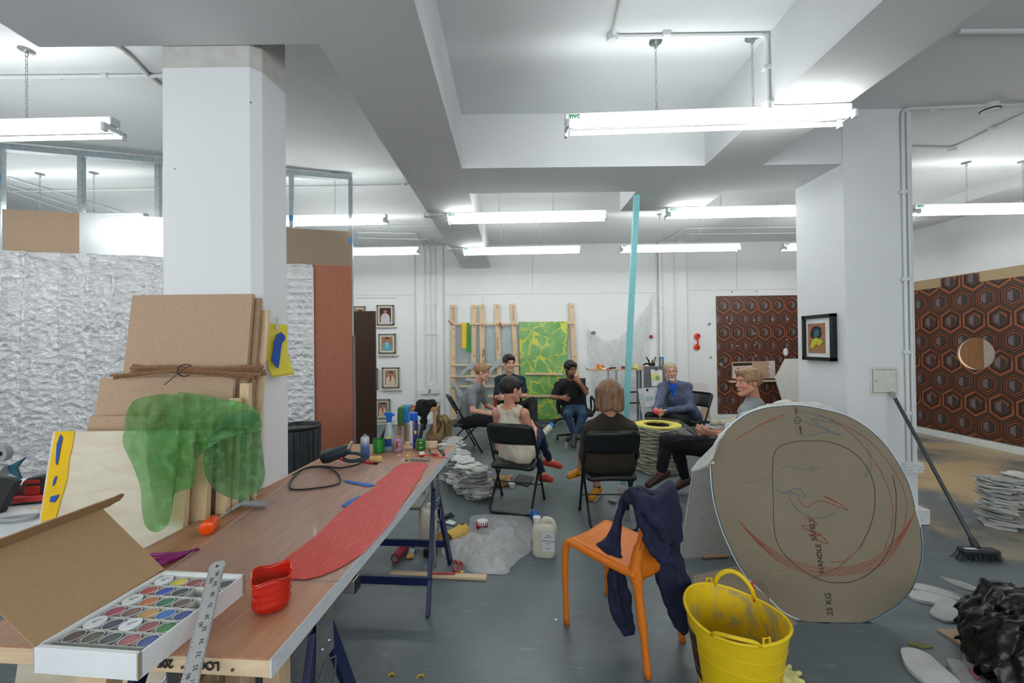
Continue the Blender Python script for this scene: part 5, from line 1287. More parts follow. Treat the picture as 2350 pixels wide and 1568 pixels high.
a, b = BW_(1200, 909, 0.16), BW_(1275, 909, 0.16)
tag(obj('rail_batten', MB().bar(a, b, 0.02, 0.04), M_pine_x, world=True, bevel=0.002), 'lower pine batten across the green film beside the black T-shirt', 'batten')
# clear film stretched below the top rail
cf = sheer('clear_film', (226, 232, 232), 0.14, 3, 0.3, 0.5, 0.2, 0.6)
a = BW_(1046, 748, 0.1); b = BW_(1188, 748, 0.1); 
tag(obj('clear_film', MB().bx(a.x, BACK - 0.03, 0.3, b.x, BACK - 0.028, a.z), cf, world=True), 'sheet of clear film hanging behind the rails of the rack', 'film')

# ------------------------------------------------------------------ portraits on little shelves
M_oak = mat('grey_green_frame', (124, 120, 104), 0.5); M_mount = mat('cream_mount', (226, 220, 204), 0.7)
M_skin_p = mat('print_skin', (164, 116, 88), 0.7); M_hair_p = mat('print_hair', (34, 26, 24), 0.7)
def portrait(label, x0, y0, x1, y1, bg, jacket, accent, shelf=True, pose=0):
    a, b = BW_(x0, y1, 0.03), BW_(x1, y0, 0.03); w_, h_ = b.x - a.x, b.z - a.z
    t_ = thing('framed_portrait', label, 'framed picture', a + V((w_ / 2, 0, 0)), group='framed bust portraits on the far wall')
    L = lambda x, z, y=0: (x * w_, y, z * h_)
    f = 0.03
    mb = MB().bx(-w_ / 2, -0.018, 0, -w_ / 2 + f, 0.012, h_).bx(w_ / 2 - f, -0.018, 0, w_ / 2, 0.012, h_).bx(-w_ / 2, -0.018, 0, w_ / 2, 0.012, f).bx(-w_ / 2, -0.018, h_ - f, w_ / 2, 0.012, h_)
    obj('frame', mb, M_oak, t_, bevel=0.003)
    obj('mount', MB().bx(-w_ / 2 + f, -0.008, f, w_ / 2 - f, 0.0, h_ - f), M_mount, t_)
    obj('print', MB().bx(-w_ * 0.33, -0.010, h_ * 0.14, w_ * 0.33, -0.008, h_ * 0.86), mat('print_ground_%d' % pose, bg, 0.8, var=0.25, scale=60), t_)
    sh = 0.02 * (pose - 1)
    oval = lambda cx, cz, rx, rz, n=18: [((cx + rx * math.cos(2 * PI * k / n)) * w_, (cz + rz * math.sin(2 * PI * k / n)) * h_) for k in range(n)]
    pr = lambda o, y, m, nm: obj(nm, MB().prism(o, -0.0008, (0, y, 0), (1, 0, 0), (0, 0, 1), (0, 1, 0)), m, t_, smooth=False)
    pr([(x * w_, z * h_) for x, z in ((-0.26, 0.15), (-0.27, 0.34), (-0.22, 0.50), (-0.08, 0.58), (0.08 + sh, 0.58), (0.22, 0.49), (0.27, 0.30), (0.26, 0.15))], -0.0108, mat('print_jacket_%d' % pose, jacket, 0.8, var=0.3, scale=90), 'printed_jacket')
    pr([(x * w_, z * h_) for x, z in ((-0.05, 0.58), (0.05, 0.58), (0.02, 0.3), (-0.03, 0.3))], -0.0112, mat('print_accent_%d' % pose, accent, 0.8), 'printed_shirt')
    pr(oval(sh, 0.68, 0.10, 0.105), -0.0112, M_skin_p, 'printed_face')
    pr([(x * w_ + sh * w_, z * h_) for x, z in ((-0.11, 0.69), (-0.12, 0.77), (-0.05, 0.81), (0.06, 0.81), (0.12, 0.76), (0.11, 0.69), (0.07, 0.745), (-0.06, 0.745))], -0.0118, M_hair_p, 'printed_hair')
    if shelf:
        s_ = tag(obj('picture_ledge', MB().bx(a.x - 0.02, BACK - 0.06, a.z - 0.045, b.x + 0.05, BACK - 0.012, a.z - 0.02), mat('cream_ledge', (220, 212, 192), 0.6), world=True, bevel=0.003), 'cream ledge under ' + label.replace('framed portrait of ', '').split(',')[0] + (', ' + label.split(', ')[1].split(' ')[0] if ',' in label else ''), 'ledge')
portrait('framed portrait of a man in a white jacket, topmost beside the brown board', 865, 700, 904, 747, (72, 44, 40), (206, 200, 208), (190, 184, 196), pose=1)
portrait('framed portrait of a man in a turquoise braided jacket, second from the top', 869, 766, 908, 812, (156, 118, 98), (92, 168, 182), (214, 202, 176), pose=2)
portrait('framed portrait of a man in a cream jacket, third down by the brown board', 877, 843, 916, 891, (160, 122, 102), (214, 200, 168), (150, 40, 48), pose=3)
portrait('framed portrait of a man in a cream and red jacket, lowest, behind the spray bottle', 862, 916, 895, 962, (128, 100, 100), (212, 186, 156), (176, 48, 52), pose=4)
portrait('partly hidden frame behind the top of the brown board', 812, 703, 838, 748, (150, 110, 80), (190, 150, 100), (150, 100, 60), False, 5)
portrait('partly hidden frame half way down behind the brown board', 843, 846, 867, 894, (150, 110, 90), (190, 150, 120), (150, 100, 60), False, 6)
for (x, y), c_, lab in zip(((872, 816), (903, 817), (881, 895), (911, 894)), ((20, 20, 24), (200, 90, 90), (170, 110, 60), (206, 190, 150)), ('tiny black figure on the second ledge', 'tiny pink figure on the second ledge', 'tiny brown figure on the third ledge', 'tiny cream figure on the third ledge')):
    c = BW_(x, y + 2, 0.045); tag(obj('ledge_ornament', MB().ball(c + V((0, 0, 0.012)), (0.016, 0.012, 0.016)), mat('orn_%d' % x, c_), world=True, angle=180), lab, 'ornament')
# wall sockets
def socket(label, px, py, Y, wd=0.146, ht=0.086, y0=None, face=-1):
    c = W(px, py, Y) if y0 is None else y0
    t_ = thing('wall_socket', label, 'socket', c, group='wall sockets')
    obj('back_box', MB().bx(-wd / 2, -0.035, -ht / 2, wd / 2, 0, ht / 2), M_pvc, t_, bevel=0.004)
    obj('face_plate', MB().bx(-wd / 2, -0.042, -ht / 2, wd / 2, -0.035, ht / 2), M_pvc, t_, bevel=0.003)
    for s in ((-1, 1) if wd > 0.1 else (0,)):
        for dx_, dz_ in ((0, 0.012), (-0.012, -0.010), (0.012, -0.010)):
            obj('pin_hole', MB().bx(s * 0.045 + dx_ - 0.0035, -0.0428, dz_ - 0.003 - 0.008, s * 0.045 + dx_ + 0.0035, -0.0419, dz_ + 0.003 - 0.008), M_black, t_, smooth=False)
        obj('switch', MB().bx(s * 0.012 - 0.005 if s else -0.005, -0.046, 0.018, s * 0.012 + 0.005 if s else 0.005, -0.041, 0.034), M_pvc, t_)
    return t_
socket('single white switch plate above the four double sockets', 987, 888, BACK - 0.03, 0.086)
socket('upper left double wall socket under the three conduits', 975, 899, BACK - 0.03)
socket('upper right double wall socket under the three conduits', 999, 898, BACK - 0.03)
socket('lower left double wall socket, behind the black cloth', 975, 918, BACK - 0.03)
socket('lower right double wall socket, behind the black cloth', 1000, 917, BACK - 0.03)
socket('double wall socket on the right pillar above the broom', 0, 0, 0, y0=PL(2089, 1071, (0, 3.33, 0), (0, 1, 0)))
# access hatch on the pillar
c = PL(2028, 875, (0, 3.33, 0), (0, 1, 0))
t_ = thing('access_hatch', 'square cream access hatch on the right pillar, its lower edge touched by the broom pole', 'hatch', c)
obj('hatch_frame', MB().bx(-0.118, -0.006, -0.118, 0.118, 0, 0.118), mat('cream_paint', (218, 220, 208), 0.5), t_, bevel=0.002)
obj('hatch_gap', MB().bx(-0.097, -0.0068, -0.097, 0.097, -0.0055, 0.097), M_dk, t_)
obj('hatch_door', MB().bx(-0.094, -0.009, -0.094, 0.094, -0.005, 0.094), mat('cream_paint', (218, 220, 208), 0.5), t_, bevel=0.001)
obj('hatch_lock', MB().cyl((-0.07, -0.0105, 0.0), (-0.07, -0.008, 0.0), 0.005, 10), M_zinc, t_)

# framed print on the left face of the right pillar
def PR(px, py, off=0.0): return PL(px, py, (2.76 - off, 0, 0), (1, 0, 0))
a = PR(1850, 724); b = PR(1921, 719); z0, z1 = PR(1921, 829).z, b.z; y0_, y1_ = b.y, a.y
t_ = thing('framed_print', 'black framed print with a wide white mount on the side of the right pillar', 'framed picture', (2.75, (y0_ + y1_) / 2, z0))
fw = 0.03
mb = MB()
for q in ((y0_, z0, y0_ + fw, z1), (y1_ - fw, z0, y1_, z1), (y0_, z0, y1_, z0 + fw), (y0_, z1 - fw, y1_, z1)): mb.bx(2.715, q[0], q[1], 2.758, q[2], q[3])
obj('frame', mb, mat('black_frame', (18, 19, 21), 0.35), t_, world=True, bevel=0.002)
obj('mount', MB().bx(2.735, y0_ + fw, z0 + fw, 2.75, y1_ - fw, z1 - fw), M_tray, t_, world=True)
q0, q1 = PR(1900, 741), PR(1862, 810); yy0, yy1, zz0, zz1 = q0.y, q1.y, q1.z, q0.z
obj('print', MB().bx(2.732, yy0, zz0, 2.736, yy1, zz1), mat('print_tan', (158, 112, 76), 0.7, var=0.15, scale=30), t_, world=True)
def pshape(pts, m, nm, dx_):   # u from far (left in the photo) to near, v up
    obj(nm, MB().prism([(yy1 + (yy0 - yy1) * u, zz0 + (zz1 - zz0) * v) for u, v in pts], 0.0008, (2.731 - dx_, 0, 0), (0, 1, 0), (0, 0, 1), (-1, 0, 0)), m, t_, world=True, smooth=False)
pshape([(0.18, 0.52), (0.16, 0.7), (0.3, 0.88), (0.55, 0.92), (0.78, 0.85), (0.82, 0.6), (0.7, 0.5), (0.4, 0.47)], mat('print_dark', (44, 38, 36), 0.7), 'printed_dark_shape', 0.0)
pshape([(0.38, 0.55), (0.36, 0.7), (0.5, 0.82), (0.68, 0.76), (0.66, 0.6), (0.52, 0.52)], mat('print_teal', (52, 104, 116), 0.7), 'printed_teal_shape', 0.001)
pshape([(0.12, 0.2), (0.25, 0.42), (0.45, 0.52), (0.7, 0.48), (0.92, 0.38), (0.7, 0.24), (0.5, 0.3), (0.3, 0.16)], mat('print_yellow', (206, 196, 60), 0.7, var=0.5, scale=150), 'printed_yellow_shape', 0.0015)

# ------------------------------------------------------------------ pale blue pole propped to the beam
a = W(1461, 437, 3.99); a.z = BEAM - 0.001; lo_p = W(1437, 940, 4.25); dirp = (lo_p - a); foot = a + dirp * (a.z / (a.z - lo_p.z))
tag(obj('blue_pole', MB().bar(a, foot, 0.055, 0.045, (0, 1, 0)), mat('pale_turquoise', (134, 208, 212), 0.5, var=0.03), world=True, bevel=0.003), 'pale turquoise square pole propped between the floor and the beam', 'pole')
# sheer cloth pinned to the wall
def fn(u, v):
    y_top = (740, 700); 
    x = 1342 + (1502 - 1342) * u
    sag = math.sin(PI * min(1, u * 1.12)) if u < 0.9 else 0.25
    yt = 742 + (672 - 742) * u + 78 * (4 * u * (1 - u)) * (1 - 0.3 * u)
    yb_ = 960 - 30 * u
    if v < 0.7: xx = x
    xx = x + (1425 - x) * 0.28 * v
    y = yt + (yb_ - yt) * v
    fold = 0.014 * math.sin(28 * u + 9 * v) + 0.010 * math.sin(55 * u - 12 * v) + 0.012 * math.sin(16 * v + 5 * u * (1 - u) * 4)
    return W(xx, y, BACK - 0.05 - 0.02 - fold)
t = NT('sheer_white_cloth'); t.set(Base_Color=srgb(226, 228, 226), Roughness=0.9, Alpha=t.ramp(t.noise(3, 3), [(0.3, (0.42,) * 3), (0.7, (0.62,) * 3)])); M_sheer = sheer('sheer_white', (240, 242, 242), 0.34, 2.5, 0.6, 0.5, 0.6, 0.05)
tag(obj('sheer_cloth', MB().grid(fn, 90, 60), M_sheer, world=True, angle=180), 'thin white cloth pinned by its corners to the far wall in a sagging swag', 'cloth')
tag(obj('fluff_patch', MB().ball(BW_(1362, 764, 0.11), (0.05, 0.02, 0.035), 14), mat('blue_grey_fluff', (120, 140, 152), 0.9, var=0.3), world=True, angle=180), 'grey-blue tuft on the sheer cloth', 'tuft')
c = BW_(1494, 773, 0.05)
tag(obj('red_wall_knob', MB().ball(c, (0.04, 0.035, 0.036), 10).ball(c + V((0.01, -0.03, 0)), (0.018, 0.012, 0.018), 8), mat('dark_red', (168, 40, 44), 0.5), world=True, angle=180), 'dark red rounded hold screwed to the wall by the sheer cloth', 'wall hold')
t_ = thing('suction_lifter', 'orange-red twin-cup suction lifter hanging on the far wall', 'suction lifter', BW_(1600, 785, 0.03))
for y in (772, 797):
    c = BW_(1600 - (0 if y == 772 else 1), y, 0.02)
    obj('suction_cup', MB().lathe([(0.058, 0), (0.058, 0.012), (0.04, 0.022), (0, 0.024)], c, 24, Matrix.Rotation(PI / 2, 3, 'X')), mat('orange_red', (222, 60, 34), 0.4), t_, world=True)
    obj('lever', MB().tube([c + V((0.008, -0.03, 0)), c + V((0.016, -0.04, 0.03 if y == 772 else -0.0))], 0.012, 8), M_black, t_, world=True)
a, b = BW_(1602, 772, 0.06), BW_(1601, 797, 0.06); obj('grip', MB().tube([a, b], 0.016, 10), mat('orange_red', (222, 60, 34), 0.4), t_, world=True)
# small scraps pinned on wall and panel
for i, (x, y, s_, c_, lab) in enumerate(((1628, 744, .035, (110, 112, 112), 'tilted grey scrap on the wall between the orange lifter and hexagon panel'), (1631, 820, .03, (150, 152, 150), 'small grey scrap lower on the wall beside the hexagon panel'), (1655, 836, .05, (120, 124, 128), 'grey foil scrap on the left edge of the hexagon panel'),
        (1680, 670, .018, (70, 72, 72), 'left dark hook above the hexagon panel'), (1736, 669, .018, (70, 72, 72), 'right dark hook above the hexagon panel'), (1736, 787, .035, (108, 116, 124), 'grey tag in the middle of the hexagon panel'))):
    c = BW_(x, y, 0.03); tag(obj('pinned_scrap', MB().box(c, (s_, 0.004, s_ * 1.3), Matrix.Rotation(0.5 + i, 3, 'Y')), mat('scrap_%d' % i, c_), world=True), lab, 'scrap')
for i, (x, y) in enumerate(((1669, 730), (1675, 742), (1731, 735), (1772, 734), (1808, 733), (1732, 766), (1733, 792), (1806, 779), (1734, 817), (1692, 794))):
    tag(obj('paper_fleck', MB().box(BW_(x, y, 0.026), (0.018, 0.003, 0.02), Matrix.Rotation(i, 3, 'Y')), M_tray, world=True), 'small white paper fleck stuck on the far hexagon panel', 'paper fleck', 'white flecks on the far hexagon panel')

# ------------------------------------------------------------------ trestle shelf with oddments (left of the man in the blazer)
Ys = 6.75
def S(x, y, Y=Ys): return W(x, y, Y)
a, b = S(1350, 848), S(1500, 846); zs = (a.z + b.z) / 2
a.z = b.z = zs
t_ = thing('plank_shelf', 'thin wooden work board on steel legs against the far wall', 'work board', ((a.x + b.x) / 2, Ys, 0))
obj('board', MB().bx(a.x, Ys - 0.16, zs - 0.018, b.x, Ys + 0.22, zs), mat_wood('worn_board', (206, 176, 138), (170, 136, 98), 0, 5), t_, world=True, bevel=0.002)
for x in (1397, 1415, 1463, 1470):
    p = S(x, 900); obj('leg', MB().bx(p.x - 0.015, Ys - 0.02, 0, p.x + 0.015, Ys + 0.02, zs - 0.018), M_steel, t_, world=True)
for y in (900, 925):
    z = S(1450, y).z; obj('stretcher', MB().bx(S(1397, y).x, Ys - 0.01, z - 0.012, S(1475, y).x, Ys + 0.01, z + 0.012), M_dk, t_, world=True)
zs0 = zs
def onS(px, dy=0.0): 
    p = S(px, 845, Ys + dy); return V((p.x, p.y, zs0))
def bxo(name, label, px, w_, h_, m, dy=0.0, d_=0.05, cat=None, rot=0.0, dz=0.0):
    c = onS(px, dy); return tag(obj(name, MB().box(c + V((0, 0, h_ / 2 + dz)), (w_, d_, h_), Matrix.Rotation(rot, 3, 'Z')), m, world=True, bevel=min(0.004, h_ / 5)), label, cat or name.replace('_', ' '))
bxo('orange_packet', 'orange packet standing on the left of the work board', 1373, 0.05, 0.085, mat('orange_card', (236, 110, 50), 0.5), cat='packet')
c = onS(1382); tag(obj('small_ball', MB().ball(c + V((0, 0, 0.035)), 0.035, 14), mat('red_ball', (206, 60, 44), 0.4), world=True, angle=180), 'small red ball beside the orange packet on the work board', 'ball')
c = onS(1379, -0.06); tag(obj('tennis_ball', MB().ball(c + V((0, 0, 0.024)), 0.024, 14), mat('lime', (186, 206, 60), 0.6), world=True, angle=180), 'small lime yellow ball in front of the red ball', 'ball')
bxo('white_clutter', 'low white and red packet lying on the work board', 1388, 0.09, 0.025, M_tray, -0.08, cat='packet')
bxo('red_tool', 'red flat tool lying on the work board beside the white packet', 1394, 0.05, 0.02, M_red, -0.1, rot=0.4, cat='tool')
bxo('dark_tool', 'dark hand tool lying in the middle of the work board', 1406, 0.10, 0.03, M_black, 0, rot=0.3, cat='tool')
bxo('silver_tool', 'silver flat blade lying in front of the dark hand tool', 1412, 0.12, 0.012, M_zinc, -0.1, rot=-0.2, cat='tool')
bxo('tool_case', 'dark red tool case on the work board just left of the blue pole', 1432, 0.08, 0.045, mat('maroon_case', (120, 34, 38), 0.4), 0.02, cat='case')
c = onS(1459); tag(obj('tape_roll', MB().lathe([(0.025, 0), (0.05, 0), (0.05, 0.075), (0.025, 0.075), (0.025, 0)], c, 24, cap=False), mat('pale_lime', (212, 218, 150), 0.5), world=True), 'pale yellow-green roll standing on the work board right of the blue pole', 'roll')
bxo('green_bottle_cap', 'low green and black tool beside the pale roll', 1455, 0.10, 0.02, mat('olive_green', (120, 140, 60)), -0.1, cat='tool')
a2, b2 = onS(1468, -0.04) + V((0, 0, 0.04)), onS(1510, -0.04) + V((0, 0, 0.025))
t_ = thing('wooden_dowel', 'pale wooden dowel with a red band lying along the work board', 'dowel', a2)
obj('dowel', MB().cyl(a2, b2, 0.016, 10), M_pine_x, t_, world=True); obj('red_band', MB().cyl(a2.lerp(b2, .55), a2.lerp(b2, .72), 0.0175, 10), M_red, t_, world=True)
c = onS(1496, 0.12)
t_ = thing('tool_pot', 'black pot full of pens and small tools on the work board', 'pot', c)
obj('pot', MB().lathe([(0.05, 0), (0.055, 0.09), (0.05, 0.09), (0.046, 0.01), (0, 0.01)], n=20), M_black, t_)
for i, (dx_, dy_, h_, m) in enumerate(((-0.09, 0, 0.19, M_black), (-0.05, 0.02, 0.15, M_black), (0.0, 0.0, 0.14, M_gin), (0.03, 0, 0.16, M_red), (0.07, 0.0, 0.19, M_black), (0.10, 0.02, 0.15, M_pine), (0.02, 0.03, 0.13, M_dk))):
    o_ = obj('pot_tool', MB().tube([V((dx_ * 0.2, dy_, 0.02)), V((dx_ * 0.8, dy_, h_ * 0.8)), V((dx_, dy_, h_))], [0.006, 0.009, 0.012 if m is M_black else 0.006], 8), m, t_)
c = onS(1484, 0.1); tag(obj('black_headset', MB().tube(arc(c + V((0, 0, 0.02)), 0.06, 0, PI, 8), 0.016, 8), M_black, world=True), 'black curved tool beside the pot of tools', 'tool')
c = onS(1518, 0.1)
t_ = thing('spray_can', 'tall grey tin with a blue lid at the right end of the work board', 'tin', c)
obj('can_body', MB().lathe([(0.035, 0), (0.035, 0.16), (0, 0.16)], n=20), M_zinc, t_); obj('lid', MB().lathe([(0.036, 0.16), (0.036, 0.19), (0, 0.19)], n=20), mat('lid_blue', (24, 120, 196), 0.4), t_)
tag(obj('bench_stand', MB().bx(onS(1495).x, Ys - 0.1, zs0 - 0.02, onS(1530).x, Ys + 0.22, zs0 - 0.001).bx(onS(1500).x, Ys + 0.0, 0, onS(1500).x + 0.03, Ys + 0.03, zs0 - 0.02).bx(onS(1528).x, Ys + 0.0, 0, onS(1528).x + 0.03, Ys + 0.03, zs0 - 0.02), M_pine_x, world=True), 'short wooden stand at the right of the work board holding the tool pot', 'stand')
a3 = S(1350, 848); tag(obj('wire_end', MB().tube([V((a3.x, Ys, zs0 + 0.008)), V((a3.x - 0.04, Ys, zs0 + 0.02)), V((a3.x - 0.055, Ys, zs0 + 0.05))], 0.006, 6), M_zinc, world=True), 'bent wire hook sticking out at the left end of the work board', 'wire')
# drawings on boards under it
def leaning(name, label, pts, Y, th, m, cat, parent=None):
    q = [W(x, y, Y) for x, y in pts]; return q
def flat(name, label, pts, Y, th, m, cat):
    t_ = thing(name, label, cat, W(*pts[0], Y)); obj('panel', MB().poly([W(x, y, Y) for x, y in pts], th, (0, 1, 0)), m, t_, world=True, smooth=False); return t_
t_ = flat('grey_board', 'dark grey board standing under the work board with a yellow drawing clipped on', [(1478, 841), (1530, 841), (1530, 900), (1532, 1000), (1478, 1001)], 6.5, 0.02, mat('slate_grey', (98, 102, 106), 0.8), 'board')
def onb(name, pts, Y, m, par, th=0.003): return obj(name, MB().poly([W(x, y, Y) for x, y in pts], th, (0, 1, 0)), m, par, world=True, smooth=False)
dr = thing('yellow_drawing', 'white sheet with a yellow and green looping drawing clipped to the grey board', 'drawing', W(1506, 888, 6.48))
onb('sheet', [(1493, 848), (1520, 849), (1521, 886), (1496, 887)], 6.49, M_tray, dr)
onb('yellow_shape', [(1494, 858), (1505, 857), (1514, 860), (1519, 870), (1509, 874), (1503, 872), (1496, 872)], 6.485, mat('pale_yellow', (222, 222, 140)), dr)
for c_, r_, m in (((1509, 867), 0.022, mat('teal_ink', (30, 120, 130))),): obj('loop', MB().tube([W(c_[0], c_[1], 6.48) + V((r_ * math.cos(a), 0, r_ * math.sin(a))) for a in [k * PI / 8 for k in range(16)]], 0.005, 5, closed=True), m, dr, world=True)
onb('bulldog_clip', [(1503, 847), (1509, 847), (1508, 850), (1504, 850)], 6.475, M_black, dr, 0.01)
t_ = flat('speckled_board', 'white speckled board on the floor under the work board with a sheet clipped on', [(1464, 893), (1516, 888), (1524, 1006), (1484, 1007), (1470, 930)], 6.3, 0.02, mat('speckled_white', (214, 220, 220), 0.7, var=0.25, scale=14), 'board')
dr = thing('blue_drawing', 'white sheet with a pale blue stripe clipped to the speckled board', 'drawing', W(1490, 930, 6.28))
onb('sheet', [(1475, 897), (1501, 895), (1505, 932), (1480, 936)], 6.29, M_tray, dr)
onb('blue_stripe', [(1481, 911), (1499, 909), (1500, 917), (1482, 919)], 6.285, mat('pale_aqua', (176, 206, 204)), dr)
onb('bulldog_clip', [(1483, 893), (1488, 893), (1487, 898), (1484, 898)], 6.28, M_black, dr, 0.01)
# boards to the right of the blazer man
t_ = flat('pink_board', 'pale pink board leaning behind the black folding chair', [(1589, 879), (1624, 877), (1634, 996), (1594, 997)], 6.6, 0.02, mat('pale_pink', (220, 206, 204), 0.7), 'board')
t_ = flat('tan_offcut', 'small tan offcut in front of the pale pink board', [(1611, 928), (1625, 928), (1636, 999), (1620, 1000)], 6.5, 0.015, M_mdf, 'board')
# shelf with cut model on hexagon panel
Yk = BACK - 0.03
t_ = thing('display_shelf', 'narrow pale ledge on the far hexagon panel holding the cut-out boards', 'shelf', W(1724, 875, Yk))
obj('ledge', MB().bar(W(1674, 876, Yk - 0.04), W(1782, 874, Yk - 0.04), 0.08, 0.035), M_pine_x, t_, world=True, bevel=0.002)
t_ = thing('cut_out_board', 'tan and pink board with wavy edge and cut-outs on the ledge', 'cut-out board', W(1724, 870, Yk - 0.03))
onb('back_board', [(1679, 831), (1762, 829), (1766, 836), (1762, 842), (1767, 847), (1762, 854), (1767, 860), (1764, 869), (1679, 870)], Yk - 0.03, M_mdf, t_, 0.012)
onb('pink_edge', [(1762, 829), (1778, 828), (1780, 868), (1764, 869)], Yk - 0.02, mat('pale_pink', (220, 206, 204), 0.7), t_, 0.012)
onb('dark_slot', [(1683, 834), (1726, 833), (1726, 838), (1683, 840)], Yk - 0.045, mat('slot_dark', (40, 30, 28)), t_, 0.004)
onb('pink_front', [(1682, 841), (1727, 839), (1727, 868), (1682, 869)], Yk - 0.06, mat('front_pink', (214, 190, 184), 0.7), t_, 0.01)
c = W(1695, 851, Yk - 0.072); obj('dark_hole', MB().lathe([(0, 0), (0.055, 0)], c, 20, Matrix.Rotation(PI / 2, 3, 'X')).cyl(c, c + V((0, 0.006, 0)), 0.055, 20), mat('slot_dark', (40, 30, 28)), t_, world=True)
t_ = flat('white_hexagon_board', 'large white angular board leaning on the hexagon panel beside the right pillar', [(1803, 824), (1850, 823), (1850, 976), (1806, 976), (1798, 925), (1780, 868)], 7.2, 0.03, mat('offwhite_board', (214, 216, 210), 0.6), 'board')
t_ = flat('tan_board_piece', 'strip of tan board low beside the right pillar behind the disc', [(1809, 920), (1850, 922), (1850, 984), (1809, 984)], 6.9, 0.02, M_mdf, 'board')
c = W(1803, 808, Yk); o_ = tag(obj('torn_patch', MB().ball(c, (0.05, 0.006, 0.075), 16), M_tray, world=True, angle=180), 'white torn oval patch on the far hexagon panel near the pillar', 'patch')
# stool with cloths
Yt = 5.2
zst = W(950, 937, Yt).z; xl, xr = W(912, 940, Yt).x, W(1000, 935, Yt).x
t_ = thing('wooden_stool', 'square wooden stool by the sockets with cloths hung over it', 'stool', ((xl + xr) / 2, Yt + 0.15, 0))
M_beech = mat_wood('beech', (196, 154, 112), (168, 126, 86), 2, 6)
obj('seat', MB().bx(xl, Yt, zst - 0.05, xr, Yt + 0.33, zst), M_beech, t_, world=True, bevel=0.004)
for x in (xl + 0.02, xr - 0.02):
    for y in (Yt + 0.02, Yt + 0.31): obj('leg', MB().bx(x - 0.02, y - 0.02, 0, x + 0.02, y + 0.02, zst - 0.05), M_beech, t_, world=True, bevel=0.003)
def hang(name, label, x0, x1, ybot, m, dy=0.0):
    a, b = W(x0, 935, Yt).x, W(x1, 935, Yt).x; zb = W(x0, ybot, Yt).z
    prof = [(Yt + 0.2, zst + 0.012 + dy), (Yt + 0.02, zst + 0.014 + dy), (Yt - 0.012 - dy, zst - 0.002), (Yt - 0.018 - dy, zst - 0.1), (Yt - 0.016 - dy, zb)]
    pr = spline([V((0, y, z)) for y, z in prof], 5)
    return tag(obj(name, MB().grid(lambda u, v: V((a + (b - a) * u + 0.01 * math.sin(v * 6), pr[int(v * (len(pr) - 1))].y - 0.006 * math.sin(u * 7 + v * 5), pr[int(v * (len(pr) - 1))].z)), 10, len(pr)), m, world=True, angle=180, solid=0.004), label, 'cloth')
hang('green_cloth', 'dark green strip of cloth hanging over the left of the stool', 914, 928, 977, mat('leaf_green', (64, 124, 62), 0.6))
hang('blue_cloth', 'blue strip of cloth hanging over the middle of the stool', 928, 941, 970, mat('mid_blue', (40, 122, 184), 0.6), 0.006)
s_ = SDF(W(940, 950, Yt) - V((0.02, 0.05, 0.02)), W(960, 928, Yt) + V((0.05, 0.25, 0.06)), 0.008)
s_.cone(W(944, 936, Yt + 0.1) , W(958, 938, Yt + 0.1), 0.035, 0.03, 0.02, flat=((0, 0, 1), 0.6)).folds(0.006, 60, 3)
t = NT('red_orange_print'); t.set(Base_Color=t.ramp(t.noise(26, 3), [(0.45, srgb(176, 30, 30)), (0.5, srgb(226, 120, 40)), (0.6, srgb(206, 60, 40))], 'CONSTANT'), Roughness=0.8)
tag(obj('patterned_cloth', s_.mesh(), t.m, world=True, angle=180), 'crumpled red and orange cloth on the stool', 'cloth')
M_blk_cloth = mat('black_cloth', (16, 16, 18), 0.9, var=0.2)
s_ = SDF(W(950, 985, Yt) - V((0.1, 0.1, 0.12)), W(1000, 915, Yt) + V((0.1, 0.35, 0.1)), 0.01)
s_.cone(W(965, 928, Yt + 0.08), W(993, 928, Yt + 0.12), 0.06, 0.055, 0.03).cone(W(962, 932, Yt + 0.02), W(953, 955, Yt - 0.03), 0.045, 0.02, 0.03).cone(W(975, 930, Yt), W(971, 985, Yt - 0.03), 0.06, 0.028, 0.03, flat=((0, 1, 0), 0.5)).cone(W(985, 930, Yt), W(966, 965, Yt - 0.03), 0.05, 0.03, 0.03, flat=((0, 1, 0), 0.5)).folds(0.008, 45, 5)
tag(obj('black_jumper', s_.mesh(), M_blk_cloth, world=True, angle=180), 'black jumper hanging over the right of the stool', 'jumper')
# canvas rucksack on the floor
cR = W(1012, 992, 5.35)
s_ = SDF(cR - V((0.28, 0.25, 0.3)), cR + V((0.28, 0.3, 0.32)), 0.012)
s_.cone(W(1000, 1000, 5.3), W(1018, 965, 5.4), 0.12, 0.085, 0.05).cone(W(1018, 995, 5.4), W(1024, 975, 5.45), 0.10, 0.08, 0.05).ell(W(1012, 964, 5.38), (0.10, 0.10, 0.04), None, 0.04).folds(0.008, 30, 6)
sb = s_.mesh(); sb[0][:, 2] = np.maximum(sb[0][:, 2], 0.002)
t_ = thing('canvas_rucksack', 'khaki canvas rucksack slumped on the floor by the stool', 'rucksack', (cR.x, cR.y, 0))
obj('bag_body', sb, mat('khaki_canvas', (128, 108, 70), 0.9, var=0.15, scale=12), t_, world=True, angle=180)
obj('strap', MB().tube(spline([W(1000, 953, 5.28), W(1003, 962, 5.25), W(1012, 972, 5.25), W(1006, 990, 5.22), W(998, 1006, 5.22)], 5), 0.014, 6, flat=0.5), mat('dark_brown_strap', (58, 40, 32), 0.7), t_, world=True)
obj('strap', MB().tube(spline([W(1016, 962, 5.28), W(1022, 975, 5.27), W(1020, 996, 5.28)], 5), 0.012, 6, flat=0.5), mat('dark_brown_strap', (58, 40, 32), 0.7), t_, world=True)
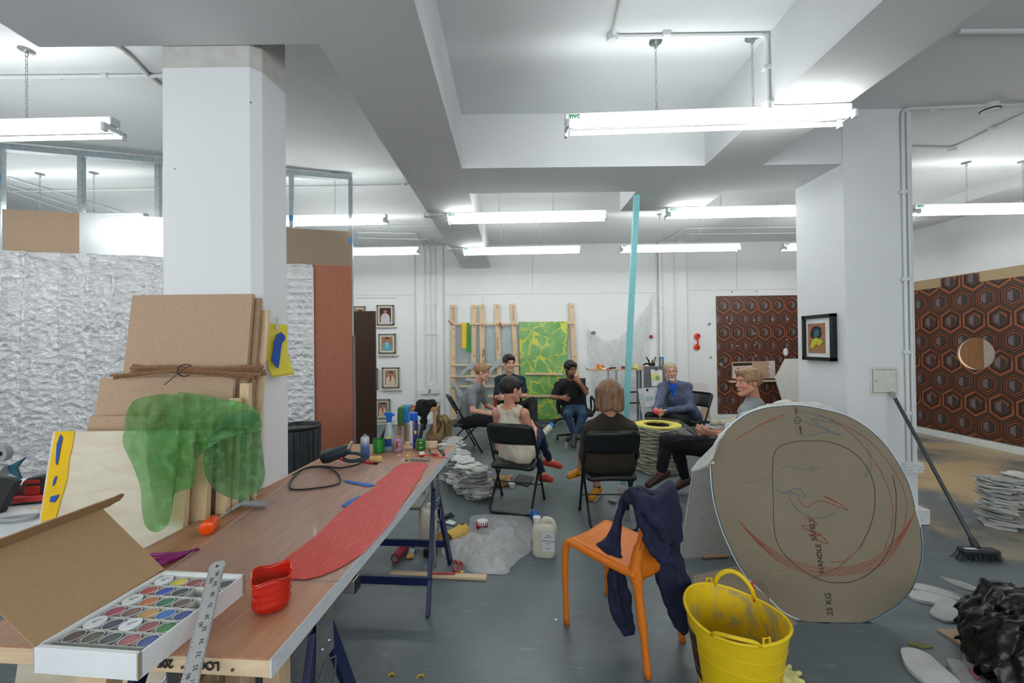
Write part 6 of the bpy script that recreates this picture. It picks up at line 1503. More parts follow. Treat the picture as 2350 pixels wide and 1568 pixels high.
# low clutter to the right of the blazer man: trestle platform with sheets
pa = W(1600, 968, 6.2); t_ = thing('low_platform', 'low platform with rumpled sheets on it behind the man with the phone', 'platform', (pa.x + 0.4, 6.3, 0))
obj('platform_top', MB().bx(pa.x, 5.8, 0.23, pa.x + 1.25, 6.5, 0.27), mat('bluish_board', (150, 166, 172), 0.6), t_, world=True)
for x in (pa.x + 0.05, pa.x + 1.2): 
    for y in (5.85, 6.4): obj('leg', MB().bx(x - 0.02, y, 0, x + 0.02, y + 0.05, 0.23), M_steel, t_, world=True)
s_ = SDF(V((pa.x, 5.75, 0.25)), V((pa.x + 1.25, 6.5, 0.45)), 0.014)
s_.cone((pa.x + 0.15, 6.0, 0.29), (pa.x + 0.9, 6.15, 0.30), 0.05, 0.06, 0.05).cone((pa.x + 0.6, 6.0, 0.30), (pa.x + 1.05, 6.1, 0.28), 0.07, 0.03, 0.05).folds(0.014, 40, 8)
mm_ = s_.mesh(); mm_[0][:, 2] = np.maximum(mm_[0][:, 2], 0.272)
tag(obj('rumpled_sheet', mm_, mat('beige_sheet', (190, 180, 160), 0.8), world=True, angle=180), 'rumpled beige sheet lying on the low platform', 'sheet')
for i, (dx_, m) in enumerate(((0.2, M_red), (0.45, M_red), (0.75, M_pine_x))):
    tag(obj('hand_tool', MB().bar((pa.x + dx_, 5.84, 0.28), (pa.x + dx_ + 0.18, 5.86, 0.28), 0.02, 0.014), m, world=True), ('red stick at the left front of the low platform', 'red stick at the middle front of the low platform', 'pale stick at the right front of the low platform')[i], 'stick')
# ------------------------------------------------------------------ plaster slab stacks
M_plast = mat('grey_plaster', (160, 162, 158), 0.9, var=0.12, scale=14, bump=0.2)
M_plast2 = mat('pale_plaster', (196, 197, 192), 0.9, var=0.08, scale=10, bump=0.15)
def slab_mesh(rx, ry, th, seed, n=26, rag=0.12):
    mb = MB(); vs = []
    prof = [(0.0, th * 0.6), (0.6, th * 0.75), (0.93, th), (1.0, th * 0.55), (0.97, 0.0), (0.5, -0.001), (0.0, 0.0)]
    for (r, z) in prof:
        for k in range(n):
            a = 2 * PI * k / n; q = 1 + rag * nz((math.cos(a) * 1.4, math.sin(a) * 1.4, seed), 1.3) * 1.6 + 0.05 * nz((math.cos(a) * 5, math.sin(a) * 5, seed), 1.0)
            x, y = rx * r * q * math.cos(a), ry * r * q * math.sin(a)
            vs.append(V((x, y, z + 0.010 * nz((x * 6, y * 6, seed), 1.0) * (0.3 + r))))
    fs = [(i * n + k, i * n + (k + 1) % n, (i + 1) * n + (k + 1) % n, (i + 1) * n + k) for i in range(len(prof) - 1) for k in range(n)]
    mb.add(vs, fs); mb.f = [tuple(reversed(f)) for f in mb.f]
    return mb
slabs = [obj('plaster_piece', slab_mesh(0.105, 0.085, 0.015, 3.7 * i, rag=0.3), M_plast if i % 2 else M_plast2, angle=50) for i in range(6)]
for s_ in slabs: tag(s_, 'source', 'plaster slab')
used_ = set()
def place_slab(loc, rz, sc, label, group, tilt=0.0, sy=1.0):
    k = rng.randrange(6); s_ = slabs[k]
    mx = Matrix.Translation(loc) @ Matrix.Rotation(rz, 4, 'Z') @ Matrix.Rotation(tilt, 4, 'X') @ Matrix.Diagonal((sc, sc * sy, 1.0, 1))
    if k not in used_:
        used_.add(k); s_.matrix_world = mx; s_['label'] = label; s_['group'] = group; return s_
    return copy_tree(s_, mx, label, group)
rng = random.Random(11)
# the long undulating stack: leaning layers along a curve on the floor
GR = 'grey plaster slabs in the long wavy stack behind the table'
tops = [p for p in spline([W(1030, 1002, 5.35), W(1040, 1012, 5.0), W(1030, 1026, 4.75), W(1050, 1040, 4.45), W(1078, 1056, 4.15), W(1100, 1074, 3.95)], 3)]
for ci, p in enumerate(tops):
    n = max(5, int(p.z / 0.019)); cu = ci / (len(tops) - 1)
    if p.x > -99:
        for k in range(n):
            q = k / n
            place_slab(V((p.x + 0.05 * math.sin(k * 0.5 + ci * 0.8) + rng.uniform(-0.03, 0.03) - 0.10 * (1 - q) * (1 - cu), p.y + 0.03 * math.cos(k * 0.7) + rng.uniform(-0.03, 0.03), 0.004 + k * (p.z / n) + 0.006 * math.sin(ci * 2.1 + k))), rng.uniform(-0.7, 0.7), rng.uniform(0.75, 1.2),
                       'broken grey plaster slab in the long wavy stack behind the door table', GR, rng.uniform(-0.09, 0.09), rng.uniform(0.8, 1.2))
for ci, (x, y, Y, n) in enumerate(((2291, 1096, 3.27, 21), (2345, 1088, 3.55, 20))):
    p = W(x, y, Y)
    for k in range(n):
        place_slab(V((p.x + rng.uniform(-0.012, 0.012), Y + rng.uniform(-0.012, 0.012), 0.002 + k * p.z / n)), rng.uniform(0, 6), rng.uniform(1.0, 1.2),
                   'grey plaster slab in the round stack at the right photo edge' if ci == 0 else 'grey plaster slab in the stack behind the round one, at the right photo edge', 'plaster slabs in the round stack' if ci == 0 else 'plaster slabs in the stack behind', rng.uniform(-0.05, 0.05))
# ------------------------------------------------------------------ yellow and black banded column of cast layers
cc = V((W(1510, 985, 4.78).x, 4.78, 0)); RH = 0.545; RR = 0.265
t = NT('yellow_black_layer'); c1 = t.noise(9, 4, 0.6, t.mapped((1, 1, 5)), 1.0)
t.set(Base_Color=t.ramp(c1, [(0.34, srgb(92, 92, 84)), (0.44, srgb(156, 155, 146)), (0.58, srgb(200, 196, 168)), (0.68, srgb(238, 224, 112))]), Roughness=0.6); M_lay = t.m
lay0 = MB().lathe([(RR * 0.55, 0.0), (RR * 0.99, 0.0), (RR * 1.03, 0.010), (RR * 0.97, 0.021), (RR * 0.55, 0.021)], n=44, cap=False, wob=lambda a, z: 1 + 0.016 * math.sin(3 * a + 1) + 0.014 * math.sin(7 * a) + 0.008 * math.sin(13 * a + 2))
for i, p in enumerate(lay0.v):
    a = math.atan2(p.y, p.x); lay0.v[i] = V((p.x, p.y, p.z + 0.007 * math.sin(4 * a) + 0.005 * math.sin(9 * a + 1)))
L0 = tag(obj('cast_layer', lay0, M_lay, angle=50), 'wavy grey, black and yellow cast layer in the round column in the middle', 'cast layer', 'layers of the round yellow and black column')
NL = 24
for k in range(NL):
    mx = Matrix.Translation(cc + V((rng.uniform(-.006, .006), rng.uniform(-.006, .006), 0.012 + k * (RH - 0.03) / NL))) @ Matrix.Rotation(k * 2.4, 4, 'Z')
    if k == 0: L0.matrix_world = mx
    else: copy_tree(L0, mx)
tag(obj('yellow_ring', MB().lathe([(RR * 0.62, RH - 0.022), (RR * 0.98, RH - 0.022), (RR * 0.99, RH - 0.006), (RR * 0.6, RH - 0.004), (RR * 0.62, RH - 0.022)], cc, 48, cap=False), mat('bright_yellow', (226, 212, 82), 0.5), world=True), 'bright yellow ring on top of the round column of cast layers', 'ring')
wrap = MB().lathe([(RR * 1.10, 0.004), (RR * 1.09, 0.06), (RR * 1.07, 0.2), (RR * 1.07, 0.4), (RR * 1.08, RH), (RR * 1.09, RH + 0.02)], cc, 60, cap=False, wob=lambda a, z: 1 + 0.012 * math.sin(11 * a + z * 20) + 0.008 * math.sin(23 * a))
tag(obj('film_wrap', wrap, sheer('grey_wrap', (226, 232, 226), 0.2, 5, 0.5, 0.5, 0.25, 0.8), world=True, angle=180), 'clear plastic film wrapped around the round column of yellow and black layers', 'plastic film')
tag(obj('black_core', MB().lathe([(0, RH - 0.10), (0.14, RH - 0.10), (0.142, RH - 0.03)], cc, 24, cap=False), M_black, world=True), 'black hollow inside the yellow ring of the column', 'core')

# ------------------------------------------------------------------ big plasterboard disc leaning at the right
dO = V((W(1900, 1437, 2.16).x, 2.16, 0)); dN = V((-0.05, -0.985, 0.17)).normalized()
def PD(px, py, off=0.0): return PL(px, py, dO + dN * off, dN)
rim = [(1633, 1050), (1640, 1024), (1656, 1000), (1680, 975), (1712, 952), (1750, 938), (1795, 932), (1835, 931), (1880, 938), (1930, 950), (1965, 966), (2000, 990), (2032, 1022), (2060, 1062), (2085, 1110), (2100, 1165), (2112, 1210), (2116, 1255), (2113, 1290), (2104, 1325), (2090, 1355), (2066, 1384), (2035, 1405), (2000, 1424), (1960, 1432), (1920, 1436), (1870, 1432), (1830, 1420), (1795, 1402), (1765, 1372), (1742, 1352), (1720, 1330), (1696, 1296), (1674, 1252), (1655, 1205), (1640, 1150), (1634, 1100)]
rimw = [p for p in spline([PD(*q) for q in rim], 3, closed=True)]
t = NT('plasterboard_back'); g = t.noise(1.5, 4, 0.6); gr = t.noise(60, 3, 0.6, t.mapped((1, 1, 0.08)))
t.set(Base_Color=t.mix(t.math('MULTIPLY', gr, 0.25), t.ramp(g, [(0.3, srgb(132, 121, 102)), (0.7, srgb(145, 134, 114))]), srgb(114, 103, 86)), Roughness=0.85); M_pb = t.m
ds = thing('plasterboard_disc', 'huge round brown plasterboard disc with crayon scribbles leaning at the right', 'plasterboard disc', (dO.x, dO.y, 0))
m_ = MB().poly(list(reversed(rimw)), 0.0125, -dN)
for i, p in enumerate(m_.v):
    if p.z < 0.001: m_.v[i] = V((p.x, p.y, 0.001))
obj('board', m_, M_pb, ds, world=True, smooth=False)
obj('white_paper_edge', MB().tube([p - dN * 0.005 + (p - PD(1880, 1180)).normalized() * 0.002 for p in rimw if p.z > 0.012], 0.0055, 6), M_tray, ds, world=True)
def crayon(name, pts, rgb, r=0.0016, closed=False, n=6, off=0.0006, jit=0.0):
    q = [PD(*p, off=off) for p in pts]; sp = spline(q, n, closed)
    if jit: sp = [p + V((rng.uniform(-jit, jit), 0, rng.uniform(-jit, jit))) for p in sp]
    r *= 0.62 if jit else 0.9; mb = MB().tube(sp, r, 4, closed=closed, flat=1.0)
    if jit:
        for d_ in (0.003,): mb.tube([p + V((rng.uniform(-jit, jit) * 1.5, 0, rng.uniform(-jit, jit) + d_)) for p in sp], r * 0.6, 4)
    obj(name, mb, mat('crayon_%d_%d_%d' % rgb, rgb, 0.9, var=0.35, scale=300), ds, world=True, smooth=False)
BK, RD, BL, BL2, YL, TE = (46, 44, 38), (164, 82, 66), (96, 124, 138), (112, 128, 132), (176, 164, 84), (10, 96, 112)
crayon('teal_edge_line', [q for q in rim[16:27]], TE, 0.0028); crayon('teal_edge_line', [q for q in rim[-6:] + rim[:2]], TE, 0.0026); crayon('teal_edge_line', rim[3:16], TE, 0.0018)
crayon('black_outline', [(1862, 1012), (1900, 1014), (1945, 1030), (1982, 1062), (2005, 1110), (2007, 1165), (1998, 1205), (1985, 1235), (1972, 1260)], BK, 0.0018)
crayon('black_outline', [(1862, 1012), (1825, 1014), (1790, 1025), (1776, 1045), (1773, 1090), (1775, 1150), (1776, 1200), (1782, 1240), (1800, 1272), (1835, 1305), (1880, 1330), (1920, 1338), (1960, 1334), (2000, 1313), (2030, 1280), (2050, 1235), (2056, 1180), (2056, 1130), (2048, 1090)], BK, 0.0018)
crayon('black_outline', [(1972, 1260), (1945, 1285), (1920, 1305), (1880, 1322), (1862, 1328)], BK, 0.0012)
for k in range(5): crayon('red_scribble', [(1696 + k * 3, 1196 + k * 4), (1735 + k * 2, 1235 + k * 4), (1800, 1278 + k * 5), (1870, 1300 + k * 5), (1945, 1303 + k * 4), (2010 + k * 4, 1280 + k * 4), (2060 + k * 3, 1235), (2090 + k * 2, 1195 - k * 4)], RD, 0.0017, jit=0.0012)
crayon('red_scribble', [(1880, 952), (1940, 985), (1990, 1035), (2030, 1100), (2048, 1165), (2045, 1215), (2030, 1260)], RD, 0.0015, jit=0.001)
crayon('red_scribble', [(1905, 960), (1985, 1005), (2045, 1070), (2078, 1140), (2078, 1195), (2062, 1240), (2030, 1280)], RD, 0.0015, jit=0.001)
crayon('red_scribble', [(1690, 1010), (1706, 998), (1715, 994), (1740, 978), (1765, 966), (1798, 953)], RD, 0.003, jit=0.002)
crayon('red_scribble', [(1830, 1140), (1850, 1165), (1880, 1150), (1915, 1160), (1947, 1172), (1925, 1155), (1890, 1138), (1920, 1155)], RD, 0.0022, jit=0.0015)
crayon('red_scribble', [(1845, 1185), (1875, 1205), (1840, 1210), (1885, 1230), (1855, 1228), (1900, 1250), (1880, 1225)], RD, 0.0022, jit=0.002)
crayon('red_scribble', [(1970, 1262), (1950, 1280), (1930, 1290), (1905, 1290)], RD, 0.0022, jit=0.001)
crayon('blue_scribble', [(1790, 1112), (1785, 1125), (1800, 1132), (1830, 1122), (1850, 1142), (1812, 1132), (1825, 1165), (1850, 1182), (1880, 1190), (1915, 1178), (1925, 1165)], BL, 0.0022, jit=0.0015)
crayon('blue_scribble', [(1835, 945), (1880, 955), (1930, 975), (1860, 962), (1905, 990), (1830, 965), (1838, 1000), (1900, 992), (1930, 998), (1912, 998)], BL, 0.0018, jit=0.001)
crayon('blue_scribble', [(1785, 1080), (1815, 1070), (1840, 1078), (1870, 1070), (1860, 1082), (1885, 1072)], BL2, 0.0014, jit=0.001)
crayon('blue_scribble', [(1700, 1100), (1720, 1108), (1750, 1100), (1775, 1090)], BL2, 0.0012, jit=0.001)
crayon('blue_scribble', [(1992, 1020), (1995, 1060), (1985, 1095), (2000, 1075), (1998, 1040)], BL2, 0.0014, jit=0.001)
crayon('yellow_scribble', [(1712, 1226), (1725, 1250), (1770, 1285), (1810, 1305), (1815, 1315), (1770, 1318), (1800, 1330)], YL, 0.0012)
crayon('yellow_scribble', [(1840, 990), (1848, 1000)], YL, 0.002)
crayon('yellow_scribble', [(2013, 1240), (2016, 1250), (2010, 1258)], YL, 0.0016)
M_print = mat('board_print', (52, 48, 42), 0.8)
def dtext(body, x, y, size, x2, y2):
    o = PD(x, y, 0.0007); ux = (PD(x2, y2, 0.0007) - o).normalized(); uy = dN.cross(ux).normalized(); text('board_lettering', body, size, o, ux, uy, M_print, ds, bold=0.0006)
dtext('HANDLE', 1882, 1282, 0.038, 1878, 1250); dtext('SAFELY', 1866, 1215, 0.038, 1861, 1180)
dtext('25 KG', 1903, 1387, 0.042, 1899, 1350); dtext('siniat', 1837, 987, 0.022, 1834, 975); dtext('TEC', 1828, 943, 0.024, 1826, 933)
obj('board_logo', MB().tube([PD(1830 + 7 * math.cos(a), 965 + 8 * math.sin(a), 0.0007) for a in [k * PI / 8 for k in range(16)]], 0.0015, 4, closed=True).tube([PD(1826, 965, 0.0007), PD(1834, 965, 0.0007)], 0.0015, 4), M_print, ds, world=True)
# torn notch lower left
obj('torn_notch', MB().poly([PD(x, y, 0.0012) for x, y in ((1730, 1330), (1742, 1328), (1758, 1340), (1766, 1358), (1766, 1376), (1748, 1358))], -0.001, dN), mat('torn_board', (128, 116, 98), 0.9), ds, world=True)
# plaster lumps along the top left rim and the foot
def rag(name, label, ptsw, r, m, seed, parent=None, k=0.01):
    A_ = np.array([tuple(p) for p in ptsw]); s_ = SDF(A_.min(0) - r * 2.2, A_.max(0) + r * 2.2, 0.006)
    for a, b in zip(ptsw, ptsw[1:]): s_.cone(a, b, r * rng.uniform(0.8, 1.1), r * rng.uniform(0.8, 1.1), k, flat=(dN, 0.55))
    s_.folds(r * 0.3, 70, seed); q = s_.mesh(); q[0][:, 2] = np.maximum(q[0][:, 2], 0.0005); return obj(name, q, m, parent, world=True, angle=180)
rag('plaster_crust', '', [PD(x, y, -0.02) for x, y in ((1762, 930), (1800, 926), (1845, 927), (1890, 934), (1915, 944))], 0.016, M_plast2, 1, ds)
rag('plaster_crust', '', [PD(x, y, -0.022) for x, y in ((1652, 1000), (1675, 975), (1700, 955), (1730, 944), (1762, 932))], 0.014, M_plast2, 2, ds)
rag('plaster_foot', '', [PD(x, y, -0.004) for x, y in ((1858, 1438), (1900, 1440), (1960, 1438), (1998, 1432))], 0.008, M_plast2, 3, ds)
# white flap and grey plasterboard sheet behind the disc
t_ = thing('plasterboard_sheet', 'pale grey plasterboard sheet leaning behind the left of the disc', 'plasterboard sheet', W(1620, 1280, 2.55))
nb = V((0.1, -0.95, 0.2)).normalized(); ob = V((W(1590, 1281, 2.79).x, 2.79, 0))
def PB(px, py, off=0): return PL(px, py, ob + nb * off, nb)
obj('sheet', MB().poly([PB(x, y) for x, y in ((1560, 1281), (1700, 1276), (1760, 1000), (1740, 960), (1592, 1074))], 0.0125, -nb), mat('plasterboard_face', (176, 176, 174), 0.8), t_, world=True, smooth=False)
obj('sheet_edge', MB().tube([PB(1560, 1280, 0.002), PB(1591, 1076, 0.002)], 0.004, 5), M_plast2, t_, world=True)
t_ = thing('plasterboard_flap', 'cream plaster-covered flap bridging the sheet and the disc', 'plaster flap', W(1640, 1040, 2.3))
q = [W(1587, 1080, 2.52), W(1600, 1062, 2.5), W(1655, 1008, 2.45), W(1672, 985, 2.4), W(1650, 1012, 2.24), W(1637, 1052, 2.24), W(1634, 1056, 2.26), W(1598, 1082, 2.45)]
obj('flap', MB().poly(q, 0.02, (0.3, 0.9, 0)), M_plast2, t_, world=True)
obj('flap', MB().tube([W(1588, 1082, 2.48), W(1610, 1076, 2.4), W(1636, 1062, 2.26)], 0.009, 6), M_plast2, t_, world=True)
tag(obj('wooden_strut', MB().cyl(G(1611, 1279, 0.013), G(1668, 1276, 0.013), 0.013, 12), mat('dowel_wood', (168, 136, 104), 0.7), world=True), 'short wooden dowel lying against the foot of the plasterboard sheet', 'dowel')
fl = [G(x, y, 0.004) for x, y in ((1590, 1322), (1690, 1298), (1730, 1340), (1830, 1432), (1800, 1442), (1700, 1440), (1596, 1350))]
tag(obj('cardboard_sheet', MB().poly(fl, -0.003, (0, 0, 1)), mat('floor_card', (150, 136, 116), 0.9), world=True), 'brown cardboard sheet on the floor between chair, tub and disc', 'cardboard')

# ------------------------------------------------------------------ yellow flexible tub
tc = V((W(1688, 1430, 1.74).x, 1.745, 0)); th_ = 0.335
M_ytub = None
t = NT('yellow_rubber'); sc = t.ramp(t.noise(7, 8, 0.75, t.mapped((1, 1, 0.8)), 0.5), [(0.50, (0, 0, 0, 1)), (0.60, (1, 1, 1, 1))])
t.set(Base_Color=t.mix(t.math('MULTIPLY', sc, 0.75), t.ramp(t.noise(6, 3), [(0.3, srgb(222, 186, 18)), (0.7, srgb(236, 202, 26))]), srgb(150, 146, 128)), Roughness=0.42); M_ytin = t.m
M_yt = mat('yellow_rubber_clean', (232, 198, 22), 0.4, var=0.06, scale=6)
tb = thing('flexible_tub', 'yellow flexible plastic tub smeared with grey plaster inside', 'tub', mx=Matrix.Translation(tc) @ Matrix.Rotation(-0.95, 4, 'Z'))
R0_, R1_ = 0.145, 0.196
def tr(z): return R0_ + (R1_ - R0_) * (z / th_) ** 0.9
def tw(a, z): return 1 + 0.02 * math.cos(2 * a)
def tz(a): return th_ + 0.012 * math.cos(2 * a)
def wallpt(a, z, out=0.0):
    r = (tr(z) + out) * tw(a, z); return V((r * math.cos(a), r * math.sin(a), z))
obj('tub_outer', MB().grid(lambda u, v: wallpt(2 * PI * u, tz(2 * PI * u) * v), 64, 12, True).lathe([(0, 0.001), (R0_, 0.001)], n=64, wob=tw), M_yt, tb, angle=180)
obj('tub_inside', MB().grid(lambda u, v: wallpt(2 * PI * u, 0.006 + (tz(2 * PI * u) - 0.006) * (1 - v), -0.005), 64, 12, True).lathe([(0, 0.006), (R0_ - 0.005, 0.006)], n=64, wob=tw), M_ytin, tb, angle=180)
obj('rim', MB().tube([wallpt(a, tz(a), 0.001) for a in [k * PI / 36 for k in range(72)]], 0.0065, 8, closed=True), M_yt, tb, angle=180)
for z in (0.10, 0.19, 0.255): obj('moulded_band', MB().tube([wallpt(a, z, 0.0) for a in [k * PI / 36 for k in range(72)]], 0.002, 5, closed=True), M_yt, tb, angle=180)
def handle(a0, up, lean_):
    pts = []; hw_ = 0.44
    for k in range(17):
        s_ = k / 16; a = a0 - hw_ + 2 * hw_ * s_; h_ = math.sin(PI * s_) ** 0.6 * up
        p = wallpt(a, tz(a)); d = V((math.cos(a0), math.sin(a0), 0)); pts.append(p + V((0, 0, h_)) + d * (lean_ * math.sin(PI * s_)))
    return obj('handle', MB().tube(pts, 0.010, 10, flat=0.7), M_yt, tb, angle=180)
ha = handle(math.radians(116), 0.090, -0.01); hb_ = handle(math.radians(296), 0.035, 0.02)
_mx[ha.name] = mxof(tb)
obj('red_paint_smear', MB().tube([wallpt(math.radians(95) , 0.335, 0.005) + V((0, 0, 0.05)), wallpt(math.radians(92), 0.335, 0.004) + V((0, 0, 0.01)), wallpt(math.radians(90), 0.31, -0.002)], 0.007, 6), mat('red_smear', (190, 40, 24), 0.5), tb)
for a0, zz in ((math.radians(116) + 0.5, 0.02), (math.radians(296) + 0.5, 0.015)):
    p = wallpt(a0, tz(a0)); obj('hanging_lug', MB().tube([p + V((0, 0, -0.005)) + p.normalized() * 0.0, p + V((0, 0, 0.028)), wallpt(a0 + 0.12, tz(a0)) + V((0, 0, 0.03)), wallpt(a0 + 0.13, tz(a0))], 0.0045, 6), M_yt, tb)
obj('printed_label', MB().grid(lambda u, v: wallpt(math.radians(215 + 28 * u), 0.06 + 0.2 * v, 0.0015), 10, 8), mat('dark_red_label', (60, 26, 34), 0.5, var=0.8, scale=30), tb, angle=180)
# ------------------------------------------------------------------ orange moulded chair
M_or = mat('orange_chair_plastic', (216, 118, 30), 0.4, var=0.05, scale=30)
FL = G(1300, 1432, 0.0); RL = G(1487, 1557, 0.0)
fd = (FL - RL); dep = fd.length; fd.normalize(); sd = V((fd.y, -fd.x, 0))         # sd points to the chair's other side
oc = thing('orange_chair', 'orange moulded plastic chair in the foreground with a navy jacket over its back', 'chair', (RL + FL) / 2 + sd * 0.2)
def O(f, s_, z): return RL + fd * (dep * f) + sd * s_ + V((0, 0, z))
WD = 0.33; SH = 0.455
def seatf(u, v):
    f = 0.10 + 0.88 * v; s_ = WD * u
    z = SH - 0.020 * math.sin(PI * u) * (1 - 0.3 * v) - 0.05 * max(0, (f - 0.92) / 0.08) ** 2 * 0.5 + 0.02 * (f - 0.5)
    return O(f, s_, z)
obj('seat', MB().grid(seatf, 16, 18), M_or, oc, world=True, angle=180, solid=0.014)
def backf(u, v):
    zz = 0.40 + 0.30 * v * (1 - 0.5 * u * u); f = 0.13 - 0.02 * v - 0.16 * v * v
    s_ = WD * u * (1 - 0.34 * v) + 0.012 - 0.035 * u; bow = -0.05 * math.sin(PI * u)
    return O(f + bow, s_, zz - 0.0 + 0.02 * math.sin(PI * u) * (v > 0.9))
obj('backrest', MB().grid(backf, 16, 16), M_or, oc, world=True, angle=180, solid=0.012)
for s_ in (0.0, WD):
    sg = 1 if s_ == 0 else -1
    s1 = s_ if sg > 0 else s_ + 0.045
    pts = [O(1.0, s1, 0.0), O(1.01, s1, 0.25), O(1.0, s1 * 0.97, SH - 0.06), O(0.97, s_, SH - 0.02), O(0.90, s_, SH - 0.008), O(0.6, s_, SH - 0.018), O(0.3, s_, SH - 0.022), O(0.12, s_, SH - 0.02)]
    obj('front_leg', MB().tube(spline(pts, 5), [0.015] * 5 + [0.017] * 5 + [0.018] * 26, 10, flat=1.1), M_or, oc, world=True, angle=180)
    i_ = 0.02 if sg > 0 else 0.045
    pts = [O(0.0, s_ - sg * 0.0, 0.0), O(0.06, s_ + sg * 0.01, 0.2), O(0.13, s_ + sg * i_, 0.40), O(0.14, s_ + sg * i_, 0.47), O(0.10, s_ + sg * i_ * 1.6, 0.57 if sg > 0 else 0.48), O(0.02, s_ + sg * i_ * 1.8, 0.73 if sg > 0 else 0.50)]
    obj('rear_leg', MB().tube(spline(pts, 5), [0.014] * 5 + [0.018] * 5 + [0.026] * 5 + [0.022] * 5 + [0.015] * 6, 10, flat=1.2), M_or, oc, world=True, angle=180)
# navy jacket
M_navyc = mat('navy_cotton', (25, 31, 58), 0.85, var=0.15, scale=14, bump=0.1)
s_ = SDF(V((0.35, 1.60, 0.05)), V((1.05, 2.35, 0.98)), 0.007)
def jp(Y, *pts): return [W(x, y, Y) for x, y in pts]
# body of the jacket over the top of the back
for a, b in zip(*(lambda c: (c, c[1:]))([W(1446, 1140, 1.88), W(1468, 1134, 1.93), W(1500, 1146, 1.97), W(1525, 1140, 2.02), W(1538, 1128, 2.05)])): s_.cone(a, b, 0.036, 0.036, 0.03)
s_.cone(W(1530, 1130, 2.04), W(1546, 1106, 2.06), 0.03, 0.008, 0.02)
s_.slab(jp(1.86, (1452, 1128), (1500, 1140), (1545, 1120), (1546, 1170), (1550, 1215), (1553, 1250), (1530, 1262), (1540, 1290), (1500, 1278), (1484, 1250), (1476, 1222), (1462, 1205), (1448, 1168)), 1.86, 0.05, 0.03, 0.02, gx=0.45)
s_.slab(jp(1.80, (1470, 1205), (1500, 1180), (1530, 1190), (1540, 1230), (1544, 1282), (1520, 1280), (1494, 1258), (1484, 1235)), 1.815, 0.05, 0.03, 0.02, gx=0.3)
s_.slab(jp(2.0, (1505, 1138), (1530, 1128), (1548, 1112), (1558, 1150), (1560, 1210), (1520, 1215)), 2.02, 0.12, 0.03, 0.03, gx=0.3)
s_.slab(jp(1.99, (1520, 1150), (1552, 1140), (1560, 1180), (1560, 1235), (1525, 1240)), 1.975, 0.09, 0.03, 0.03)
s_.slab(jp(1.9, (1488, 1140), (1545, 1140), (1545, 1205), (1492, 1195)), 1.885, 0.06, 0.03, 0.03, gx=0.45)
# long right tail
s_.slab(jp(1.98, (1545, 1160), (1552, 1215), (1562, 1265), (1578, 1318), (1597, 1362), (1590, 1420), (1580, 1450), (1566, 1456), (1548, 1440), (1532, 1408), (1518, 1368), (1506, 1328), (1499, 1305), (1508, 1270), (1512, 1220)), 1.985, 0.05, 0.02, 0.02)
# left lapel over the seat and hanging sleeve
s_.slab(jp(1.93, (1445, 1122), (1422, 1148), (1412, 1185), (1404, 1215), (1390, 1236), (1367, 1250), (1396, 1272), (1416, 1277), (1424, 1262), (1424, 1215), (1432, 1172), (1448, 1150)), 1.93, 0.045, 0.02, 0.02)
s_.slab(jp(1.99, (1402, 1276), (1426, 1270), (1432, 1300), (1444, 1350), (1455, 1410), (1458, 1458), (1432, 1463), (1410, 1430), (1397, 1398), (1394, 1345)), 1.995, 0.05, 0.02, 0.02)
# folds: rolled lapel, collar and ridges
for pts, r in (([(1452, 1128, 1.83), (1478, 1160, 1.80), (1496, 1192, 1.77), (1512, 1205, 1.77), (1524, 1232, 1.78)], 0.020), ([(1462, 1124, 1.86), (1490, 1150, 1.84), (1520, 1180, 1.84), (1538, 1215, 1.84)], 0.016), ([(1500, 1140, 1.93), (1528, 1165, 1.93), (1544, 1200, 1.93), (1548, 1250, 1.93)], 0.014),
               ([(1432, 1140, 1.90), (1420, 1175, 1.90), (1412, 1220, 1.89), (1408, 1262, 1.90)], 0.012), ([(1482, 1238, 1.78), (1500, 1268, 1.78), (1520, 1284, 1.80), (1540, 1288, 1.82)], 0.018), ([(1545, 1270, 1.96), (1560, 1330, 1.955), (1572, 1400, 1.96)], 0.012), ([(1410, 1290, 1.965), (1412, 1350, 1.965), (1430, 1430, 1.965)], 0.011)):
    q = [W(*p) for p in pts]
    for a, b in zip(q, q[1:]): s_.cone(a, b, r, r, 0.015)
s_.folds(0.0035, 55, 12, 5)
tag(obj('navy_jacket', s_.mesh(2), M_navyc, world=True, angle=180), 'navy blue cotton jacket slung over the back of the orange chair, sleeves hanging', 'jacket')

# ------------------------------------------------------------------ broom
a = PL(2046, 900, (0, 3.30, 0), (0, 1, 0)); b = G(2240, 1256, 0.07)
t_ = thing('broom', 'dark grey broom leaning on the right pillar with its head on the floor', 'broom', (b.x, b.y, 0))
M_brm = mat('dark_grey_metal', (70, 76, 78), 0.35, 0.4)
obj('pole', MB().cyl(a, b, 0.0125, 14), M_brm, t_, world=True)
obj('pole_cap', MB().cyl(a, a.lerp(b, 0.05), 0.0145, 14), M_grey, t_, world=True)
hl = G(2203, 1262, 0.06); hr = G(2288, 1265, 0.06); hx = (hr - hl).normalized()
obj('broom_head', MB().bar(hl, hr, 0.065, 0.028), M_dk, t_, world=True, bevel=0.010)
obj('socket_cone', MB().cyl(b - (b - a).normalized() * 0.06, b, 0.017, 14, 0.024), M_dk, t_, world=True)
obj('head_label', MB().bar(hl + hx * 0.02 + V((0, -0.01, 0.0155)), hl + hx * 0.09 + V((0, -0.01, 0.0155)), 0.022, 0.001), M_tray, t_, world=True)
mb = MB(); hy_ = V((-hx.y, hx.x, 0))
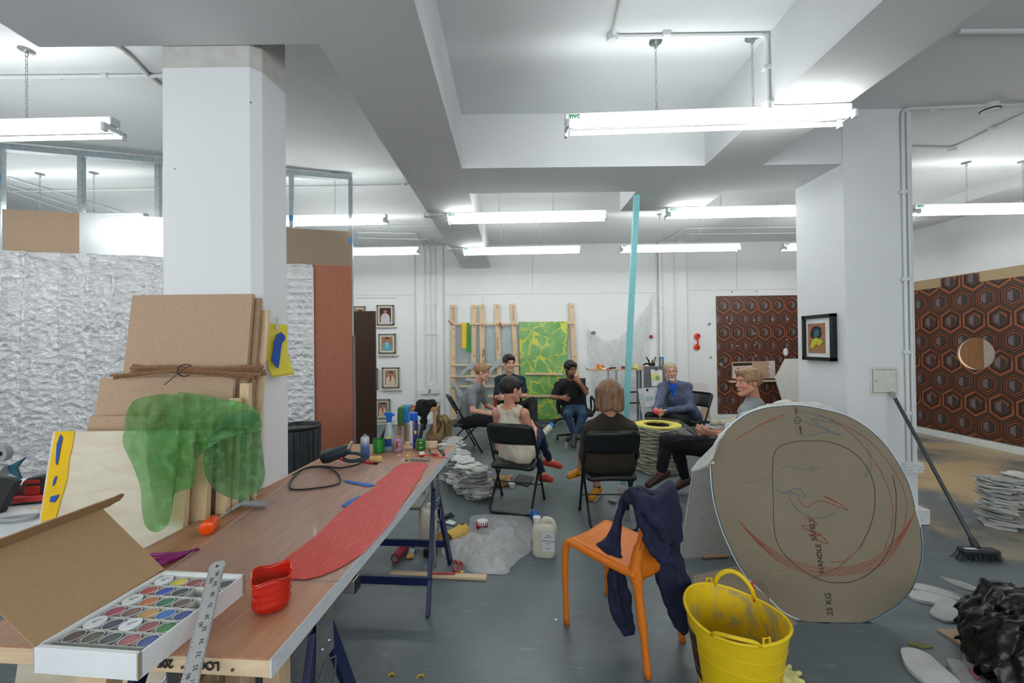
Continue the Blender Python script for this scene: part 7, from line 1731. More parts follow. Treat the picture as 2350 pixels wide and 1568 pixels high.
for i in range(46):
    for j_ in range(5):
        p = hl + hx * (0.006 + (hr - hl).length * 0.97 * i / 45) + hy_ * (-0.026 + 0.013 * j_) + V((0, 0, -0.012))
        mb.tube([p, V((p.x - (0.05 if i < 6 else 0.01) * (1 - i / 50) + rng.uniform(-.01, .01), p.y - 0.01 + rng.uniform(-.012, .012), 0.002))], 0.0016, 3, cap=False)
o_ = obj('bristles', mb, M_brm, t_, world=True, smooth=False); o_['kind'] = 'stuff'

# ------------------------------------------------------------------ plaster shards and rubbish at the lower right
def shard(name, label, pts, th, m=None, lift=0.0, cat='plaster shard', tiltz=None):
    q = [G(x, y, 0.012 + th + lift) for x, y in pts]
    q = spline(q, 4, True)
    cx = sum((p for p in q), V((0, 0, 0))) / len(q)
    mb = MB(); n = len(q)
    ring = lambda k, z: [V((cx.x + (p.x - cx.x) * k, cx.y + (p.y - cx.y) * k, p.z * 0 + z + 0.003 * nz((p.x * 9, p.y * 9, z), 1))) for p in q]
    z1 = 0.001 + lift + th
    vs = ring(0.98, lift + 0.001) + ring(1.0, z1 * 0.7 + lift * 0.3) + ring(0.97, z1) + [V((cx.x, cx.y, z1 + 0.002)), V((cx.x, cx.y, lift + 0.001))]
    fs = [(i, (i + 1) % n, n + (i + 1) % n, n + i) for i in range(n)] + [(n + i, n + (i + 1) % n, 2 * n + (i + 1) % n, 2 * n + i) for i in range(n)] + [(2 * n + i, 2 * n + (i + 1) % n, 3 * n) for i in range(n)] + [((i + 1) % n, i, 3 * n + 1) for i in range(n)]
    mb.add(vs, fs); return tag(obj(name, mb, m or M_plast2, world=True, angle=40), label, cat)
shard('plaster_shard', 'long narrow plaster shard lying behind the others near the disc', [(2098, 1334), (2125, 1338), (2170, 1350), (2240, 1372), (2225, 1378), (2150, 1358), (2098, 1345)], 0.02)
shard('plaster_shard', 'curved plaster shard beside the lower right of the disc', [(2088, 1350), (2125, 1352), (2160, 1358), (2185, 1366), (2205, 1385), (2212, 1405), (2200, 1418), (2170, 1418), (2140, 1405), (2134, 1396), (2146, 1385), (2135, 1376), (2110, 1372), (2086, 1362)], 0.016)
shard('plaster_shard', 'rounded plaster shard in the bottom right, a white fleck on it', [(2066, 1485), (2080, 1480), (2110, 1485), (2136, 1498), (2160, 1520), (2190, 1545), (2220, 1575), (2150, 1580), (2110, 1550), (2078, 1520)], 0.02)
shard('plaster_shard', 'grey plaster shard at the bottom photo edge beside the pink scrap', [(2170, 1505), (2200, 1510), (2250, 1530), (2290, 1560), (2300, 1590), (2240, 1580), (2195, 1545)], 0.03, M_plast)
shard('plaster_shard', 'small grey curved shard half under the black bag', [(2208, 1500), (2225, 1495), (2255, 1510), (2262, 1525), (2235, 1522)], 0.03, M_plast, 0.03)
a0 = G(2156, 1325, 0.10); b0 = G(2298, 1368, 0.02)
q = [W(2156, 1322, a0.y), W(2200, 1332, a0.y + 0.0), W(2250, 1352, a0.y - .05), W(2298, 1368, a0.y - .12), W(2260, 1362, a0.y - .16), W(2215, 1352, a0.y - .10), W(2180, 1338, a0.y - .03)]
dz = max(0, 0.006 - min(p.z for p in q)); q = [p + V((0, 0, dz)) for p in q]
tag(obj('plaster_shard', MB().poly(q, 0.012, (0, 0.5, -1)), M_plast, world=True), 'dark edged plaster shard tilted up on its side behind the black bag', 'plaster shard')
tag(obj('hardboard_triangle', MB().poly([G(x, y, 0.012) for x, y in ((2148, 1443), (2220, 1445), (2262, 1500), (2240, 1500))], -0.011, (0, 0, 1)), M_mdf, world=True), 'triangular hardboard offcut poking out under the black bag', 'offcut')
tag(obj('olive_scrap', MB().poly([G(x, y, 0.006) for x, y in ((2083, 1472), (2095, 1472), (2130, 1480), (2142, 1485), (2120, 1488), (2084, 1478))], -0.005, (0, 0, 1)), mat('olive_scrap', (120, 122, 72), 0.7), world=True), 'olive green scrap lying above the rounded plaster shard', 'scrap')
tag(obj('pink_scrap', MB().poly([G(x, y, 0.038) for x, y in ((2220, 1526), (2234, 1530), (2252, 1556), (2240, 1560), (2225, 1542))], -0.003, (0, 0, 1)), mat('pink_scrap', (176, 116, 124), 0.7), world=True), 'small pink scrap on a grey shard at the bottom right', 'scrap')
M_bag = mat('black_bin_bag', (14, 15, 17), 0.28, var=0.2, bump=0.5, bscale=18)
s_ = SDF(V((1.95, 1.30, 0)), V((2.75, 2.1, 0.36)), 0.012)
bp_ = lambda x, y, z: G(x, y, z)
for x, y, z, r in ((2270, 1400, 0.10, 0.11), (2330, 1410, 0.14, 0.15), (2250, 1430, 0.09, 0.09), (2300, 1480, 0.12, 0.12), (2360, 1500, 0.16, 0.17), (2330, 1550, 0.10, 0.11), (2260, 1470, 0.07, 0.07)): s_.ell(bp_(x, y, z), (r, r * 1.1, r * 0.85), None, 0.05)
s_.folds(0.016, 42, 5, 7)
q = s_.mesh(0); q[0][:, 2] = np.maximum(q[0][:, 2], 0.002)
tag(obj('black_bin_bag', q, M_bag, world=True, angle=180), 'crumpled glossy black bin bag at the bottom right corner', 'bin bag')
# yellow-green glove behind the tub
cg = G(1815, 1560, 0.0)
s_ = SDF(cg - V((0.08, 0.12, 0.0)), cg + V((0.16, 0.14, 0.09)), 0.005)
s_.ell(G(1800, 1550, 0.025), (0.05, 0.06, 0.02), None, 0.02)
for x, y in ((1792, 1528), (1812, 1530), (1835, 1545), (1842, 1565)): s_.cone(G(1805, 1555, 0.025), G(x, y, 0.018), 0.014, 0.010, 0.008)
tag(obj('work_glove', s_.mesh(), mat('yellow_green_glove', (206, 204, 130), 0.8, var=0.25, scale=20), world=True, angle=180), 'pale yellow and green work glove on the floor behind the yellow tub', 'glove')
for (x, y, rgb, lab) in ((965, 1555, (206, 180, 40), 'yellow curl of latex on the floor at the bottom of the photo'), (898, 1552, (190, 170, 60), 'thin yellow loop of latex on the floor below the trestle')):
    c = G(x, y, 0.004); tag(obj('latex_curl', MB().tube(arc(c, 0.014, 0.3, 3.4, 8, (1, 0, 0), (0, 1, 0)), 0.004, 6), mat('curl_%d' % x, rgb), world=True), lab, 'latex curl')

# ------------------------------------------------------------------ floor clutter behind the table
M_hdpe = mat('milky_plastic', (218, 214, 196), 0.45, var=0.04, scale=8)
def jug(label, px, py, w_, d_, h_, rz, cap=True):
    c = G(px, py, 0); t_ = thing('plastic_jug', label, 'jug', mx=Matrix.Translation(c) @ Matrix.Rotation(rz, 4, 'Z'))
    mb = MB(); 
    def pr(z, k): return [(z, w_ / 2 * k, d_ / 2 * k)]
    lv = [(0.0, 0.90), (0.012, 0.98), (0.05, 1.0), (h_ * 0.55, 1.0), (h_ * 0.70, 1.0), (h_ * 0.80, 0.92), (h_ * 0.86, 0.7)]
    n = 32; vs = []
    for z, k in lv:
        for i in range(n):
            a = 2 * PI * i / n; e = (abs(math.cos(a)) ** 5 + abs(math.sin(a)) ** 5) ** (-0.2); vs.append(V((w_ / 2 * k * e * math.cos(a), d_ / 2 * k * e * math.sin(a), z)))
    fs = [(i * n + k, i * n + (k + 1) % n, (i + 1) * n + (k + 1) % n, (i + 1) * n + k) for i in range(len(lv) - 1) for k in range(n)] + [tuple(range(n - 1, -1, -1)), tuple((len(lv) - 1) * n + k for k in range(n))]
    mb.add(vs, fs); obj('jug_body', mb, M_hdpe, t_, angle=60)
    x0 = -w_ * 0.30
    obj('neck', MB().cyl((x0, 0, h_ * 0.78), (x0, 0, h_ * 0.92), w_ * 0.15, 16), M_hdpe, t_)
    if cap: obj('cap', MB().cyl((x0, 0, h_ * 0.91), (x0, 0, h_), w_ * 0.17, 20), M_tray, t_)
    obj('jug_handle', MB().tube(spline([V((-w_ * 0.08, 0, h_ * 0.84)), V((0.0, 0, h_ * 0.95)), V((w_ * 0.25, 0, h_ * 0.95)), V((w_ * 0.40, 0, h_ * 0.88)), V((w_ * 0.46, 0, h_ * 0.72)), V((w_ * 0.44, 0, h_ * 0.6))], 5), 0.014, 10, flat=1.2), M_hdpe, t_)
    return t_
jg = jug('milky plastic jug of latex with a white cap and paper label, beside the plastic bag', 1249, 1272, 0.165, 0.115, 0.262, -0.18)
jm = mxof(jg)
obj('paper_label', MB().box((0.035, -0.0588, 0.115), (0.085, 0.001, 0.13)), M_tray, jg)
jx, jz = jm.to_3x3() @ V((1, 0, 0)), V((0, 0, 1))
for i, (b_, sz, zz) in enumerate((('LATEX Compound', 0.012, 0.122), ('Batch No.', 0.008, 0.105), ('Pack No. 2', 0.008, 0.07))): text('label_lettering', b_, sz, jm @ V((0.035, -0.0598, zz)), jx, jz, M_ink, jg, bold=0.0002)
obj('label_swoosh', MB().box((0.035, -0.0596, 0.150), (0.06, 0.0006, 0.003), Matrix.Rotation(-0.15, 3, 'Y')).box((0.03, -0.0596, 0.162), (0.03, 0.0006, 0.003)), M_ink, jg)
jug('tall milky plastic jug behind the far trestle legs', 982, 1236, 0.13, 0.12, 0.27, 0.3, False)
# blue and white tin behind the jug
c0, c1 = G(1222, 1178, 0.035), G(1241, 1196, 0.035)
t_ = thing('glue_tin', 'small blue and white tin lying on its side behind the latex jug', 'tin', c0)
obj('tin', MB().cyl(c0, c1, 0.033, 18), mat('blue_white_tin', (40, 104, 176), 0.35, var=0.8, scale=30), t_, world=True); obj('tin_end', MB().cyl(c0 + (c0 - c1).normalized() * 0.004, c0, 0.034, 18), M_tray, t_, world=True)
# car sponge
cs = G(1042, 1240, 0.0); s_ = SDF(cs - V((0.16, 0.1, 0.0)), cs + V((0.16, 0.14, 0.11)), 0.005)
e0, e1 = G(1022, 1238, 0.05), G(1056, 1222, 0.05)
s_.cone(e0, e1, 0.048, 0.048, 0.02).cone(e0 + V((-0.02, -0.01, -.02)), e0 + V((-0.02, -0.01, 0.015)), 0.045, 0.045, 0.03).cone(e1 + V((0.02, 0.01, -.02)), e1 + V((0.02, 0.01, 0.015)), 0.045, 0.045, 0.03)
tag(obj('car_sponge', s_.mesh(), mat('yellow_car_sponge', (214, 178, 92), 0.95, var=0.08, scale=100, bump=0.3), world=True, angle=180), 'big yellow figure-of-eight sponge on the floor by the trestle', 'sponge')
# plastic sheet heap
M_clr = sheer('clear_polythene', (252, 253, 253), 0.58, 5, 1.0, 0.25, 0.25, 0.9)
M_clr2 = sheer('milky_polythene', (252, 253, 253), 0.52, 5, 0.9, 0.25, 0.25, 0.8)
def heap(outline, H, seed, nu=96, nv=34):
    ol = [p for p in spline([G(x, y, 0) for x, y in outline], max(2, nu // len(outline)), closed=True)]; c = sum(ol, V((0, 0, 0))) / len(ol)
    def fn(a, b):
        k = a * len(ol); p = ol[int(k) % len(ol)]
        q = c.lerp(p, b); h = H * (1 - b ** 3) * (0.45 + 0.9 * abs(nz((q.x, q.y, 0), 5.5, seed)) + 0.6 * abs(nz((q.x, q.y, 3), 13, seed))) + 0.004
        return V((q.x + 0.02 * nz((q.x, q.y, 7), 9, seed), q.y + 0.02 * nz((q.x, q.y, 9), 9, seed), h))
    return MB().grid(fn, len(ol), nv, True)
o1 = [(1085, 1186), (1130, 1182), (1180, 1184), (1215, 1190), (1222, 1225), (1218, 1262), (1190, 1290), (1172, 1302), (1165, 1316), (1130, 1318), (1098, 1320), (1075, 1310), (1060, 1288), (1030, 1284), (1012, 1265), (1016, 1240), (1050, 1228), (1075, 1215)]
tag(obj('polythene_sheet', heap(o1, 0.075, 2.0), M_clr2, world=True, angle=180), 'crumpled clear polythene sheet spread on the floor between table and jug', 'plastic sheet')
tag(obj('polythene_bag', heap([(1012, 1262), (1030, 1238), (1075, 1228), (1120, 1232), (1160, 1245), (1172, 1275), (1162, 1312), (1120, 1318), (1080, 1308), (1050, 1286), (1022, 1282)], 0.085, 6.0), M_clr, world=True, angle=180), 'clear polythene bag bunched up at the front of the crumpled sheet', 'plastic bag')
c = G(1107, 1224, 0.0)
t_ = thing('paint_tin', 'small white lidded paint pot dribbled with crimson paint on the plastic', 'paint pot', c)
obj('pot_body', MB().lathe([(0.040, 0), (0.042, 0.004), (0.042, 0.072)], n=24), mat('navy_maroon_label', (44, 40, 66), 0.4, var=0.7, scale=30), t_)
obj('lid', MB().lathe([(0.044, 0.072), (0.045, 0.075), (0.045, 0.098), (0.041, 0.100), (0.03, 0.098), (0, 0.098)], n=28), M_tray, t_)
M_crim = mat('crimson_paint', (180, 20, 40), 0.3)
for i in range(7):
    a = -PI * 0.95 + i * 0.42; L = (0.05, 0.03, 0.06, 0.025, 0.045, 0.03, 0.055)[i]
    obj('paint_drip', MB().tube([V((0.038 * math.cos(a), 0.038 * math.sin(a), 0.1)), V((0.046 * math.cos(a), 0.046 * math.sin(a), 0.095)), V((0.046 * math.cos(a), 0.046 * math.sin(a), 0.095 - L))], 0.0035, 6), M_crim, t_)
c = G(1150, 1222, 0.035)
t_ = thing('clear_bottle', 'clear plastic bottle lying on the polythene with a pale blue cap', 'bottle', c)
mm = Matrix.Rotation(PI / 2, 3, 'Y')
obj('bottle_body', MB().lathe([(0.012, -0.09), (0.014, -0.07), (0.036, -0.04)] + [(0.040 + 0.002 * math.sin(k * 1.4), -0.03 + 0.009 * k) for k in range(13)] + [(0.032, 0.098)], (0, 0, 0), 24, mm), glassy('clear_bottle', (206, 222, 228), 0.36, 0.06), t_)
obj('cap', MB().lathe([(0.015, -0.11), (0.015, -0.088)], (0, 0, 0), 16, mm), mat('pale_blue_cap', (110, 150, 200), 0.4), t_)
c = G(1099, 1242, 0.075)
s_ = SDF(c - V((0.04, 0.03, 0.03)), c + V((0.04, 0.03, 0.04)), 0.003); s_.cone(c + V((-0.014, 0, -0.01)), c + V((0.014, 0, 0.014)), 0.013, 0.010, 0.01).folds(0.003, 200, 2)
tag(obj('yellow_latex_scrap', s_.mesh(), mat('yellow_latex_dab', (236, 206, 20), 0.4), world=True, angle=180), 'bright yellow latex scrap on top of the clear bag', 'latex scrap')
# pliers, scissors, battens, brush, rods
def pliers(label, a, b1, b2, hd, m1, m2):
    t_ = thing('pliers', label, 'pliers', a)
    obj('jaws', MB().bar(hd, a, 0.03, 0.014), m2, t_, world=True, bevel=0.003)
    for b in (b1, b2): obj('grip', MB().tube([a, a.lerp(b, 0.4) + V((0, 0, 0.004)), b], [0.007, 0.010, 0.009], 8), m1, t_, world=True)
z = 0.012
pliers('black handled cutters lying on the floor behind the far trestle', G(1013, 1190, z), G(1036, 1178, z), G(1042, 1183, z), G(1005, 1196, z), M_black, M_zinc)
tag(obj('paper_tag', MB().poly([G(1020, 1200, 0.01), G(1032, 1193, 0.02), G(1047, 1199, 0.02), G(1040, 1206, 0.01)], 0.001, (0, 0, 1)), M_tray, world=True), 'white paper tag on the floor by the black cutters', 'tag')
tag(obj('pine_batten', MB().bar(G(897, 1316, 0.010), G(1116, 1326, 0.010), 0.045, 0.018), M_pine_x, world=True, bevel=0.002), 'pine batten lying flat on the floor under the far trestle', 'batten')
t_ = thing('shears', 'red handled scissors on the floor by the polythene bag', 'scissors', G(1052, 1305, 0))
obj('handle_loop', MB().tube(spline([G(1041, 1292, .008), G(1047, 1288, .008), G(1051, 1297, .008), G(1043, 1312, .008), G(1040, 1302, .008)], 5, True), 0.005, 6), M_red, t_, world=True)
obj('handle_loop', MB().tube(spline([G(1055, 1290, .010), G(1062, 1296, .010), G(1055, 1312, .010), G(1046, 1316, .010), G(1050, 1302, .010)], 5, True), 0.005, 6), M_red, t_, world=True)
obj('blade', MB().bar(G(1045, 1316, 0.026), G(985, 1316, 0.024), 0.016, 0.004), M_red, t_, world=True)
tag(obj('yellow_clip', MB().box(G(1060, 1314, 0.01), (0.02, 0.015, 0.015)), M_yel, world=True, bevel=0.003), 'small yellow scrap beside the red scissors', 'scrap')
a, b = G(906, 1282, 0.035), G(932, 1250, 0.035)
t_ = thing('paint_roller_tube', 'dull red cardboard tube with a pale end under the table', 'tube', a); a.z = b.z = 0.033
obj('tube', MB().cyl(a, b, 0.03, 18), mat('dull_crimson', (142, 40, 52), 0.7, var=0.25, scale=20), t_, world=True); obj('tube_end', MB().cyl(a + (a - b).normalized() * 0.002, a, 0.021, 16), mat('grey_green_end', (120, 146, 140)), t_, world=True)
t_ = thing('paint_brush', 'paint brush with yellow ferrule and bristles on the floor beside the red tube', 'paint brush', G(942, 1275, 0))
obj('bristles', MB().bar(G(940, 1281, 0.012), G(943, 1272, 0.012), 0.05, 0.014), mat('straw_bristles', (190, 156, 90), 0.9, var=0.3, scale=80), t_, world=True, bevel=0.003)
obj('ferrule', MB().bar(G(943, 1272, 0.012), G(946, 1262, 0.012), 0.042, 0.016), M_zinc, t_, world=True); obj('handle', MB().bar(G(946, 1262, 0.012), G(950, 1246, 0.012), 0.02, 0.014), M_dk, t_, world=True, bevel=0.003)
t_ = thing('mastic_gun', 'black and steel caulking gun lying between the trestle legs', 'caulking gun', G(985, 1262, 0))
obj('frame', MB().tube([G(955, 1258, 0.02), G(990, 1268, 0.02)], 0.008, 8).tube([G(956, 1252, 0.02), G(956, 1262, 0.02)], 0.006, 8), M_steel, t_, world=True); obj('body', MB().bar(G(975, 1266, 0.03), G(1000, 1270, 0.03), 0.05, 0.055), M_black, t_, world=True, bevel=0.006)
# green pot on a low board seen under the far end of the table
tag(obj('low_shelf_board', MB().bar(G(905, 1150, 0.30), G(975, 1150, 0.30), 0.3, 0.02), mat('grey_plank', (120, 120, 112), 0.7), world=True), 'grey plank just below the far end of the door table', 'plank')
c = G(967, 1132, 0.31)
t_ = thing('green_pot', 'green bottomed clear pot on the grey plank under the table end', 'paint pot', c)
obj('pot_wall', MB().lathe([(0.03, 0), (0.034, 0.01), (0.034, 0.08)], n=20, cap=False), glassy('clear_bottle', (206, 222, 228), 0.36, 0.06), t_); obj('paint_inside', MB().lathe([(0, 0.001), (0.031, 0.001), (0.033, 0.03), (0, 0.03)], n=20), M_gin, t_)
# by the women's chairs: paper bag, laptop, cups, keys
cb_ = G(1148, 1112, 0.0); s_ = SDF(cb_ - V((0.16, 0.12, 0)), cb_ + V((0.18, 0.16, 0.13)), 0.006)
s_.cone(G(1140, 1108, 0.045), G(1160, 1104, 0.05), 0.055, 0.045, 0.03).cone(G(1158, 1102, 0.05), G(1174, 1094, 0.05), 0.04, 0.014, 0.02).folds(0.009, 75, 9, 7)
q = s_.mesh(0); q[0][:, 2] = np.maximum(q[0][:, 2], 0.001)
tag(obj('paper_bag', q, mat('brown_paper', (176, 142, 100), 0.85, var=0.15, scale=20), world=True, angle=60), 'crumpled brown paper bag on the floor under the woman in cream\'s chair', 'paper bag')
lp = [G(1176, 1106, 0.02), G(1190, 1088, 0.02), G(1226, 1094, 0.02), G(1212, 1114, 0.02)]
tag(obj('laptop', MB().poly(lp, -0.018, (0, 0, 1)), mat('dark_grey_laptop', (70, 74, 78), 0.4, 0.3), world=True, bevel=0.003), 'closed dark grey laptop on the floor under the front left folding chair', 'laptop')
c = G(1175, 1119, 0); t_ = thing('food_tub', 'small cream lidded tub beside the brown paper bag', 'tub', c)
obj('tub_body', MB().lathe([(0.028, 0), (0.033, 0.04)], n=20), M_hdpe, t_); obj('lid', MB().lathe([(0.035, 0.04), (0.035, 0.048), (0, 0.048)], n=20), M_tray, t_)
c = G(1427, 1137, 0); t_ = thing('mug', 'pale mug on the floor behind the navy jacket', 'mug', c)
obj('mug_body', MB().lathe([(0, 0.003), (0.032, 0.003), (0.034, 0.0), (0.036, 0.085), (0.032, 0.085), (0.030, 0.01), (0, 0.01)], n=24), mat('stoneware', (190, 186, 176), 0.4), t_)
c = G(1408, 1152, 0.008); t_ = thing('key_bunch', 'bunch of dark keys on the floor under the brown jumper chair', 'keys', c)
for i in range(6): obj('key', MB().box(c + V((rng.uniform(-.03, .03), rng.uniform(-.03, .03), 0.002 * i)), (0.05, 0.018, 0.003), Matrix.Rotation(i * 1.1, 3, 'Z')), M_black if i % 2 else M_zinc, t_, world=True)
tag(obj('clear_cup', MB().lathe([(0.026, 0.0), (0.034, 0.09)], G(1300, 1030, 0), 20, cap=False), glassy('clear_bottle', (206, 222, 228), 0.36, 0.06), world=True), 'clear plastic cup on the floor before the office chair', 'cup')
# black bags by the green film
M_blk2 = mat('black_nylon', (20, 21, 23), 0.7, var=0.2)
cb_ = G(1285, 1012, 0.0); s_ = SDF(cb_ - V((0.42, 0.2, 0)), cb_ + V((0.35, 0.4, 0.4)), 0.012)
s_.cone(W(1255, 1000, 5.9), W(1300, 996, 5.9), 0.12, 0.13, 0.06).cone(W(1290, 985, 5.9), W(1300, 978, 5.9), 0.10, 0.07, 0.06).folds(0.012, 28, 3)
q = s_.mesh(); q[0][:, 2] = np.maximum(q[0][:, 2], 0.001)
t_ = thing('black_rucksack', 'black rucksack lying on the floor beside the office chair', 'rucksack', (cb_.x, cb_.y, 0))
obj('bag_body', q, M_blk2, t_, world=True, angle=180)
obj('strap', MB().tube(spline([W(1262, 985, 5.75), W(1280, 964, 5.75), W(1305, 962, 5.78), W(1318, 985, 5.8)], 6), 0.014, 6), M_blk2, t_, world=True)
obj('strap', MB().tube(spline([W(1250, 990, 5.72), W(1266, 968, 5.7), W(1290, 960, 5.7)], 6), 0.012, 6), M_blk2, t_, world=True)
a, b = W(1243, 1000, 5.55), W(1268, 975, 5.65)
t_ = thing('water_bottle', 'cream and blue water bottle tilted against the black rucksack', 'bottle', a); a.z = max(a.z, 0.05)
obj('bottle_body', MB().cyl(a, a.lerp(b, 0.8), 0.045, 16), mat('cream_bottle', (214, 214, 196), 0.5), t_, world=True); obj('blue_band', MB().cyl(a.lerp(b, 0.8), b, 0.043, 16), mat('lid_blue', (24, 120, 196), 0.4), t_, world=True)
# ------------------------------------------------------------------ folding chairs
def make_folding():
    t_ = thing('folding_chair', '', 'chair')
    w = 0.215; r = 0.011; top = 0.79
    def yb(z): return 0.20 - 0.42 * z / top
    pts = [V((-w, yb(0.0), 0.0)), V((-w, yb(0.4), 0.4)), V((-w, yb(top - 0.06), top - 0.06)), V((-w + 0.015, yb(top - 0.015), top - 0.015)), V((-w + 0.05, yb(top), top)), V((w - 0.05, yb(top), top)), V((w - 0.015, yb(top - 0.015), top - 0.015)), V((w, yb(top - 0.06), top - 0.06)), V((w, yb(0.4), 0.4)), V((w, yb(0), 0.0))]
    obj('front_frame', MB().tube(pts, r, 10).cyl((-w, yb(0.17), 0.17), (w, yb(0.17), 0.17), 0.006, 8), M_chr, t_)
    wi = w - 0.024
    p2 = [V((-wi, 0.17, 0.41)), V((-wi, -0.05, 0.20)), V((-wi, -0.215, 0.045)), V((-wi + 0.02, -0.235, 0.016)), V((-wi + 0.06, -0.24, 0.012)), V((wi - 0.06, -0.24, 0.012)), V((wi - 0.02, -0.235, 0.016)), V((wi, -0.215, 0.045)), V((wi, -0.05, 0.20)), V((wi, 0.17, 0.41))]
    obj('rear_frame', MB().tube(p2, r, 10), M_chr, t_)
    def seat(u, v):
        x = -w + 0.012 + (2 * w - 0.024) * u; y = -0.185 + 0.39 * v
        c = 1.0
        if v > 0.85: x *= 1 - 0.5 * ((v - 0.85) / 0.15) ** 2 * 0.4
        if v < 0.12: x *= 1 - 0.3 * ((0.12 - v) / 0.12) ** 2 * 0.6
        return V((x, y, 0.395 + 0.035 * v + 0.008 * math.sin(PI * u)))
    obj('seat', MB().grid(seat, 12, 14), M_chv, t_, solid=0.03, angle=180, bevel=0.0)
    def back(u, v):
        a = (u - 0.5) * 2; z = top - 0.185 + 0.185 * v - 0.02 * (abs(a) ** 6) * (v > .5)
        return V((a * (w - 0.002), yb(z) - 0.028 * (1 - a * a) - 0.0, z))
    obj('backrest', MB().grid(back, 16, 8), M_chv, t_, solid=0.022, angle=180)
    for x in (-w, w): obj('rubber_foot', MB().cyl((x, yb(0.0) , 0.0), (x, yb(0.03), 0.03), 0.014, 10), M_black, t_)
    return t_
M_chr = mat('black_tube', (22, 24, 26), 0.35, 0.2, var=0.05); M_chv = mat('black_vinyl', (26, 30, 32), 0.38, var=0.06, bump=0.03)
fc = make_folding()
def chair_at(x, y, rz, label, first=False):
    mx = Matrix.Translation((x, y, 0)) @ Matrix.Rotation(rz, 4, 'Z')
    if first: fc.matrix_world = mx; _mx[fc.name] = mx; fc['label'] = label; fc['group'] = 'black folding chairs'; return fc
    return copy_tree(fc, mx, label, 'black folding chairs')
c3 = V((W(1186, 1080, 3.78).x, 3.78, 0))
chair_at(c3.x, c3.y, -0.30, 'black folding chair seating the short-haired woman in the cream top', True)
c5 = V((W(1395, 1080, 3.45).x, 3.45, 0)); chair_at(c5.x, c5.y, -0.02, 'black folding chair seating the woman in the dark brown jumper, seen square from behind')
c1 = V((W(1066, 975, 5.75).x, 5.75, 0)); chair_at(c1.x, c1.y, -1.25, 'black folding chair at the far left of the group, under the grey T-shirt man')
c6 = V((W(1583, 960, 5.65).x, 5.65, 0)); chair_at(c6.x, c6.y, 2.1, 'black folding chair under the bearded man in the blue blazer')
c7 = V((W(1700, 1040, 3.75).x, 3.75, 0)); chair_at(c7.x, c7.y, 1.45, 'black folding chair hidden behind the disc, under the man holding a phone')

# office chair
o4 = V((W(1321, 950, 6.25).x, 6.25, 0))
oc_ = thing('office_chair', 'black swivel office chair with loop armrests under the man in the black T-shirt', 'office chair', o4)
obj('seat', MB().box((0, 0, 0.44), (0.48, 0.46, 0.08)), M_blk2, oc_, bevel=0.03)
obj('backrest', MB().grid(lambda u, v: V(((u - 0.5) * 0.42, 0.24 - 0.04 * (1 - (2 * u - 1) ** 2) * -1 + 0.05 * v, 0.52 + 0.42 * v)), 10, 10), M_blk2, oc_, solid=0.05, angle=180)
obj('gas_post', MB().cyl((0, 0, 0.08), (0, 0, 0.40), 0.028, 14), M_black, oc_)
for k in range(5):
    a = 2 * PI * k / 5 + 0.35; e = V((0.29 * math.cos(a), 0.29 * math.sin(a), 0.07))
    obj('base_arm', MB().bar((0, 0, 0.10), e, 0.045, 0.03), M_black, oc_, bevel=0.006); obj('castor', MB().cyl(e + V((-0.015, 0, -0.04)), e + V((0.015, 0, -0.04)), 0.029, 14), M_black, oc_)
for s in (-1, 1):
    obj('armrest', MB().tube(spline([V((s * 0.26, -0.12, 0.64)), V((s * 0.27, -0.16, 0.60)), V((s * 0.27, -0.08, 0.46)), V((s * 0.26, 0.08, 0.43)), V((s * 0.27, 0.14, 0.52)), V((s * 0.26, 0.10, 0.65)), V((s * 0.26, 0.0, 0.67))], 5, True), 0.016, 8, flat=1.3), M_black, oc_)
# orange-brown chair under the man in teal
t_ = thing('moulded_chair', 'dark orange moulded chair under the man in the teal T-shirt', 'chair', (W(1165, 950, 6.15).x, 6.15, 0))
M_dor = mat('burnt_orange_plastic', (176, 74, 30), 0.4)
obj('seat', MB().box((0, 0, 0.43), (0.42, 0.42, 0.025)), M_dor, t_, bevel=0.01)
obj('backrest', MB().grid(lambda u, v: V(((u - 0.5) * 0.44, 0.19 + 0.06 * v - 0.05 * (2 * u - 1) ** 2, 0.46 + 0.36 * v)), 10, 8), M_dor, t_, solid=0.012, angle=180)
for x in (-0.19, 0.19):
    for y in (-0.19, 0.19): obj('leg', MB().cyl((x, y, 0.42), (x * 1.12, y * 1.12, 0), 0.012, 8), M_zinc, t_)

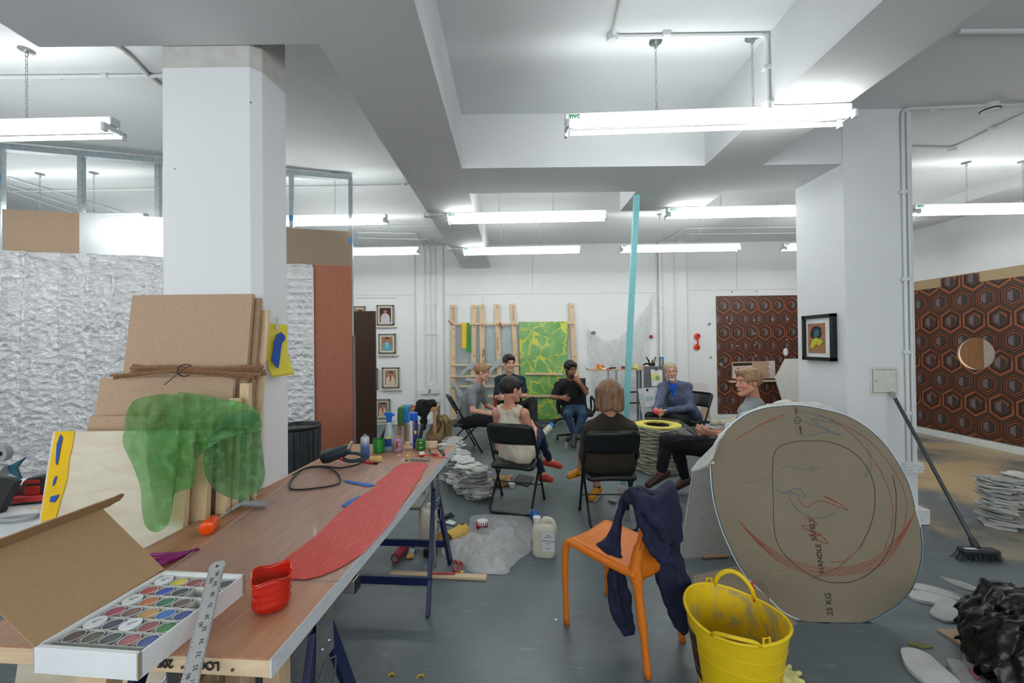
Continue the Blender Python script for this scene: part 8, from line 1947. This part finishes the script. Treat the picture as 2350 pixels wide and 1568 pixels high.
# ------------------------------------------------------------------ people
def skin(name, rgb): return mat(name, rgb, 0.5, var=0.05, scale=9, spec=0.35)
def frame(f, up=(0, 0, 1)):
    f = V(f).normalized(); r = f.cross(V(up)).normalized(); u = r.cross(f); return Matrix((r, f, u)).transposed()
def add_hand(s, wr, d, n, curl, side, sc=1.0, spread=0.0):
    """palm, four bent fingers and a thumb; d along the fingers, n the way the palm faces"""
    d = V(d).normalized(); n = (V(n) - d * V(n).dot(d)).normalized(); w = d.cross(n) * side
    s.cone(wr, wr + d * 0.03 * sc, 0.024 * sc, 0.028 * sc, 0.015, flat=(n, 0.65))
    for q in (-0.020, 0.0, 0.020): s.cone(wr + d * 0.022 * sc + w * q * sc * 0.6, wr + d * 0.082 * sc + w * q * sc, 0.014 * sc, 0.0125 * sc, 0.010)
    for i, L in enumerate((0.068, 0.078, 0.072, 0.056)):
        p = wr + d * (0.088 - 0.004 * abs(i - 1)) * sc + w * (0.030 - 0.020 * i) * sc; a = 0.25 * curl
        for j, f in enumerate((0.45, 0.32, 0.23)):
            a += curl * (0.6, 0.95, 0.6)[j]; e = p + (d * math.cos(a) + n * math.sin(a) + w * spread * (1.5 - i)) * (L * f * sc)
            s.cone(p, e, (0.0088, 0.0082, 0.0075)[j] * sc, (0.0082, 0.0076, 0.0068)[j] * sc, 0.004); p = e
    p = wr + d * 0.025 * sc + w * 0.022 * sc
    for j, (L, a) in enumerate(((0.042, 0.5), (0.030, 0.75), (0.024, 0.95))):
        e = p + (d * math.cos(a - 0.25 * j) + w * math.sin(a) * 0.8 + n * 0.55 * (0.4 + curl * 0.5)).normalized() * (L * sc)
        s.cone(p, e, (0.0135, 0.0105, 0.009)[j] * sc, (0.011, 0.0095, 0.008)[j] * sc, 0.006); p = e
def head_shapes(s, L, Rm, neck, sc=1.0, jaw=1.0):
    q = lambda x, y, z: L(x * sc, y * sc, z * sc); e = lambda c, r, **k: s.ell(q(*c), [v * sc for v in r], Rm, **k)
    e((0, -0.012, 0.036), (0.074, 0.094, 0.078), k=0.02); e((0, 0.028, -0.018), (0.057 * jaw, 0.060, 0.082), k=0.02)
    for x in (-1, 1):
        s.cone(q(x * 0.050 * jaw, 0.005, -0.045), q(x * 0.012, 0.066, -0.092), 0.020 * sc, 0.018 * sc, 0.02)
        e((x * 0.036, 0.062, -0.022), (0.022, 0.018, 0.022), k=0.012)
        e((x * 0.076, -0.006, 0.002), (0.009, 0.019, 0.030), k=0.006)
    s.cone(q(-0.034, 0.074, 0.032), q(0.034, 0.074, 0.032), 0.013 * sc, 0.013 * sc, 0.012)
    for x in (-1, 1): e((x * 0.031, 0.094, 0.012), (0.018, 0.017, 0.011), k=0.008, op='cut')
    s.cone(q(0, 0.084, 0.022), q(0, 0.104, -0.020), 0.0075 * sc, 0.0105 * sc, 0.008); e((0, 0.098, -0.026), (0.0165, 0.012, 0.010), k=0.006)
    e((0, 0.083, -0.056), (0.022, 0.012, 0.012), k=0.008); e((0, 0.078, -0.092), (0.020, 0.014, 0.016), k=0.012)
    s.cone(q(0, -0.022, -0.045), neck, 0.052 * sc * jaw, 0.056 * jaw, 0.02)
def person(name, label, J, skinc, hair, hairc, top=None, topc=None, trousers=None, trc=None, shoes=None, vox=0.006, headf=(0, 1, 0), headup=(0, 0, 1), sc=1.05, jaw=1.0, hands=(), beard=None, shirt=None,
           bare_shin=False, extra=None, build=1.0, sleeve=0.5, gender='m'):
    A_ = np.array([tuple(v) for v in J.values()]); lo, hi = A_.min(0) - 0.19, A_.max(0) + 0.19
    root = thing('person', label, 'person', ((J['pel'].x), J['pel'].y, max(0, lo[2] + 0.17) if False else 0))
    Rm = frame(headf, headup); HC = J['head']; L = lambda x, y, z: HC + Rm @ V((x, y, z))
    Rn = [list(r) for r in Rm]
    bw = build
    fwd = V((J['sl'] - J['sr'])).cross(J['neck'] - J['pel']).normalized() * (1)
    across = (J['sl'] - J['sr']).normalized()
    hipd = (J['hl'] - J['hr']).normalized()
    def torso(s, g=0.0, k=0.03, low=0.0):
        for q in (-1, 1):
            s.cone(J['pel'] + hipd * q * 0.06 * bw, J['chest'] + across * q * 0.065 * bw, 0.108 * bw + g, 0.105 * bw + g, k, flat=(fwd, 0.9))
            s.cone(J['chest'] + across * q * 0.055 * bw, J['neck'] + across * q * 0.045 - V((0, 0, 0.055)), 0.105 * bw + g, 0.060 + g, k, flat=(fwd, 0.85))
            s.cone(J['neck'] + across * q * 0.03 - V((0, 0, 0.03)), (J['sl'] if q > 0 else J['sr']), 0.045 + g, 0.050 * bw + g, k)
    s = SDF(lo, hi, vox); torso(s)
    head_shapes(s, L, Rn, J['neck'], sc, jaw)
    for q in 'lr':
        s.cone(J['s' + q], J['e' + q], 0.046 * bw, 0.037 * bw, 0.02); s.cone(J['e' + q], J['w' + q], 0.036 * bw, 0.025 * bw, 0.015)
        s.cone(J['h' + q], J['k' + q], 0.078 * bw, 0.052 * bw, 0.02); s.cone(J['k' + q], J['a' + q], 0.050 * bw, 0.034 * bw, 0.02)
        s.cone(J['k' + q].lerp(J['a' + q], 0.12), J['k' + q].lerp(J['a' + q], 0.5), 0.046 * bw, 0.050 * bw, 0.02)
        s.cone(J['a' + q], J['a' + q].lerp(J['t' + q], 0.9), 0.030, 0.018, 0.02)
    for h in hands: add_hand(s, *h)
    obj('body', s.mesh(1), skinc, root, world=True, angle=180)
    # clothes
    if shirt:
        s = SDF(lo, hi, vox * 1.15); torso(s, 0.014); s.cone(J['neck'], J['neck'] + V((0, 0, 0.03)), 0.064, 0.060, 0.02); s.ell(J['neck'] + V((0, 0, 0.062)) + fwd * 0.02, (0.060, 0.062, 0.045), None, 0.006, op='cut').folds(0.002, 60, 2)
        obj('blue_shirt', s.mesh(), shirt, root, world=True, angle=180)
    if topc:
        s = SDF(lo, hi, vox * 1.15); torso(s, 0.026 if shirt else 0.017)
        s.cone(J['pel'] + hipd * 0.06 + V((0, 0, 0.01)), J['pel'] - hipd * 0.06 + V((0, 0, 0.01)), 0.112 * bw + 0.02, 0.112 * bw + 0.02, 0.03, flat=(fwd, 0.85))
        if sleeve > 0:
            for q in 'lr':
                S_, E_, W_ = J['s' + q], J['e' + q], J['w' + q]
                if sleeve <= 1: s.cone(S_, S_.lerp(E_, sleeve), 0.062 * bw, 0.058 * bw, 0.025)
                else: s.cone(S_, E_, 0.064 * bw, 0.052 * bw, 0.025); s.cone(E_, E_.lerp(W_, sleeve - 1), 0.050 * bw, 0.038 * bw, 0.02)
                if sleeve <= 1: s.plane(S_.lerp(E_, sleeve), E_ - S_, 0.002) if False else None
        if top == 'tank':
            s.cone(J['pel'] + hipd * 0.10, J['pel'] - hipd * 0.10, 0.122, 0.122, 0.04, flat=(fwd, 0.9))
            for q in 'lr': s.ell(J['s' + q] + (J['s' + q] - J['neck']) * 0.10 + V((0, 0, -0.02)), (0.062, 0.09, 0.10), None, 0.01, op='cut')
            s.ell(J['neck'] + V((0, 0, 0.03)), (0.085, 0.10, 0.085), None, 0.01, op='cut')
        else: s.ell(J['neck'] + V((0, 0, 0.062)), (0.066, 0.066, 0.055), None, 0.006, op='cut')
        if extra: extra(s)
        s.folds(0.0042, 42, len(label), 6)
        obj('top' if top != 'tank' else 'vest_top', s.mesh(1), topc, root, world=True, angle=180)
    if trc:
        s = SDF(lo, hi, vox * 1.15)
        s.cone(J['hl'], J['hr'], 0.115 * bw, 0.115 * bw, 0.03)
        end = {'long': 1.0, 'crop': 0.88, 'shorts': 0.0}[trousers]
        for q in 'lr':
            kf = 1.0 if end > 0 else 0.92
            s.cone(J['h' + q], J['h' + q].lerp(J['k' + q], kf), 0.092 * bw, 0.066 * bw, 0.03)
            if end > 0: s.cone(J['k' + q], J['k' + q].lerp(J['a' + q], end), 0.064 * bw, (0.047 if gender == 'm' else 0.040) * bw, 0.02)
        s.folds(0.004, 50, 5, 6); obj('trousers' if end > 0 else 'shorts', s.mesh(1), trc, root, world=True, angle=180)
    if shoes:
        for q in 'lr':
            a, t__ = J['a' + q], J['t' + q]; lo2 = np.minimum(np.array(a), np.array(t__)) - 0.09; hi2 = np.maximum(np.array(a), np.array(t__)) + 0.09
            s = SDF(lo2, hi2, 0.005); d = (t__ - a).normalized(); dn = V((0, 0, -1)) - d * V((0, 0, -1)).dot(d); dn.normalize()
            heel = a - d * 0.035 + dn * 0.035
            s.cone(heel, t__ + dn * 0.002, 0.040, 0.036, 0.02, flat=(dn, 0.9)).cone(a + dn * 0.005, a.lerp(t__, 0.7), 0.040 if shoes[1] != 'flat' else 0.030, 0.030, 0.02)
            if shoes[1] == 'flat': s.ell(a - dn * 0.02, (0.045, 0.045, 0.045), None, 0.004, op='cut')
            sh = obj('shoe', s.mesh(1), shoes[0], root, world=True, angle=180); _mx[sh.name] = mxof(root)
            if len(shoes) > 2:
                s2 = SDF(lo2, hi2, 0.005); s2.cone(heel + dn * 0.024, t__ + dn * 0.026, 0.042, 0.038, 0.01, flat=(dn, 0.35)); obj('sole', s2.mesh(0), shoes[2], sh, world=True, angle=180)
            if len(shoes) > 3:
                sw = spline([a.lerp(t__, 0.15) + dn * 0.028, a.lerp(t__, 0.42) + dn * 0.020, a.lerp(t__, 0.62) + dn * 0.0], 5)
                side = d.cross(dn) * (1 if d.cross(dn).y < 0 else -1)
                obj('swoosh', MB().tube([p + side * 0.0375 for p in sw], [0.003 + 0.004 * math.sin(PI * min(1, i / 10) * 0.6) for i in range(len(sw))], 6), M_black, sh, world=True)
    # hair
    q = lambda x, y, z: L(x * sc, y * sc, z * sc); e = lambda s, c, r, **k: s.ell(q(*c), [v * sc for v in r], Rn, **k)
    s = SDF(np.array(HC) - 0.24 * sc, np.array(HC) + 0.20 * sc, 0.0045)
    if hair in ('short', 'quiff', 'cropped', 'grey'):
        g = {'short': 0.010, 'quiff': 0.014, 'cropped': 0.009, 'grey': 0.004}[hair]
        e(s, (0, -0.014, 0.042), (0.076 + g, 0.096 + g, 0.078 + g), k=0.0)
        if hair == 'quiff': s.cone(q(-0.03, 0.062, 0.092), q(0.035, 0.066, 0.096), 0.028 * sc, 0.026 * sc, 0.02)
        if hair == 'short': s.cone(q(-0.035, 0.066, 0.074), q(0.035, 0.066, 0.074), 0.022 * sc, 0.022 * sc, 0.02)
        if hair == 'cropped':
            s.cone(q(-0.045, 0.068, 0.064), q(0.045, 0.070, 0.060), 0.022 * sc, 0.022 * sc, 0.02)
            for x in (-1, 1): s.cone(q(x * 0.070, 0.018, 0.02), q(x * 0.066, 0.026, -0.012), 0.014 * sc, 0.007 * sc, 0.01)
        e(s, (0, 0.095, -0.03), (0.088, 0.062, 0.098 if hair != 'cropped' else 0.086), k=0.008, op='cut')
        for x in (-1, 1): e(s, (x * 0.080, 0.018, -0.030), (0.032, 0.036, 0.052), k=0.008, op='cut')
        s.plane(q(0, -0.05, -0.055), Rm @ V((0, 0.35, -1)), 0.008)
    elif hair == 'bob':
        e(s, (0, -0.014, 0.040), (0.090, 0.108, 0.088), k=0.0)
        for k_ in range(11):
            a = PI * (0.92 + 1.16 * k_ / 10); x, y = 0.082 * math.cos(a + 0.0), 0.080 * math.sin(a)
            s.cone(q(x, y - 0.01, 0.03), q(x * 1.16, y * 1.05 - 0.012, -0.105 - 0.012 * math.sin(a * 5)), 0.030 * sc, 0.020 * sc, 0.02)
        e(s, (0, 0.115, -0.03), (0.075, 0.066, 0.11), k=0.01, op='cut')
    s.folds(0.0016 if hair not in ('grey', 'bob') else 0.0008, 110, 3, 6)
    obj('hair', s.mesh(1), hairc, root, world=True, angle=180)
    if beard:
        s = SDF(np.array(HC) - 0.2, np.array(HC) + 0.16, 0.0045)
        for x in (-1, 1):
            s.cone(q(x * 0.052, 0.012, -0.030), q(x * 0.050, 0.012, -0.05), 0.017, 0.019, 0.01); s.cone(q(x * 0.050, 0.010, -0.048), q(x * 0.012, 0.066, -0.092), 0.0215, 0.0205, 0.02)
            s.cone(q(x * 0.026, 0.074, -0.058), q(0, 0.091, -0.046), 0.009, 0.006, 0.006)
        s.cone(q(0, 0.074, -0.085), q(0, 0.078, -0.100), 0.022, 0.019, 0.02); e(s, (0, 0.098, -0.060), (0.024, 0.018, 0.009), k=0.004, op='cut'); s.folds(0.001, 200, 1)
        obj('beard', s.mesh(1), beard, root, world=True, angle=180)
    # face details
    for x in (-1, 1):
        obj('eye', MB().ball(q(x * 0.031, 0.0755, 0.012), 0.0105 * sc, 12), mat('eye_white', (206, 200, 194), 0.3), root, world=True, angle=180)
        obj('iris', MB().ball(q(x * 0.031, 0.0825, 0.011), 0.0052 * sc, 8), mat('iris_dark', (46, 40, 38), 0.2), root, world=True, angle=180)
        obj('eyelid', MB().tube([q(x * 0.031 - 0.013, 0.083, 0.016), q(x * 0.031, 0.0885, 0.020), q(x * 0.031 + 0.013, 0.083, 0.016)], 0.0028 * sc, 5), skinc, root, world=True, angle=180)
        obj('eyebrow', MB().tube(spline([q(x * 0.014, 0.0895, 0.031), q(x * 0.032, 0.0885, 0.037), q(x * 0.050, 0.075, 0.031)], 4), 0.0035 * sc, 5), hairc, root, world=True, angle=180)
    obj('lips', MB().tube(spline([q(-0.021, 0.0885, -0.058), q(-0.008, 0.0955, -0.0545), q(0, 0.0955, -0.056), q(0.008, 0.0955, -0.0545), q(0.021, 0.0885, -0.058)], 4), 0.0038 * sc, 6).tube(spline([q(-0.018, 0.0885, -0.061), q(0, 0.095, -0.0635), q(0.018, 0.0885, -0.061)], 4), 0.004 * sc, 6), mat('lips_' + skinc.name, tuple(int(c) for c in {'sk_fair': (178, 112, 104), 'sk_brown': (122, 74, 64)}.get(skinc.name, (172, 108, 100))), 0.45), root, world=True, angle=180)
    return root
sk_fair = skin('sk_fair', (208, 160, 140)); sk_brown = skin('sk_brown', (150, 104, 78)); sk_old = skin('sk_old', (204, 152, 130)); sk_rosy = skin('sk_rosy', (204, 146, 122))
def haircol(name, rgb): return mat(name, rgb, 0.55, var=0.3, scale=50, stretch=(1, 1, 0.12), bump=0.2, bscale=90)
h_dark = haircol('hair_dark', (38, 30, 27)); h_black = haircol('hair_black', (20, 18, 18)); h_fair = haircol('hair_fair', (146, 112, 78)); h_lbrown = haircol('hair_lightbrown', (122, 92, 68)); h_sandy = haircol('hair_sandy', (150, 118, 84)); h_grey = haircol('hair_greyfair', (172, 156, 132)); b_white = haircol('beard_white', (200, 192, 184))
M_gtee = mat('grey_marl', (128, 132, 134), 0.9, var=0.08, scale=60); M_gtee2 = mat('grey_marl_light', (146, 152, 154), 0.9, var=0.08, scale=60); M_teal = mat('dark_teal_cotton', (22, 44, 54), 0.9); M_btee = mat('black_tee', (20, 22, 26), 0.9); M_bjean = mat('black_denim', (22, 23, 27), 0.85, var=0.15); M_jean = mat('blue_denim', (40, 64, 92), 0.85, var=0.2, scale=12); M_njean = mat('navy_denim', (22, 38, 72), 0.85, var=0.1)
M_cream = mat('cream_knit', (214, 204, 184), 0.95, var=0.06, scale=80, bump=0.25); M_brown = mat('dark_brown_knit', (52, 46, 38), 0.95, var=0.12, scale=120, bump=0.3, stretch=(3, 3, 0.3)); M_blaz = mat('blue_grey_blazer', (84, 92, 116), 0.85, var=0.08, scale=50); M_bshirt = mat('bright_blue_shirt', (24, 88, 190), 0.8)
M_bshoe = mat('black_shoe', (24, 24, 26), 0.5); M_rshoe = mat('red_suede', (186, 58, 48), 0.7); M_yshoe = mat('mustard_knit', (198, 140, 34), 0.8, var=0.1); M_brshoe = mat('brown_leather', (64, 38, 36), 0.45); M_cshoe = mat('charcoal_suede', (62, 64, 66), 0.8); M_psock = mat('dusty_pink_sock', (184, 118, 96), 0.9); M_gsock = mat('green_sock', (20, 140, 70), 0.9); M_wsole = mat('white_sole', (206, 204, 196), 0.6)

# 1: fair-haired man in the grey T-shirt, far left, leaning forward in profile
J = dict(head=W(1107, 856, 5.62), neck=W(1097, 882, 5.66), chest=W(1083, 912, 5.70), pel=W(1070, 960, 5.75), sl=W(1104, 896, 5.86), sr=W(1082, 897, 5.50), el=W(1118, 932, 5.92), wl=W(1143, 943, 5.72), er=W(1085, 943, 5.42), wr=W(1124, 950, 5.50),
         hl=W(1076, 962, 5.86), hr=W(1070, 966, 5.64), kl=W(1148, 958, 5.86), kr=W(1142, 968, 5.55), al=W(1150, 1022, 5.82), ar=W(1143, 1034, 5.56), tl=W(1172, 1028, 5.78), tr=W(1166, 1041, 5.52))
person('person', 'fair-haired man in grey T-shirt and black shorts leaning forward, far left of the circle', J, sk_fair, 'short', h_fair, 'tee', M_gtee, 'shorts', M_bjean, (M_bshoe, 'n'), headf=(1, -0.12, -0.16), headup=(0.15, 0, 1), hands=[(J['wl'], (0.5, -0.9, -0.1), (0, -0.3, -1), 0.9, -1), (J['wr'], (0.9, 0.35, 0.05), (-0.2, 0.6, -0.8), 0.9, 1)], sleeve=0.62)
# 2: dark-haired man in teal behind
J = dict(head=W(1168, 834, 6.05), neck=W(1168, 862, 6.12), chest=W(1171, 893, 6.15), pel=W(1170, 938, 6.18), sr=W(1146, 873, 6.12), sl=W(1196, 873, 6.12), er=W(1141, 912, 6.02), wr=W(1176, 908, 5.88), el=W(1204, 908, 6.02), wl=W(1163, 915, 5.86),
         hr=W(1158, 945, 6.12), hl=W(1184, 945, 6.12), kr=W(1178, 952, 5.62), kl=W(1222, 922, 5.66), ar=W(1180, 1010, 5.62), al=W(1226, 966, 5.46), tr=W(1182, 1030, 5.42), tl=W(1240, 982, 5.36))
person('person', 'dark-haired man in dark teal T-shirt with folded arms and crossed legs, green sock', J, sk_fair, 'quiff', h_dark, 'tee', M_teal, 'long', M_bjean, (M_bshoe, 'n', M_gsock), headf=(0.45, -1, -0.18), hands=[(J['wr'], (1, -0.1, 0.2), (0, 1, 0), 0.5, 1), (J['wl'], (-1, -0.1, 0.1), (0, 1, 0), 0.4, -1)], sleeve=0.75)
r_ = [o for o in bpy.data.objects if o.name == 'person.001'][0]
obj('green_sock', MB().cyl(J['kl'].lerp(J['al'], 0.93), J['al'], 0.044, 14), M_gsock, r_, world=True, angle=180)
# 4: bearded dark-haired man in black T-shirt in the office chair
J = dict(head=W(1309, 848, 6.1), neck=W(1309, 875, 6.2), chest=W(1312, 905, 6.25), pel=W(1319, 938, 6.28), sr=W(1283, 886, 6.2), sl=W(1333, 886, 6.2), er=W(1270, 912, 6.1), wr=W(1286, 913, 5.98), el=W(1345, 901, 6.0), wl=W(1331, 880, 5.92),
         hr=W(1308, 942, 6.22), hl=W(1330, 942, 6.22), kr=W(1302, 953, 5.82), kl=W(1338, 953, 5.84), ar=W(1319, 995, 5.80), al=W(1324, 1000, 5.78), tr=W(1316, 1023, 5.60), tl=W(1330, 1005, 5.60))
person('person', 'dark bearded man in black T-shirt and jeans, hand at his chin, in the office chair', J, sk_brown, 'quiff', h_black, 'tee', M_btee, 'long', M_jean, (M_cshoe, 'n'), headf=(0.42, -1, -0.28), beard=h_black, hands=[(J['wr'], (1, -0.1, -0.2), (0, 1, 0), 0.35, 1), (J['wl'], (-0.7, 0.2, 0.75), (0.2, 1, 0.2), 0.8, -1)], sleeve=0.72)
# 6: man in the blue blazer
J = dict(head=W(1539, 853, 5.45), neck=W(1546, 880, 5.55), chest=W(1553, 912, 5.62), pel=W(1567, 956, 5.72), sr=W(1522, 890, 5.50), sl=W(1576, 889, 5.66), er=W(1512, 926, 5.32), wr=W(1502, 939, 5.12), el=W(1584, 936, 5.50), wl=W(1528, 943, 5.20),
         hr=W(1555, 962, 5.62), hl=W(1583, 960, 5.72), kr=W(1492, 957, 5.24), kl=W(1545, 962, 5.22), ar=W(1494, 1028, 5.28), al=W(1545, 1030, 5.22), tr=W(1488, 1040, 5.08), tl=W(1540, 1042, 5.02))
def blaz(s):
    s.cone(J['el'], W(1600, 960, 5.66), 0.05, 0.07, 0.04); s.cone(J['chest'] + V((0.1, 0, 0)), W(1600, 965, 5.72), 0.11, 0.07, 0.05); s.cone(J['neck'] + V((-0.04, -0.09, 0.03)), J['chest'] + V((-0.085, -0.20, -0.16)), 0.062, 0.035, 0.01, op='cut')
p6 = person('person', 'older man with short white beard in blue-grey blazer and bright blue shirt, holding something pink', J, sk_old, 'grey', h_grey, 'blazer', M_blaz, 'long', M_bjean, (M_brshoe, 'n'), headf=(-0.22, -1, -0.10), headup=(-0.08, 0, 1), beard=b_white, shirt=M_bshirt, hands=[(J['wr'], (0.25, -0.7, -0.3), (0.9, 0.3, 0), 0.85, -1), (J['wl'], (-0.9, -0.35, -0.1), (-0.2, 0.5, 0.7), 0.7, 1)], sleeve=1.92, extra=blaz, vox=0.0055)
f6 = V((-0.45, -1, 0)).normalized()
for k in range(4): obj('shirt_button', MB().ball(J['neck'].lerp(J['chest'] + V((0, 0, -0.1)), 0.25 + 0.2 * k) + f6 * (0.085 + 0.04 * min(1, 0.3 + 0.3 * k)), 0.006, 8), M_tray, p6, world=True, angle=180)
obj('shirt_cuff', MB().cyl(J['el'].lerp(J['wl'], 0.90), J['el'].lerp(J['wl'], 0.97), 0.035, 14), M_bshirt, p6, world=True)
obj('wristwatch', MB().cyl(J['el'].lerp(J['wl'], 0.985), J['wl'] + (J['wl'] - J['el']).normalized() * 0.012, 0.029, 14), M_zinc, p6, world=True)
hp = W(1506, 945, 5.06); tag(obj('pink_ball', MB().ball(hp, (0.04, 0.034, 0.032), 14), mat('hot_pink', (226, 60, 96), 0.5), world=True, angle=180), 'pink lump held in the hands of the man in the blazer', 'pink object')
# 3: woman in the cream top, front left
J = dict(head=W(1173, 895, 3.78), neck=W(1169, 932, 3.80), chest=W(1176, 985, 3.80), pel=W(1186, 1036, 3.80), sl=W(1139, 948, 3.84), sr=W(1203, 949, 3.70), el=W(1146, 1004, 3.96), wl=W(1200, 1008, 4.10), er=W(1223, 1008, 3.74), wr=W(1228, 985, 3.98),
         hl=W(1176, 1042, 3.90), hr=W(1206, 1044, 3.74), kl=W(1222, 1022, 4.22), kr=W(1236, 998, 4.18), al=W(1246, 1092, 4.24), ar=W(1262, 1058, 4.40), tl=W(1262, 1100, 4.10), tr=W(1284, 1069, 4.38))
person('person', 'woman with short dark hair in cream sleeveless top and jeans, crossed legs, red shoes', J, sk_rosy, 'cropped', h_dark, 'tank', M_cream, 'crop', M_njean, (M_rshoe, 'flat'), headf=(1, 0.62, -0.08), hands=[(J['wr'], (-0.5, 0.4, 0.2), (-0.3, 0.8, 0), 0.9, -1), (J['wl'], (1, -0.05, 0.1), (0, 0.9, 0), 0.6, -1)], sleeve=0, vox=0.0055, build=0.88, gender='f', sc=1.04, jaw=0.86)
# 5: woman in the brown jumper seen from behind
J = dict(head=W(1398, 905, 3.36), neck=W(1399, 955, 3.38), chest=W(1397, 1010, 3.42), pel=W(1395, 1054, 3.46), sl=W(1357, 985, 3.40), sr=W(1441, 985, 3.40), el=W(1344, 1040, 3.50), wl=W(1352, 1046, 3.74), er=W(1450, 1045, 3.52), wr=W(1430, 1050, 3.76),
         hl=W(1378, 1062, 3.5), hr=W(1414, 1062, 3.5), kl=W(1366, 1040, 3.92), kr=W(1345, 1012, 3.98), al=W(1370, 1122, 3.96), ar=W(1330, 1080, 4.08), tl=W(1358, 1143, 3.86), tr=W(1308, 1093, 4.0))
def jump(s):
    s.cone(W(1372, 1052, 3.43), W(1424, 1052, 3.43), 0.14, 0.14, 0.06, flat=((0, 1, 0), 0.8)); s.cone(J['sl'], W(1352, 1050, 3.48), 0.06, 0.07, 0.05); s.cone(J['sr'], W(1440, 1040, 3.5), 0.06, 0.07, 0.05)
person('person', 'woman with brown bobbed hair in baggy dark brown jumper seen from behind, mustard trainers', J, sk_rosy, 'bob', h_lbrown, 'jumper', M_brown, 'shorts', M_bjean, (M_yshoe, 'n', M_wsole, 1), headf=(0.1, 1, -0.05), hands=[(J['wl'], (0.4, 0.6, 0.1), (0, 0.2, -1), 0.6, -1), (J['wr'], (-0.8, 0.4, 0), (0, 0.2, -1), 0.6, 1)], sleeve=1.85, extra=jump, vox=0.0065, gender='f')
r5 = [o for o in bpy.data.objects if o.name == 'person.005'][0]
for q in 'lr': obj('black_sock', MB().cyl(J['k' + q].lerp(J['a' + q], 0.90), J['a' + q], 0.037, 14), M_bshoe, r5, world=True, angle=180)
# 7: sandy-haired man with a phone, right
J = dict(head=W(1717, 879, 3.62), neck=W(1729, 918, 3.66), chest=W(1722, 975, 3.68), pel=W(1706, 1030, 3.74), sl=W(1714, 947, 3.50), sr=W(1744, 944, 3.84), el=W(1716, 1004, 3.36), wl=W(1640, 995, 3.36), er=W(1722, 1006, 3.80), wr=W(1622, 985, 3.62),
         hl=W(1690, 1036, 3.64), hr=W(1696, 1036, 3.82), kl=W(1530, 1010, 3.62), kr=W(1552, 1026, 3.92), al=W(1517, 1086, 3.66), ar=W(1574, 1100, 4.02), tl=W(1488, 1112, 3.66), tr=W(1548, 1120, 3.98))
p7 = person('person', 'sandy-haired man in light grey T-shirt and black jeans, legs crossed, holding a phone', J, sk_rosy, 'quiff', h_sandy, 'tee', M_gtee2, 'crop', M_bjean, (M_brshoe, 'n'), headf=(-1, -0.10, -0.02), hands=[(J['wl'], (-1, 0.1, 0.18), (0.1, 0.8, 0.5), 0.7, 1), (J['wr'], (-1, -0.15, 0.1), (0, -0.9, 0.3), 0.7, -1)], sleeve=0.6, vox=0.0055)
for q in 'lr': obj('sock', MB().cyl(J['k' + q].lerp(J['a' + q], 0.86), J['a' + q], 0.040, 16), M_psock, p7, world=True, angle=180)
obj('wristband', MB().cyl(J['er'].lerp(J['wr'], 0.93), J['er'].lerp(J['wr'], 0.99), 0.029, 14), M_zinc, p7, world=True)
a, b = W(1577, 978, 3.5), W(1584, 990, 3.5)
tag(obj('phone', MB().box((a + b) / 2, (0.075, 0.12, 0.010), frame((0.2, 1, 0.3), (0.6, 0, 1))), M_black, world=True, bevel=0.004), 'black phone held in the hands of the sandy-haired man', 'phone')
